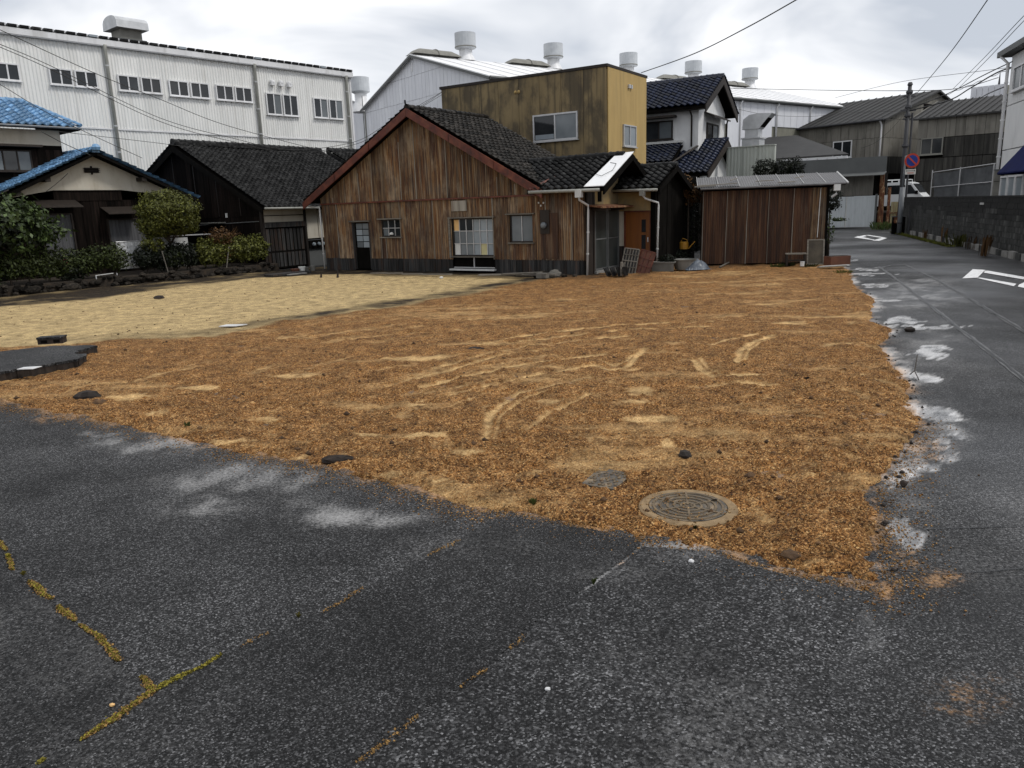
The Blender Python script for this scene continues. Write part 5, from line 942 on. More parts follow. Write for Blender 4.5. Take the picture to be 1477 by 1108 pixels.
for k in range(5):
    v = 4.54+8.65*k
    f = MB().lathe([(.75, 13.2), (.62, 13.5), (.5, 13.65), (.5, 14.15)], 0, v, 20).build('ridge_ventilator', 'white_metal', wh, smooth=True)
    MB().lathe([(.5, 14.05), (.78, 14.12), (.8, 14.16), (.8, 15.2), (.0001, 15.26)], 0, v, 24).build('ventilator_drum', 'drum', f); MB().lathe([(.81, 14.16), (.83, 14.2), (.81, 14.24)], 0, v, 24).build('drum_rim', 'monitor', f)
    v0, v1 = -.3+8.65*k, 3.75+8.65*k; P = []
    for q, (v_, s_) in enumerate(((v0, .02), (v0+.25, .6), (v0+.7, 1), (v1-.7, 1), (v1-.25, .6), (v1, .02))):
        for i in range(9):
            a = math.pi*i/8; P.append((.75*math.cos(a), v_, 13.32+.45*s_*math.sin(a)))
    MB().add(P, [(q*9+i, q*9+i+1, (q+1)*9+i+1, (q+1)*9+i) for q in range(5) for i in range(8)]).build('ridge_monitor', 'monitor', wh, smooth=True); MB().tube([(.78*math.cos(math.pi*i/8), (v0+v1)/2, 13.33+.47*math.sin(math.pi*i/8)) for i in range(9)], .035, 5).build('monitor_band', 'monitor', wh)
w2 = frame('far_warehouse', 'lower white roofed warehouse seen in the gap right of the cream factory', 'warehouse', (-6.34, 59.66), -54)
MB().prism([(-29, 0), (-9.5, 0), (-9.5, 10.1), (-19, 12.6), (-29, 10.1)], 4, 40).build('walls', 'ware_panel', w2); MB().plate([(-19, 3.7, 12.7), (-9.2, 3.7, 10.12), (-9.2, 40, 10.12), (-19, 40, 12.7)], (0, 0, .07)).build('roof_slope', 'white_roof', w2); MB().plate([(-29, 3.7, 10.12), (-19, 3.7, 12.7), (-19, 40, 12.7), (-29, 40, 10.12)], (0, 0, .07)).build('roof_slope', 'white_roof', w2)
Bx('eave_trim', 'grey_paint', w2, -9.5, -9.1, 3.7, 40, 9.98, 10.1)
with turned('right', -9.5):
    pieces('siding_panel', 'ware_panel', w2, [3+1.0*i for i in range(12)], [5, 9.9], 0, .03, gap=.03)
pv = w2.location; q = at(521, 150, 74); lq = Matrix.Rotation(math.radians(54), 3, 'Z') @ (q-Vector((-6.34, 59.66, 0)))
f = MB().lathe([(.95, 11.2), (.7, 11.9), (.55, 12.1), (.55, 13.0)], lq.x, lq.y, 20).build('roof_ventilator', 'white_metal', w2, smooth=True); MB().lathe([(.55, 12.8), (.84, 12.95), (.86, 13.0), (.86, 14.2), (.0001, 14.25)], lq.x, lq.y, 24).build('ventilator_drum', 'drum', f)
# ---------- grey sheds at the right ----------
g1 = frame('grey_gabled_works', 'weathered grey fibre cement works with dark pitched roof and gable facing the lane', 'industrial building', (31.2, 65.44), -54, z=-.55); g1.scale = (1.25,)*3
MB().prism([(0, 0), (13, 0), (13, 7.05), (6.53, 9.0), (0, 7.05)], -.0, .1)
Bx('inner_wall', 'black', g1, -9, -.06, .06, 13, 0, 7.0)
pieces('wall_sheet', 'fibre', g1, [-8.0+.62*i for i in range(14)][:-1]+[0], [3.5, 5.92, 7.08], 0, .04, gap=.02)
with turned('right', 0):
    pieces('wall_sheet', 'fibre', g1, [0]+[.75*i for i in range(1, 17)], [4.7, 5.9, 7.1, 9.2], 0, .04, top=lambda x: 7.1+.31*min(x, 13.06-x) if 0 <= x <= 13.06 else 7.1, apex=6.53, gap=.02)
    pieces('wall_sheet', 'fibre_soot', g1, [0]+[.75*i for i in range(1, 11)], [3.6, 4.69], 0, .04, gap=.02); Bx('dark_opening', 'black', g1, .3, 7.5, .01, .04, 0, 3.59); Bx('gable_vent', 'board_dark', g1, 4.9, 6.0, -.06, -.045, 7.75, 8.25)
deck(g1, [(-9, -.35, 7.05), (.3, -.35, 7.05), (.3, 6.53, 9.2), (-9, 6.53, 9.2)], -.12, 'fibre_roof', 'roof_slope'); deck(g1, [(-9, 6.54, 9.2), (.3, 6.54, 9.2), (.3, 13.4, 7.05), (-9, 13.4, 7.05)], -.12, 'fibre_roof', 'roof_slope')
for i in range(16): MB().plate([(-8.9+.58*i, -.4, 7.07), (-8.84+.58*i, -.4, 7.07), (-8.84+.58*i, 6.5, 9.22), (-8.9+.58*i, 6.5, 9.22)], (0, 0, .035)).build('roof_batten', 'fibre_roof', g1)
MB().tube([(-9, -.45, 7.0), (.2, -.45, 7.0)], .07, 6).build('gutter', 'pole', g1); pipe('downpipe', 'white_metal', g1, [(-.1, -.42, 7.0), (-.1, -.12, 6.7), (-.1, -.12, 3)], .06, False)
window(g1, -3.5, -2.1, 4.8, 5.92, -.05, 2, 'white_metal', 'glass', .07)
g2_ = frame('sooty_works', 'soot stained grey sheeted works with dark roof beside the grey gable', 'industrial building', (32.31, 62.09), -45, z=-.88); g2_.scale = (1.4,)*3
Bx('inner_wall', 'black', g2_, .06, 6.5, .06, 8, 0, 6.2)
us = [.0]+[.47*i for i in range(1, 12)]
skp = lambda a, b, z0, z1: a < 1.25 and z1 > 4.2 and z0 < 5.1 and z0 > 4.0
pieces('wall_sheet', 'fibre', g2_, us, [5.18, 6.25], 0, .04, gap=.015); pieces('wall_sheet', 'fibre_soot', g2_, [1.36]+[.47*i for i in range(3, 12)], [4.13, 5.165], .02, .04, gap=.015); pieces('wall_sheet', 'fibre_soot', g2_, us, [2.9, 4.11], .04, .04, gap=.015); pieces('wall_sheet', 'fibre_soot', g2_, us, [0, 2.88], .06, .04, gap=.015)
pieces('wall_sheet', 'fibre', g2_, [0, .18], [4.13, 5.165], .02, .04); window(g2_, .2, 1.33, 4.3, 5.2, .0, 2, 'monitor', 'glass', .06)
deck(g2_, [(-.3, -.3, 6.25), (6, -.3, 6.25), (6, 4, 7.45), (-.3, 4, 7.45)], -.08, 'fibre_roof', 'roof_slope'); 
for i in range(18): MB().plate([(-.25+.35*i, -.33, 6.27), (-.2+.35*i, -.33, 6.27), (-.2+.35*i, 4, 7.47), (-.25+.35*i, 4, 7.47)], (0, 0, .035)).build('roof_batten', 'fibre_roof', g2_)
with turned('left', 0): MB().prism([(0, 0), (0, 6.2), (-4, 7.4), (-8, 6.2), (-8, 0)][::-1], -.02, .03).build('end_wall', 'fibre', g2_)
MB().plate([(-.35, -.35, 6.12), (-.35, 4, 7.34), (-.35, 4, 7.5), (-.35, -.35, 6.28)], (.05, 0, 0)).build('verge_trim', 'fibre', g2_)
q = at(1425, 130, 85); tk = frame('pale_rooftop_block', 'pale panelled rooftop block rising behind the sooty works with a thin mast', 'building', (q.x, q.y), -45); Bx('inner_wall', 'ware_low', tk, -1.5, 1.8, .05, 3, 0, q.z+.3)
pieces('wall_panel', 'ware_panel', tk, [-1.6+.55*i for i in range(7)], [6, q.z+.45], 0, .05, gap=.03); MB().tube([(.9, .3, q.z+.4), (.9, .3, q.z+1.6)], [.12, .03], 6).build('mast', 'pole', tk)
lr = frame('low_dark_roofed_shed', 'low shed with flat dark roof and white gutter below the grey works', 'shed', (25.16, 57.76), -35, z=-.88); lr.scale = (1.4,)*3
Bx('walls', 'fibre_soot', lr, -9, -.4, .4, 7, 0, 4.1); MB().plate([(-9, -.2, 4.28), (0, -.2, 4.3), (-4.2, 5.6, 5.85), (-9, 5.6, 5.9)], (0, 0, .06)).build('roof_slope', 'fibre_roof', lr); MB().plate([(-9, -.2, 4.28), (-9, 5.6, 5.9), (-4.2, 5.6, 5.85), (-6.2, 8.2, 4.5)], (0, 0, .05)).build('roof_slope', 'fibre_roof', lr)
for i in range(12): Bx('gutter_length', 'white_metal', lr, -6.0+.5*i, -5.53+.5*i, -.36, -.22, 4.1, 4.26)
Bx('fascia', 'darkwood', lr, -6, -.1, -.2, -.1, 3.85, 4.1); MB().plate([(-7.6, -.1, 4.8), (-5.0, -.1, 4.36), (-5.0, .5, 4.52), (-7.6, 1.2, 5.1)], (0, 0, .1)).build('white_roof_edge', 'white_roof', lr)
sc_ = frame('ribbed_screen', 'pale green ribbed metal screen wall behind the navy tiled house', 'wall', (12.24, 35.98), -35)
corr('ribbed_sheet', 'ribbed', sc_, -2.2, -1.45, 0, 4.58, 0, .16, .02, 'box'); corr('ribbed_sheet', 'ribbed', sc_, -1.46, -.74, 0, 4.58, .01, .16, .02, 'box'); corr('ribbed_sheet', 'ribbed', sc_, -.75, 0, 0, 4.58, 0, .16, .02, 'box'); Bx('cap', 'ribbed', sc_, -2.2, .02, -.05, .3, 4.58, 4.62); Bx('back_wall', 'ribbed', sc_, -2.2, 0, .06, .3, 0, 4.57)
du = frame('exhaust_duct', 'silver square exhaust duct with curved cowl above the ribbed screen', 'exhaust duct', (13.0, 38.6), -35)
du.location.z = 4.6; dz = lambda z: z-4.6
q = at(1087, 190, 38.6); du.location = (q.x, q.y, 0)
MB().box(-.42, .42, -.42, .42, 4.5, 5.05).build('duct_base', 'duct', du); MB().box(-.47, .47, -.47, .47, 5.052, 5.12).build('duct_flange', 'duct', du); MB().box(-.32, .32, -.32, .32, 5.122, 5.5).build('duct_riser', 'duct', du)
P = [(-.45, 5.5), (.35, 5.5), (.75, 5.95), (.95, 6.15), (.3, 6.2), (-.15, 6.15), (-.42, 5.95)]; MB().prism(P, -.36, .36).build('duct_cowl', 'duct', du); MB().plate([(.4, -.33, 5.6), (.74, -.33, 6.0), (.74, .33, 6.0), (.4, .33, 5.6)], (.03, 0, -.03)).build('duct_mouth', 'black', du)
# gate block at the lane end
gt = frame('white_gate', 'white slatted metal gate closing the end of the lane', 'gate', (25.03, 52.74), -31)
for i in range(3): 
    a = -5.7+1.9*i; f = Bx('gate_leaf', 'gate_white', gt, a+.02, a+1.86, 0, .05, .12, 2.18)
    for k in range(12): Bx('gate_slat', 'gate_white', f, a+.06+.15*k, a+.17+.15*k, -.02, -.002, .14, 2.16)
Bx('gate_edge', 'paper', gt, -1.92, -1.86, -.04, 0, .12, 2.18); Bx('gate_post', 'grey_paint', gt, -.1, .02, -.1, .1, 0, 2.3)
ls = frame('lean_to', 'grey lean-to with plain metal fascia and corrugated skirt above the white gate', 'shed', (25.03, 52.74), -31)
Bx('fascia_panel', 'grey_paint', ls, -9.5, .45, -.3, -.2, 3.72, 4.72); MB().plate([(-9.5, -.31, 3.7), (.5, -.31, 3.7), (.4, -.9, 3.5), (-9.5, -.9, 3.5)], (0, 0, .03)).build('skirt_roof', 'grey_paint', ls)
for i in range(6): corr('corrugated_sheet', 'fibre', ls, -6.6+1.05*i, -5.54+1.05*i, 2.22, 3.52, .1-.015*(i % 2), .1, .015)
Bx('inner', 'black', ls, -9.4, .3, .16, 3, 2.2, 3.7); Bx('side_post', 'rust_post', ls, .1, .35, .0, .25, 0, 3.7)
# rusty fence between gate and wall
rf = frame('rusty_fence', 'flaking rusty posts and faded yellow corrugated fence right of the white gate', 'fence', (25.2, 52.4), -35)
for x, w, h in ((.0, .3, 2.75), (.42, .22, 2.7)): MB().tube([(x, 0, 0), (x+.02, 0, 1.2), (x, 0, h)], [w/2, w/2*.9, w/2*.95], 6).build('rusty_post', 'rust_post', rf)
for i in range(3): corr('yellow_sheet', 'yellow_fence', rf, .6+.42*i, 1.03+.42*i, .3, 1.75, -.1-.02*(i % 2), .1, .02)
MB().plate([(.85, -.3, .2), (1.0, -.3, .2), (1.35, -.25, 2.05), (1.2, -.25, 2.05)], (0, .04, 0)).build('leaning_plank', 'rust_post', rf); Bx('cross_rail', 'rust_post', rf, .55, 1.9, -.2, -.16, 1.0, 1.07)
# block wall along the lane
bw = frame('block_wall', 'long sooty concrete block wall along the right side of the lane', 'wall', (23.7, 46.55), -108)
Bx('wall_core', 'block', bw, 0, 34, .02, .16, 0, 1.98)
bm = {}
def blockmesh(m_, w=.385, h=.185):
    if (m_, w) not in bm:
        me = bpy.data.meshes.new('block'); b_ = MB().box(0, w, -.0, .03, 0, h); me.from_pydata(b_.v, [], b_.f); me.materials.append(K[m_]); bm[(m_, w)] = me
    return bm[(m_, w)]
rest = MB(); restb = MB()
for j in range(9):
    for i in range(60):
        u = .4*i-.2*(j % 2); z = .24+.195*j
        dk_ = j >= 7 or (j == 6 and vn(np.array([u*1.3]), np.array([.0]), 61)[0] > -.15) or (j == 5 and vn(np.array([u*1.1]), np.array([3.]), 61)[0] > .18)
        y = -.012-random.uniform(0, .008)
        if u > 10.6 and u < 23.2 and j > 0: link('block', blockmesh('block_black' if dk_ else 'block'), bw, Matrix.Translation((u, y, z)))
        else: (restb if dk_ else rest).box(max(u, 0), u+.385, y, .01, z, z+.185)
for r_, m_ in ((rest, 'block'), (restb, 'block_black')): r_.build('blocks', m_, bw)['kind'] = 'stuff'
MB().box(0, 34, -.03, .18, 1.985, 2.05).build('coping', 'block_black', bw)
for i in range(30):
    u = 3+.72*i+random.uniform(-.05, .05); o = Bx('footing_stone', 'concrete' if i % 3 else 'block', bw, u, u+.55+random.uniform(0, .1), -.1-random.uniform(0, .05), .0, -.02, .2+random.uniform(0, .04))
    if i > 8: Bx('drain_recess', 'black', bw, u+.68, u+.71, -.04, 0, 0, .2)
Bx('name_plate', 'pipe', bw, 17.2, 17.75, -.045, -.036, 1.72, 1.8)
Bx('end_frame', 'pole', bw, .2, .28, -.2, -.12, 0, 1.3); Bx('end_frame', 'pole', bw, 3.0, 3.06, -.16, -.08, 0, 1.3)
tag(MB().slab([(23.98, 46.6), (14.2, 17), (60, 10), (60, 90), (27.6, 75), (27.6, 53), (26.9, 51.0)], -.3, .95).build('raised_yard', 'soil'), kind='structure')
# white building at the right edge
nb = frame('white_roadside_building', 'white panelled two storey building at the right edge with navy awning', 'building', (22.28, 35.44), -108, z=-.77); nb.scale = (1.35,)*3
Bx('inner_wall', 'ware_panel', nb, .25, 9, .06, 7, .9, 6.4)
pieces('wall_panel', 'plaster_white', nb, [.2, 2.7, 5.2, 7.7, 9], [2.86, 3.5, 4.88, 6.42], 0, .05, gap=.03); Bx('roof_edge', 'grey_paint', nb, -.35, 9.2, -.35, 3, 6.45, 6.62); Bx('navy_band', 'navy_paint', nb, .1, 9, -.05, 0, 2.72, 2.83)
window(nb, .75, 3.2, 5.25, 6.0, -.055, 3, 'white_metal', 'glass_grey', .06)
pipe('downpipe', 'white_metal', nb, [(.0, -.32, 6.45), (.12, -.12, 6.2), (.12, -.12, 1)], .05)
for i in range(5): window(nb, .5+.8*i, 1.25+.8*i, 1.1, 2.68, -.03, 1, 'white_metal', 'glass_frost', .06, False)
MB().plate([(2.9, -.08, 3.6), (8, -.08, 3.6), (8, -.8, 2.7), (2.9, -.8, 2.7)], (0, 0, .04)).build('awning', 'navy_paint', nb); MB().plate([(2.9, -.08, 3.58), (2.9, -.8, 2.68), (2.9, -.08, 2.68)], (.03, 0, 0)).build('awning_side', 'navy_paint', nb)
# mesh screen on poles
q = at(1440, 283, 36); q_ = at(1345, 283, 43); ms = frame('mesh_screen', 'grey mesh tarp hung on thin poles behind the block wall', 'screen', (q.x, q.y), math.degrees(math.atan2(q.y-q_.y, q.x-q_.x))); ms.scale = ((q-q_).xy.length/2.75, 1, 1.08)
V = []; nx_, nz_ = 40, 10
for j in range(nz_+1):
    for i in range(nx_+1): V.append((-2.75+2.6*i/nx_, .04*math.sin(i*.9+j*.4)+.03*math.sin(i*2.3-j), 1.2+1.85*j/nz_-(.05*math.sin(math.pi*(i % 20)/20) if j == nz_ else 0)-.0*i+.12*i/nx_))
MB().add(V, [(j*(nx_+1)+i, j*(nx_+1)+i+1, (j+1)*(nx_+1)+i+1, (j+1)*(nx_+1)+i) for j in range(nz_) for i in range(nx_)]).build('mesh_sheet', 'mesh', ms, smooth=True)
for x in (-2.78, -1.5, -.2): MB().tube([(x, -.08, .9), (x, -.08, 3.2)], .022, 6).build('screen_pole', 'alu', ms)
MB().tube([(-2.8, -.08, 2.35), (-.15, -.08, 2.45)], .02, 6).build('screen_rail', 'alu', ms); MB().tube([(-2.8, -.08, 3.08), (-.15, -.08, 3.2)], .02, 6).build('screen_rail', 'alu', ms)
q = at(1438, 283, 35.2); pz = frame('grey_pillar', 'plain grey concrete gate pillar between the mesh screen and the white building', 'pillar', (q.x, q.y), -25); Bx('pillar_shaft', 'monitor', pz, -.2, .17, -.15, .15, .9, 3.1); Bx('pillar_cap', 'grey_paint', pz, -.22, .19, -.17, .17, 3.102, 3.16); Bx('pillar_joint', 'black', pz, -.203, .173, -.153, -.15, 2.62, 2.64)
# van
q = at(1331, 282, 56); vn_ = frame('parked_van', 'white van with roof rack parked behind the block wall', 'van', (q.x, q.y), -42, z=1.0); vn_.scale = (1.1,)*3
side = [(-4.3, .35), (-4.3, 1.6), (-4.2, 1.86), (-1.0, 1.9), (-.72, 1.82), (-.2, 1.15), (0, .95), (.05, .4)]
MB().prism(side, 0, 1.7).build('body', 'van', vn_)
MB().prism([(-.98, 1.12), (-.98, 1.7), (-.76, 1.7), (-.35, 1.12)], -.012, -.002).build('side_window', 'glass', vn_); MB().prism([(-2.2, 1.12), (-2.2, 1.7), (-1.1, 1.7), (-1.1, 1.12)], -.012, -.002).build('side_window', 'glass', vn_); MB().prism([(-4.1, 1.12), (-4.1, 1.7), (-2.35, 1.7), (-2.35, 1.12)], -.012, -.002).build('side_window', 'glass', vn_)
MB().plate([(-.66, .1, 1.76), (-.66, 1.6, 1.76), (-.22, 1.6, 1.19), (-.22, .1, 1.19)], (.02, 0, .015)).build('windscreen', 'glass', vn_); MB().box(-.42, -.3, -.22, -.02, 1.1, 1.32).build('wing_mirror', 'black', vn_)
for x in (-3.5, -.8):
    o = MB().lathe([(.0001, 0), (.28, 0), (.3, .03), (.3, .17), (.28, .2), (.0001, .2)], 0, 0, 20).build('wheel', 'black', vn_); o.matrix_basis = Matrix.Translation((x, .2, .3)) @ Matrix.Rotation(math.pi/2, 4, 'X')
Bx('headlight', 'glass_frost', vn_, .03, .07, .1, .35, .7, .9); Bx('bumper', 'grey_paint', vn_, .05, .12, .0, 1.7, .3, .5)
rk = MB(); 
for y in (.15, 1.55): rk.tube([(-4.1, y, 2.06), (-1.1, y, 2.06)], .025, 6)
for x in np.linspace(-4.1, -1.1, 8): rk.tube([(x, .15, 1.88), (x, .15, 2.06), (x, 1.55, 2.06), (x, 1.55, 1.88)], .02, 5)
rk.build('roof_rack', 'van', vn_)
# pole and sign
q = G(1296, 333); up_ = frame('utility_pole', 'slender dark utility pole at the far end of the block wall', 'utility pole', (q.x, q.y))
MB().tube([(0, 0, 0), (0, 0, 8.55)], [.15, .11], 10).build('pole_shaft', 'pole', up_, smooth=True); MB().tube([(.28, -.05, 0), (.26, -.05, 7.0)], .06, 6).build('cable_pipe', 'pole', up_)
for z, w in ((7.9, .35), (7.1, .45), (6.6, .25)): Bx('crossarm', 'pole', up_, -w, w, -.06, .06, z, z+.09)
for z in (8.1, 7.25, 6.75, 5.0): MB().lathe([(.17, z), (.2, z+.08), (.17, z+.2)], 0, 0, 10).build('pole_band', 'pole', up_)
MB().lathe([(.12, 8.56), (.16, 8.6), (.1, 8.75), (.0001, 8.76)], 0, 0, 10).build('pole_cap', 'pole', up_)
q = at(1299.5, 300, 44); sg = frame('no_parking_sign', 'round blue and red no parking sign on a grey post', 'road sign', (q.x, q.y), -8)
MB().tube([(0, 0, 0), (0, 0, 2.6)], .13, 12).build('post', 'pole_grey', sg, smooth=True); MB().tube([(0, 0, 2.6), (.05, 0, 4.3)], .055, 10).build('post_top', 'pole_grey', sg, smooth=True); MB().lathe([(.15, .6), (.16, .64), (.15, .68)], 0, 0, 12).build('post_band', 'pole', sg)
def disc(nm, m_, r0, r1, y, cx, cz, par, n=40):
    V = []; F = []
    for k in range(n):
        a = 2*math.pi*k/n; V += [(cx+r0*math.cos(a), y, cz+r0*math.sin(a)), (cx+r1*math.cos(a), y, cz+r1*math.sin(a))]
    F = [(2*k, 2*((k+1) % n), 2*((k+1) % n)+1, 2*k+1) for k in range(n)]; me = bpy.data.meshes.new(nm); me.from_pydata(V, [], F); me.materials.append(K[m_]); return link(nm, me, par)
cx, cz = .36, 4.02
pl = MB().tube([(cx, -.09, cz), (cx, -.06, cz)], .39, 40).build('sign_plate', 'sign_red', sg); disc('blue_field', 'sign_blue', .0, .295, -.094, cx, cz, pl)
c_, s_ = math.cos(math.radians(-45)), math.sin(math.radians(-45)); w_ = .04
MB().plate([(cx+.33*c_-w_*s_, -.097, cz+.33*s_+w_*c_), (cx-.33*c_-w_*s_, -.097, cz-.33*s_+w_*c_), (cx-.33*c_+w_*s_, -.097, cz-.33*s_-w_*c_), (cx+.33*c_+w_*s_, -.097, cz+.33*s_-w_*c_)], (0, -.003, 0)).build('red_slash', 'sign_red', pl)
sp_ = Bx('sub_plate', 'sign_white', sg, cx-.32, cx+.24, -.09, -.07, 3.28, 3.56)
Bx('arrow_bar', 'black', sp_, cx-.2, cx+.13, -.096, -.092, 3.46, 3.485)
for s_, x in ((1, cx+.15), (-1, cx-.22)): MB().add([(x, -.096, 3.43), (x, -.096, 3.52), (x+.06*s_, -.096, 3.472)], [(0, 1, 2)]).build('arrow_head', 'black', sp_)
Bx('red_bar', 'sign_red', sp_, cx-.2, cx+.13, -.096, -.092, 3.34, 3.375)
q = at(1297, 320, 44.6); cb = frame('black_cabinet', 'small black metal box at the foot of the sign post', 'utility box', (q.x, q.y), -20); Bx('box_body', 'black', cb, -.35, .3, -.1, .3, 0, .95); Bx('box_lid', 'pole', cb, -.38, .33, -.13, .33, .952, 1.0); Bx('box_door', 'rust_post', cb, -.3, .0, -.112, -.101, .62, .94)

# ================= SHED, GARDEN, SMALL THINGS =================
sh = frame('rusted_shed', 'dark rusted corrugated iron shed with grey sloping roof at the lane corner', 'shed', (6.75, 26.8), -12.3)
Bx('inner_wall', 'black', sh, .06, 3.94, .08, 1.5, 0, 2.5); eu = [0, .79, 1.46, 2.15, 2.94, 3.52, 4.0]
for i, (a, b) in enumerate(zip(eu[:-1], eu[1:])): corr('corrugated_sheet', 'rust_shed' if i < 5 else 'rust_sheet', sh, a, b+.02, .04+random.uniform(0, .05), 2.58, -.014*(i % 2), .076, .01, tilt=random.uniform(-.01, .01))
for i, u in enumerate(eu[:-2]): MB().tube([(u+random.uniform(-.01, .01), -.035, .06+.3*(i == 4)), (u, -.035, 1.3), (u+.015, -.03, 2.52)], .013, 5).build('lap_edge', 'grey_sheet', sh)
MB().tube([(3.75, -.03, .9), (3.78, -.03, 2.5)], .012, 5).build('lap_edge', 'paper', sh)
with turned('right', 4.02):
    corr('corrugated_sheet', 'rust_shed', sh, .0, .8, .05, 2.6, 0, .076, .01); corr('corrugated_sheet', 'rust_shed', sh, .78, 1.5, .05, 2.8, -.012, .076, .01)
with turned('left', 0): corr('corrugated_sheet', 'rust_shed', sh, -1.5, 0, .05, 2.6, 0, .076, .01)
Bx('corner_post', 'black', sh, 3.98, 4.06, -.03, .06, 0, 2.6); Bx('head_rail', 'black', sh, -.05, 4.2, -.05, .02, 2.52, 2.6)
for i in range(7):
    a = -.2+.68*i; n_ = 36; V = []
    for q in range(n_+1):
        x = a+.7*q/n_; z = .012*math.sin(2*math.pi*x/.078)+.008*(i % 2); V += [(x, -.3, 2.64+z+.01*math.sin(i*2.1)), (x, 1.62, 3.03+z)]
    MB().add(V, [(2*q, 2*q+2, 2*q+3, 2*q+1) for q in range(n_)]).build('roof_sheet', 'shed_roof', sh, smooth=True)
    MB().plate([(a, -.29, 2.665), (a+.012, -.29, 2.665), (a+.012, 1.62, 3.06), (a, 1.62, 3.06)], (0, 0, .006)).build('roof_lap', 'pipe', sh)
deck(sh, [(-.15, -.25, 2.61), (4.5, -.25, 2.61), (4.5, 1.6, 2.99), (-.15, 1.6, 2.99)], -.04)
MB().tube([(4.56, -.3, 2.64), (4.56, 1.62, 3.04)], .03, 6).build('verge_pipe', 'pipe', sh)
for (a, b, w) in (((-.2, -.22, 2.7), (1.1, -.12, 2.74), .05), ((.9, .25, 2.85), (1.15, .6, 2.92), .06), ((1.7, -.05, 2.78), (2.3, .1, 2.8), .04), ((2.4, -.2, 2.71), (2.95, -.15, 2.72), .06), ((-.3, -.3, 2.66), (.4, -.28, 2.68), .07), ((3.0, .3, 2.85), (3.3, .45, 2.9), .03)):
    d_ = (Vector(b)-Vector(a)).normalized()*0; MB().plate([Vector(a), Vector(b), Vector(b)+Vector((0, w, w*.27)), Vector(a)+Vector((0, w, w*.27))], (0, 0, .02)).build('loose_batten', 'timber', sh)
Bx('rain_box', 'paper', sh, 4.13, 4.33, -.36, -.2, 2.4, 2.6); MB().tube([(4.23, -.28, 2.4), (4.23, -.26, 2.3), (4.1, -.2, 2.2)], .04, 8).build('pipe_elbow', 'pipe', sh); MB().tube([(-.1, -.33, 2.6), (4.5, -.33, 2.62)], .035, 6).build('gutter', 'shed_roof', sh)
def put(name, label, cat, px, py, deg, fn, group=None, z=.055):
    q = G(px, py, z); f = frame(name, label, cat, (q.x, q.y), deg, group, z); fn(f); return f
def f_board(f):
    XF[0] = Matrix.Rotation(math.radians(-8), 4, 'X')
    MB().box(-.27, .27, 0, .03, 0, .045).box(-.27, .27, 0, .03, .79, .83).box(-.27, -.225, .001, .03, .045, .79).box(.225, .27, .001, .03, .045, .79).build('frame', 'timber', f); Bx('panel', 'board_tan', f, -.225, .225, .012, .022, .045, .79); XF[0] = None
put('leaning_board', 'framed brown panel leaning on the right end of the rusted shed', 'panel', 1176, 382, -12, f_board)
def f_crate(f):
    Bx('seat_board', 'timber', f, -.32, .32, -.15, .15, .36, .4)
    for x in (-.28, .28):
        for y in (-.12, .12): Bx('leg', 'darkwood', f, x-.025, x+.025, y-.025, y+.025, 0, .36)
    Bx('rail', 'darkwood', f, -.25, .25, -.1, -.08, .15, .2)
put('low_bench', 'small broken wooden bench in front of the rusted shed', 'bench', 1147, 383, -12, f_crate)
def f_bucket(f): MB().lathe([(.06, 0), (.07, .14), (.068, .14), (.05, .02)], n=14).build('cup', 'paper', f); MB().lathe([(.07, .13), (.075, .14), (.07, .15)], n=14).build('rim', 'alu', f)
put('white_cup', 'small white pot beside the broken bench at the shed', 'pot', 1157, 384, 0, f_bucket)
def f_planter(f):
    MB().slab([(-.4, -.16), (.4, -.16), (.44, .2), (-.36, .2)], 0, .28).build('planter_box', 'terracotta', f); Bx('soil', 'soil', f, -.34, .36, -.1, .15, .285, .29)
put('planter', 'long brown planter box on the asphalt right of the rusted shed', 'planter', 1207, 382, 20, f_planter)
def f_planks(f):
    for i in range(3): MB().plate([(-.6+.15*i, -.05+.12*i, .02), (.35+.15*i, -.08+.13*i, .03), (.36+.15*i, .01+.13*i, .03), (-.6+.15*i, .04+.12*i, .02)], (0, 0, .03)).build('plank', 'pipe' if i == 1 else 'timber', f)
put('plank_pile', 'whitish planks lying flat at the right foot of the rusted shed', 'planks', 1205, 386, 8, f_planks)
p = [G(1038,388), G(1052,383), G(1078,380), G(1084,376), G(1088,381)]
br_ = frame('bare_branch', 'long bare branch lying before the left end of the rusted shed', 'branch', (p[0].x, p[0].y)); lo = [q-Vector((p[0].x, p[0].y, 0)) for q in p]
MB().tube([(q.x, q.y, .06+.06*i) for i, q in enumerate(lo)], [.03, .025, .02, .015, .01], 6).build('stem', 'timber', br_)
MB().tube([(lo[1].x, lo[1].y, .1), (lo[1].x+.9, lo[1].y+.1, .06)], .015, 5).build('side_twig', 'timber', br_); MB().tube([(lo[3].x, lo[3].y, .22), (lo[3].x+.1, lo[3].y, .42)], .012, 5).build('side_twig', 'timber', br_)
# things leaning and lying by the entrance
def f_rack(m_, w, h, nx, nz, lean, yaw=0):
    def fn(f):
        XF[0] = Matrix.Rotation(math.radians(yaw), 4, 'Y') @ Matrix.Rotation(math.radians(-lean), 4, 'X')
        for i in range(nx+1): Bx('slat', m_, f, -w/2+w*i/nx-.018, -w/2+w*i/nx+.018, 0, .02, 0, h)
        for j in range(nz+1): Bx('rail', m_, f, -w/2, w/2, -.02, -.001, h*j/nz-.015, h*j/nz+.015)
        Bx('backing', 'board_grey' if m_ != 'barge' else 'terracotta', f, -w/2, w/2, .022, .03, .01, h); XF[0] = None
    return fn
put('wooden_rack', 'grey slatted wooden rack leaning left of the orange door', 'rack', 905, 394, -33, f_rack('timber', .5, .78, 5, 4, 14, 6))
put('wooden_rack', 'reddish brown broken rack leaning in front of the orange door', 'rack', 925, 394, -33, f_rack('barge', .48, .72, 3, 3, 16, 14))
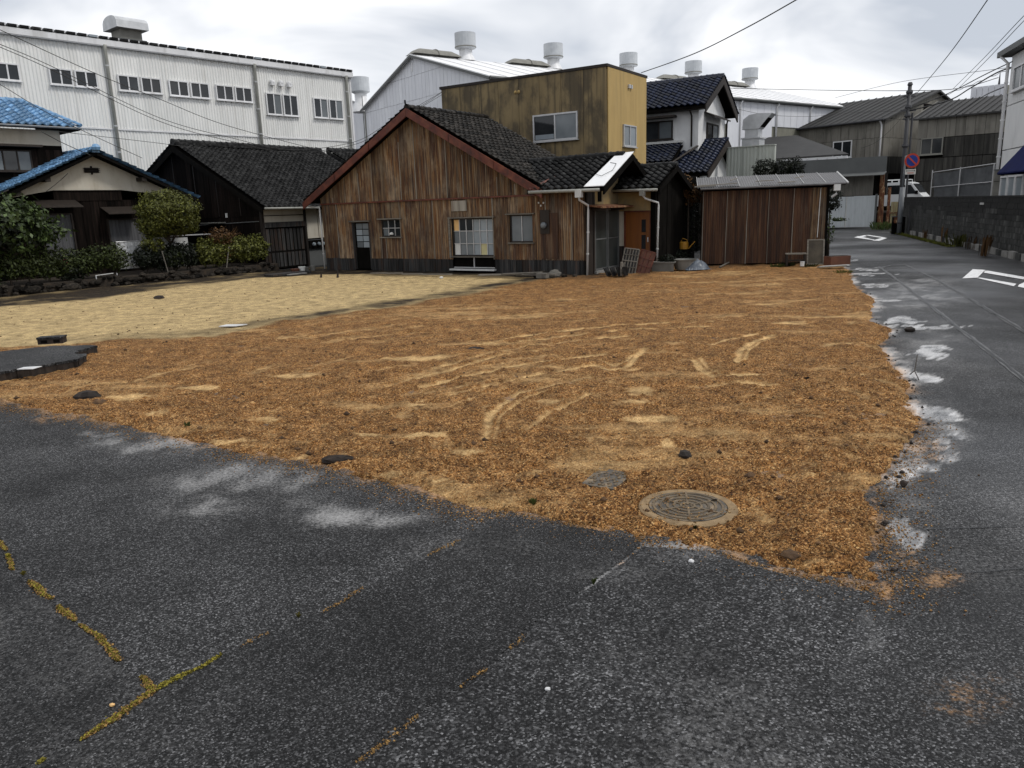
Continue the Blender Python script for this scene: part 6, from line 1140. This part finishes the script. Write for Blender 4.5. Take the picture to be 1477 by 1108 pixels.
def f_stake(f): MB().tube([(0, 0, 0), (.02, 0, .42)], [.05, .045], 8).build('stake_post', 'timber', f); MB().tube([(.05, .02, .3), (.12, .05, .4)], .02, 6).build('side_stub', 'timber', f)
put('stake', 'short pale wooden stake standing before the wooden rack', 'stake', 896, 398, 0, f_stake)
def f_tilep(f):
    for i in range(4):
        XF[0] = Matrix.Translation((.17*i, .03*i, 0)) @ Matrix.Rotation(math.radians(-28+6*i), 4, 'Y'); Bx('loose_tile', 'tile_dark', f, -.02, .02, -.14, .14, 0, .28); XF[0] = None
put('tile_stack', 'four old roof tiles leaning together before the glass sliding doors', 'roof tiles', 879, 398, -33, f_tilep)
def f_long(f):
    for i, (x0, y0, x1, y1, z, w) in enumerate(((-1.3, 0, .3, .12, .04, .12), (-.3, -.15, 1.0, .1, .1, .12), (.1, .1, 1.5, .12, .05, .1))): MB().plate([(x0, y0, z), (x1, y1, z+.05), (x1, y1+w, z+.06), (x0, y0+w, z+.01)], (0, 0, .035)).build('plank', 'timber', f)
    Bx('block', 'stone_pale', f, .95, 1.3, -.1, .12, .02, .17)
put('plank_heap', 'weathered planks and a block lying under the small square window', 'planks', 738, 401, -33, f_long)
def f_b2(f):
    for (x0, x1, y, z) in ((-1.4, -.7, .1, .03), (-.65, .1, -.02, .05), (.05, .9, .06, .03), (.9, 2.2, 0, .04)): MB().plate([(x0, y, z), (x1, y+.03, z+.02), (x1, y+.15, z+.02), (x0, y+.12, z)], (0, 0, .04)).build('board', 'timber', f)
put('board_row', 'row of thin grey boards lying along the foot of the rusty house', 'boards', 575, 398, -33, f_b2)
for px, py, r_, m_, lb in ((800, 402, .17, 'stone_pale', 'pale stone lying right of the plank heap'), (785, 401, .13, 'stone', 'brown stone next to the plank heap'), (775, 403, .09, 'stone', 'small stone leftmost beside the plank heap'), (814, 402, .07, 'stone', 'small dark stone right of the pale one'), (829, 402, .06, 'stone', 'little stone near the white downpipe foot'), (637, 404, .05, 'paper', 'white pebble before the big shop window'), (888, 396, .1, 'stone_pale', 'grey rubble piece at the sill of the sliding doors')):
    q = G(px, py); tag(lumprock(q.x, q.y, r_*.5+.05, r_*1.4, r_, r_*.9, MB(), 8, 5).build('stone', m_), lb, 'stone')
q = G(495, 400)
def f_pots(f):
    for (x, y, r_, h, m_) in ((0, 0, .13, .22, 'paper'), (.32, .1, .1, .18, 'pot'), (-.3, .05, .16, .16, 'terracotta'), (.6, .05, .12, .2, 'pot')):
        MB().lathe([(.0001, .01), (r_*.75, .01), (r_, h), (r_*1.08, h), (r_*1.05, h-.03), (r_*.8, h-.04)], x, y, 12).build('flower_pot', m_, f)
put('flower_pots', 'cluster of small flower pots before the meters of the dark tiled house', 'flower pots', 436, 393, 57, f_pots)
pp = put('potted_shrub', 'small dark shrub above the flower pots at the dark house wall', 'shrub', 440, 382, 57, lambda f: (leafcloud('foliage', f, [(0, 0, .5, .45, .35, .28)], 500, .05, 'leaf_dark'), trunk(f, [(0, 0, 0), (0, 0, .4)], .03, .02)))
put('stepping_slab', 'dark flat stone slab before the sliding door of the dark house', 'paving slab', 415, 396, 57, lambda f: (MB().slab([(-.9, -.25), (.9, -.3), (.95, .25), (-.85, .3)], 0, .07).build('slab_body', 'board_grey', f), MB().slab([(-.3, -.45), (.5, -.5), (.5, -.32), (-.3, -.3)], 0, .04).build('slab_edge', 'concrete', f)))
for px, h in ((463, .22), (487, .28)):
    q = G(px, 402); tag(MB().tube([(q.x, q.y, 0), (q.x+.03, q.y, h)], [.05, .02], 6).build('wood_stub', 'darkwood'), 'short broken stub standing in the dark soil, %s of two' % ('left' if px == 463 else 'right'), 'stub')
# gap between entrance wing and shed
def f_pot2(f): MB().slab([(-.35, -.16), (.35, -.16), (.3, .16), (-.3, .16)], 0, .26).build('trough', 'pot', f); MB().slab([(-.38, -.19), (.38, -.19), (.38, .19), (-.38, .19)], .262, .3).build('rim', 'pot', f); leafcloud('foliage', f, [(.1, 0, .38, .3, .16, .14)], 260, .05, 'leaf_dark')
put('plant_trough', 'pale green plastic plant trough right of the white downpipe', 'planter', 957, 391, -20, f_pot2)
def f_tub(f): MB().lathe([(.0001, .02), (.32, .02), (.4, .34), (.42, .34), (.4, .3), (.34, .28), (.0001, .27)], n=18).build('tub', 'pot', f)
put('round_tub', 'pale round plastic tub in the gap left of the rusted shed', 'tub', 988, 389, 0, f_tub)
def f_sheet(f):
    V = []; n_ = 14
    for j in range(n_+1):
        for i in range(n_+1):
            x, y = i/n_-.5, j/n_-.5; e_ = max(0, 1-4*(x*x+y*y)); V.append((x*.85, y*.7, .02+.26*e_**.7*(.7+.5*float(vn(np.array([x*5.]), np.array([y*5.]), 7)[0]+.5))+.05*random.random()*e_))
    MB().add(V, [(j*(n_+1)+i, j*(n_+1)+i+1, (j+1)*(n_+1)+i+1, (j+1)*(n_+1)+i) for j in range(n_) for i in range(n_)]).build('cover_sheet', 'sheet', f)
    lumprock(0, 0, .08, .28, .22, .14, MB()).build('heap_inside', 'stone', f)
put('crumpled_sheet', 'crumpled blue grey plastic sheet heaped against the shed corner', 'plastic sheet', 1004, 389, 10, f_sheet)
def f_can(f):
    MB().lathe([(.0001, .0), (.15, .0), (.16, .3), (.12, .34), (.1, .34)], n=14).build('can_body', 'bucket', f)
    MB().tube([(.15, 0, .08), (.3, 0, .25), (.38, 0, .34)], .02, 6).build('spout', 'bucket', f); MB().tube([(-.1, 0, .34), (-.05, 0, .46), (.1, 0, .4), (.12, 0, .32)], .014, 6).build('handle', 'bucket', f)
can = put('watering_can', 'yellow plastic watering can hanging in the dark gap by the shed', 'watering can', 986, 381, -10, f_can); can.location.z = .5
tag(MB().lathe([(.0001, 0), (.2, 0), (.2, .58), (.0001, .6)], can.location.x, can.location.y, 12).build('water_butt', 'black'), 'black water butt under the yellow watering can', 'barrel')
q = G(978, 380); V_ = [(q.x+.35*math.cos(a)-.1, q.y-.1, .75+.25*math.sin(a)) for a in np.linspace(2.4, 5.8, 12)]; tag(MB().tube(V_, .022, 6).build('garden_hose', 'paper'), 'loop of pale hose hanging beside the yellow watering can', 'hose')
q = G(966, 380); a_, b_ = (q.x-.6, q.y-.2, .2), (q.x+.3, q.y+.3, .95); tag(MB().tube([a_, b_, (b_[0]+.02, b_[1], 1.02)], .04, 8).build('slanting_pipe', 'pipe_grey'), 'slanting grey drain pipe low against the black side wall of the entrance wing', 'pipe')
def plant(name, label, cat, px, py, dpt, blobs_, n, size, m_, grp=None, tr=None):
    q = at(px, py, dpt); f = frame(name, label, cat, (q.x, q.y), 0, grp); 
    for i, b in enumerate(blobs_): leafcloud('foliage', f, [b], n, size, m_[i % len(m_)] if isinstance(m_, list) else m_)
    for t_ in (tr or [[(0, 0, 0), (0, 0, blobs_[0][2])]]): trunk(f, t_, .05, .02, 'stem')
    return f
plant('climbing_shrub', 'bronze leaved climbing shrub spilling at the left end of the shed roof', 'shrub', 993, 300, 27.6, [(.05, .2, 2.45, .55, .4, .38), (-.15, .5, 2.95, .3, .3, .22), (.2, .4, 1.3, .45, .4, 1.1)], 900, .06, ['leaf_rust', 'leaf_rust', 'leaf_dark'])
plant('dark_shrub', 'low dark green shrub between the plant trough and the round tub', 'shrub', 975, 378, 27.2, [(0, 0, .3, .5, .3, .28)], 800, .05, 'leaf_dark')
plant('clipped_shrub', 'dark clipped shrub peeping out right of the shed under its eave', 'shrub', 1198, 285, 28.6, [(-.05, 0, 2.15, .4, .4, .5)], 1800, .05, 'leaf_dark', None, [[(0, 0, 0), (0, 0, 1.8)]])
bf = plant('bamboo_plant', 'pale bamboo like sprays right of the shed before the white gate', 'plant', 1197, 320, 28.0, [(.02, 0, 1.0, .16, .15, .5), (.3, 0, 1.4, .28, .1, .06)], 110, .06, 'leaf_bright')
q0 = at(1130, 240, 34)
for i, (px, lb, s_) in enumerate(((1103, 'leftmost and widest of three clipped shrub heads above the shed roof', 1.25), (1127, 'middle of three clipped shrub heads above the shed roof', 1.0), (1146, 'rightmost and tallest clipped shrub head above the shed roof', .95))):
    q = at(px, 241-(2 if i == 2 else 0), 33.5); f = frame('topiary_shrub', lb, 'shrub', (q.x, q.y), 0, 'clipped shrubs above the shed roof'); leafcloud('foliage', f, [(0, 0, q.z-.1, .42*s_, .4, .4)], 1500, .055, 'leaf_dark'); trunk(f, [(0, 0, 0), (.05, 0, q.z-.3)], .07, .04)
# weeds along shed and wall
for k, (px, py, r_, h_, lb, m_) in enumerate(((1120, 386, .3, .12, 'low weeds at the foot of the shed, under its middle', 'leaf_mid'), (1135, 385, .35, .16, 'taller weeds at the foot of the shed by the bench', 'leaf_mid'), (1165, 386, .3, .12, 'weeds under the leaning framed panel', 'leaf_mid'), (1215, 395, .3, .1, 'weeds at the lane edge below the brown planter', 'leaf_olive'), (1272, 332, .9, .55, 'bright green weeds at the foot of the rusty posts', 'leaf_bright'), (1383, 356, .7, .55, 'leafy weed clump growing at the foot of the block wall', 'leaf_olive'), (1362, 350, .3, .8, 'reddish dry weed stems against the block wall', 'leaf_rust'), (1419, 370, .25, .7, 'reddish dry stalks at the nearer part of the block wall', 'leaf_rust'), (1335, 345, .25, .5, 'dry reddish weeds at the far part of the block wall', 'leaf_rust'), (1400, 360, .3, .5, 'dry stems right of the leafy clump at the block wall', 'leaf_rust'))):
    weed(px, py, r_, h_, 22 if m_ == 'leaf_rust' else 90, lb, m_)
tag(npmesh('verge_grass', *(lambda V: (V, np.arange(len(V)).reshape(-1, 4)))((lambda t, s_: (lambda P: np.stack([P, P+np.array([.03, 0, .0]), P+np.stack([s_*.05, s_*.02, .1*rng.random(len(t))], -1), P+np.array([-.02, .01, .0])], 1).reshape(-1, 3))(np.stack([23.6-t*.309-.35-.35*rng.random(len(t)), 46.3-t*.951, .03*rng.random(len(t))], -1)))(rng.random(2600)**1.3*15, rng.normal(size=2600))), 'leaf_olive'), 'thin strip of dull moss and grass along the foot of the block wall', 'grass', kind='stuff')
# ---------- garden in front of the bungalow ----------
HR = Matrix.Rotation(math.radians(50), 3, 'Z')
def hl(u, v, z=0): q = HR @ Vector((u, v, 0)); return Vector((-15.79+q.x, 23.78+q.y, z))
db = frame('stone_border', 'rough dry stone border edging the garden hedge', 'stone wall', (-15.79, 23.78), 50)
rk_ = []
for s_ in range(5):
    rk_.append(lumprock(0, 0, 0, 1, .75, .62, MB(), 8, 5))
ms_ = []
for r_ in rk_:
    me = bpy.data.meshes.new('stone'); me.from_pydata(r_.v, [], r_.f); me.materials.append(K['stone']); ms_.append(me)
for i in range(230):
    u = random.uniform(-5, 9.9); row = random.choice((0, 0, 1, 1, 2)); s_ = random.uniform(.07, .17); z = .07+.12*row
    link('stone', random.choice(ms_), db, Matrix.Translation((u, .05+.1*row+random.uniform(-.05, .05), z)) @ Matrix.Rotation(random.uniform(0, 6.28), 4, 'Z') @ Matrix.Rotation(random.uniform(-.4, .4), 4, 'X') @ Matrix.Diagonal((s_*1.3, s_, s_, 1)))
for u, s_ in ((.95, .26), (2.1, .3)): link('stone', ms_[1], db, Matrix.Translation((u, -.05, .14)) @ Matrix.Diagonal((s_, s_*.6, s_*.7, 1)))
gb = [hl(-7, .25), hl(10.2, .25), hl(10.2, 3.2), hl(-7, 3.2)]; tag(MB().slab([(p.x, p.y) for p in gb], -.2, .3).build('garden_bed', 'soil'), kind='structure')
def hedge(name, label, u0, u1, v0, z0, z1, m_, n, sz=.055, grp='hedges before the bungalow', depth=.45, extra=()):
    f = frame(name, label, 'hedge', hl((u0+u1)/2, v0)[:2], 50, grp); k = max(2, int((u1-u0)/.55)); bl_ = []
    for i in range(k):
        x = u0+(u1-u0)*(i+.5)/k-(u0+u1)/2; bl_.append((x, random.uniform(-.08, .08), (z0+z1)/2+random.uniform(-.06, .06), .48, depth, (z1-z0)/2*random.uniform(.92, 1.1)))
    leafcloud('foliage', f, bl_, n, sz, m_, shell=.35)
    for (x, z, r_, mm, nn_) in extra: leafcloud('foliage', f, [(x, 0, z, r_, r_*.7, r_*.7)], nn_, sz, mm)
    for i in range(k): 
        x = u0+(u1-u0)*(i+.5)/k-(u0+u1)/2; trunk(f, [(x, 0, .2), (x+random.uniform(-.1, .1), .05, z0+.3)], .035, .02, 'stem')
    return f
hedge('clipped_hedge', 'clipped green hedge left of the bungalow entrance with a few crimson flowers', -1.3, 4.2, .75, .45, 1.38, 'leaf_mid', 15000, extra=((.9, .9, .22, 'petal', 40), (-1.5, .55, .5, 'leaf_bright', 260), (1.0, .6, .5, 'leaf_dark', 900)))
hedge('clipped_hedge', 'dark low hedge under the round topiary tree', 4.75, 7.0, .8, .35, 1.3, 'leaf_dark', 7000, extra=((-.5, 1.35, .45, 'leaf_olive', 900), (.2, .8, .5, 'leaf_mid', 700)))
hedge('clipped_hedge', 'olive and bronze hedge right of the round topiary tree', 7.05, 9.8, .75, .4, 1.45, 'leaf_olive', 11000, extra=((-.35, 1.45, .5, 'leaf_rust', 1100), (-.3, .9, .5, 'leaf_rust', 500)))
hb = hedge('dark_shrubs', 'dark shrubs at the far left under the broad leaved tree', -4.5, -1.0, .9, .3, 1.9, 'leaf_dark', 9000)
f = frame('bronze_sprigs', 'thin bronze twigs sticking up from the right hedge', 'shrub', hl(8.2, .8)[:2], 50)
for i in range(26):
    a = random.uniform(-.9, .9); MB().tube([(a*.3, 0, 1.35), (a*.9, random.uniform(-.2, .2), 1.55+random.uniform(0, .3))], [.006, .003], 4).build('twig', 'leaf_rust', f)
leafcloud('foliage', f, [(0, 0, 1.55, .75, .3, .16)], 260, .035, 'leaf_rust')
tt = frame('topiary_tree', 'round clipped topiary tree standing above the hedge', 'tree', hl(6.1, .85)[:2], 50)
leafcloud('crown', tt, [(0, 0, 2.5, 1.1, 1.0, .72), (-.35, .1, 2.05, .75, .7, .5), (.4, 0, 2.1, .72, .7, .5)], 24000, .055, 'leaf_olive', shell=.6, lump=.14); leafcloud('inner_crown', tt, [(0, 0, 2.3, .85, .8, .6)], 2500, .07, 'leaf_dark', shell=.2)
trunk(tt, [(0, 0, .2), (.05, 0, .9), (-.05, .05, 1.5), (0, 0, 2.2)], .075, .04)
for dx in (-.35, .3, .45, -.5): trunk(tt, [(0, 0, 1.35), (dx*.6, .05, 1.65), (dx, 0, 2.05)], .035, .015, 'limb')
lt = frame('broad_leaved_tree', 'broad leaved green tree at the left edge before the bungalow', 'tree', hl(.2, .8)[:2], 50)
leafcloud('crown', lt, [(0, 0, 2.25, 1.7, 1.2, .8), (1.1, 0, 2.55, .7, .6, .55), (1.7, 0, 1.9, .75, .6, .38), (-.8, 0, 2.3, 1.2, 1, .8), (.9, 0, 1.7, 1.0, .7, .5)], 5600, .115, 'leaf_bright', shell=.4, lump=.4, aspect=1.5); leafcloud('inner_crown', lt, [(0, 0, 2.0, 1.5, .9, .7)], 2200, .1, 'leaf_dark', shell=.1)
trunk(lt, [(0, 0, .2), (.1, 0, 1.0), (0, .1, 1.9)], .09, .05)
for dx, dz in ((-.8, 2.2), (.9, 2.3), (1.5, 1.8), (-.4, 2.6), (.4, 2.6)): trunk(lt, [(.05, 0, 1.1), (dx*.5, 0, (1.1+dz)/2+.1), (dx, 0, dz)], .04, .012, 'limb')
f = frame('plastic_sheet', 'white plastic sheet hanging behind the hedge under the topiary tree', 'plastic sheet', hl(4.9, 1.4)[:2], 50)
V = []
for j in range(9):
    for i in range(17): V.append((-.55+1.1*i/16, .05*math.sin(i*1.3+j)+.03*random.random(), .5+.95*j/8))
MB().add(V, [(j*17+i, j*17+i+1, (j+1)*17+i+1, (j+1)*17+i) for j in range(8) for i in range(16)]).build('hanging_sheet', 'plastic_white', f); MB().tube([(-.6, 0, 1.47), (.6, 0, 1.47)], .02, 6).build('rod', 'alu', f)
f = frame('white_bicycle_shelter', 'grey white sheet metal panel behind the topiary trunk', 'panel', hl(6.7, 1.9)[:2], 50); Bx('panel_sheet', 'pipe', f, -.6, .6, 0, .03, .4, 1.5); Bx('panel_rail', 'alu', f, -.7, 1.6, -.05, -.01, 1.56, 1.6)
f = frame('low_rail', 'short white rail low behind the hedge gap', 'rail', hl(3.3, .25)[:2], 50); MB().tube([(-.3, 0, .42), (.3, 0, .45)], .015, 6).build('rail_bar', 'pipe', f); Bx('rail_foot', 'alu', f, -.3, -.27, -.02, .02, .3, .42); Bx('rail_foot', 'alu', f, .4, .43, -.02, .02, .3, .45)
for u, l in ((5.6, -.1), (9.3-1.4, .15)): 
    p_ = hl(u, .35); tag(MB().tube([(p_.x, p_.y, .2), (p_.x+l, p_.y+l, 1.1)], .02, 6).build('garden_stake', 'timber'), 'thin pale garden stake %s' % ('under the topiary tree' if u < 6 else 'leaning before the olive hedge'), 'stake')
# ---------- overhead wires ----------
def wire(name, label, pts, r=.02, grp='overhead wires'):
    P = [at(*p) for p in pts]; o = []
    n = 10                                              # smooth spline through the points
    for i in range(len(P)-1):
        p0, p1, p2, p3 = P[max(i-1, 0)], P[i], P[i+1], P[min(i+2, len(P)-1)]
        for k in range(n):
            t = k/n; o.append(.5*((2*p1)+(p2-p0)*t+(2*p0-5*p1+4*p2-p3)*t*t+(3*p1-p0-3*p2+p3)*t**3))
    o.append(P[-1]); return tag(MB().tube(o, r, 4).build(name, 'wire'), label, 'wire', grp)
wire('overhead_wire', 'upper strand of the double cable sagging from the left edge to the ochre building corner', [(-60,40,17),(0,64,18.5),(75,96,20),(230,170,24),(330,198,27),(420,216,29),(510,205,31.5),(560,178,33),(637,133,35)], .009)
wire('overhead_wire', 'lower strand of the double cable sagging from the left edge to the ochre building corner', [(-60,43,17),(0,68,18.5),(75,101,20),(230,175,24),(330,203,27),(420,220,29),(510,209,31.5),(560,183,33),(637,137,35)], .009)
wire('overhead_wire', 'wire from the top left crossing the cream factory to the dark roof ridge', [(-60,15,17),(15,50,19),(140,107,22),(230,143,25),(330,182,28),(470,219,33)], .01)
wire('overhead_wire', 'wire from the left edge passing just over the blue hip roof', [(-60,92,17),(0,122,18.5),(85,172,21),(205,228,24.5)], .009)
wire('overhead_wire', 'short wire reaching the blue bungalow ridge', [(60,190,23.5),(90,206,24.5),(130,224,26)], .012)
wire('overhead_wire', 'thin faint wire low across the cream factory wall', [(85,190,24),(240,208,28),(340,222,31)], .008)
wire('overhead_wire', 'slack wire from the bungalow gable down to its wall', [(98,250,27.2),(85,262,27.2),(66,277,27.2)], .01)
wire('overhead_wire', 'wire rising from behind the ochre building to the top of the picture', [(925,105,44),(1000,78,36),(1075,41,30),(1150,-1,26),(1200,-30,24)], .022)
wire('overhead_wire', 'steep wire rising from the grey gable to the top right', [(1323,134,60),(1370,77,45),(1425,-1,35),(1450,-40,30)], .025)
wire('overhead_wire', 'left of the two parallel wires above the sooty works', [(1375,128,55),(1420,83,42),(1470,30,33),(1500,0,30)], .018)
wire('overhead_wire', 'right of the two parallel wires above the sooty works', [(1382,128,55),(1425,85,42),(1477,30,33),(1510,0,30)], .018)
wire('power_cable', 'single black cable above the twisted bundle at the right', [(1308,158,48),(1365,136,44),(1420,108,38),(1462,88,35),(1500,70,33)], .025)
a_ = [(1311,160,48),(1368,145,44),(1400,127,40),(1440,104,37),(1477,92,34),(1520,75,32)]
wire('power_cable', 'thick cable of the twisted bundle running to the right edge', a_, .035)
b_ = [(x, y-2.2+(1.6 if i % 2 else 0), d) for i, (x, y, d) in enumerate([(1311+8.3*k, 160-3.35*k, 48-.62*k) for k in range(24)])]; wire('power_cable', 'thin wavy strand hanging along the twisted bundle', b_, .013)
wire('overhead_wire', 'long nearly level wire over the white warehouse roof', [(1040,127,62),(1180,130,58),(1300,131,54),(1380,128,50),(1440,112,44)], .02)
wire('overhead_wire', 'faint slanting wire above the grey gabled works', [(1205,141,58),(1300,118,52),(1420,102,45),(1500,92,42)], .012)
wire('overhead_wire', 'wire sagging across the white warehouse side wall', [(1066,158,45),(1110,166,46),(1170,168,48),(1220,163,50),(1303,160,50)], .009)
wire('overhead_wire', 'service wire from the utility pole down to the grey works wall', [(1304,165,49),(1285,187,50),(1262,206,50.5),(1242,214,51)], .009)
wire('overhead_wire', 'black service wire from the white building to the sooty works roof', [(1452,124,36),(1420,138,39),(1395,155,42),(1378,166,43)], .025)
wire('overhead_wire', 'short guy wires between the ochre building corner and the rusty house ridge', [(635,135,35),(600,157,31),(560,172,33)], .01)
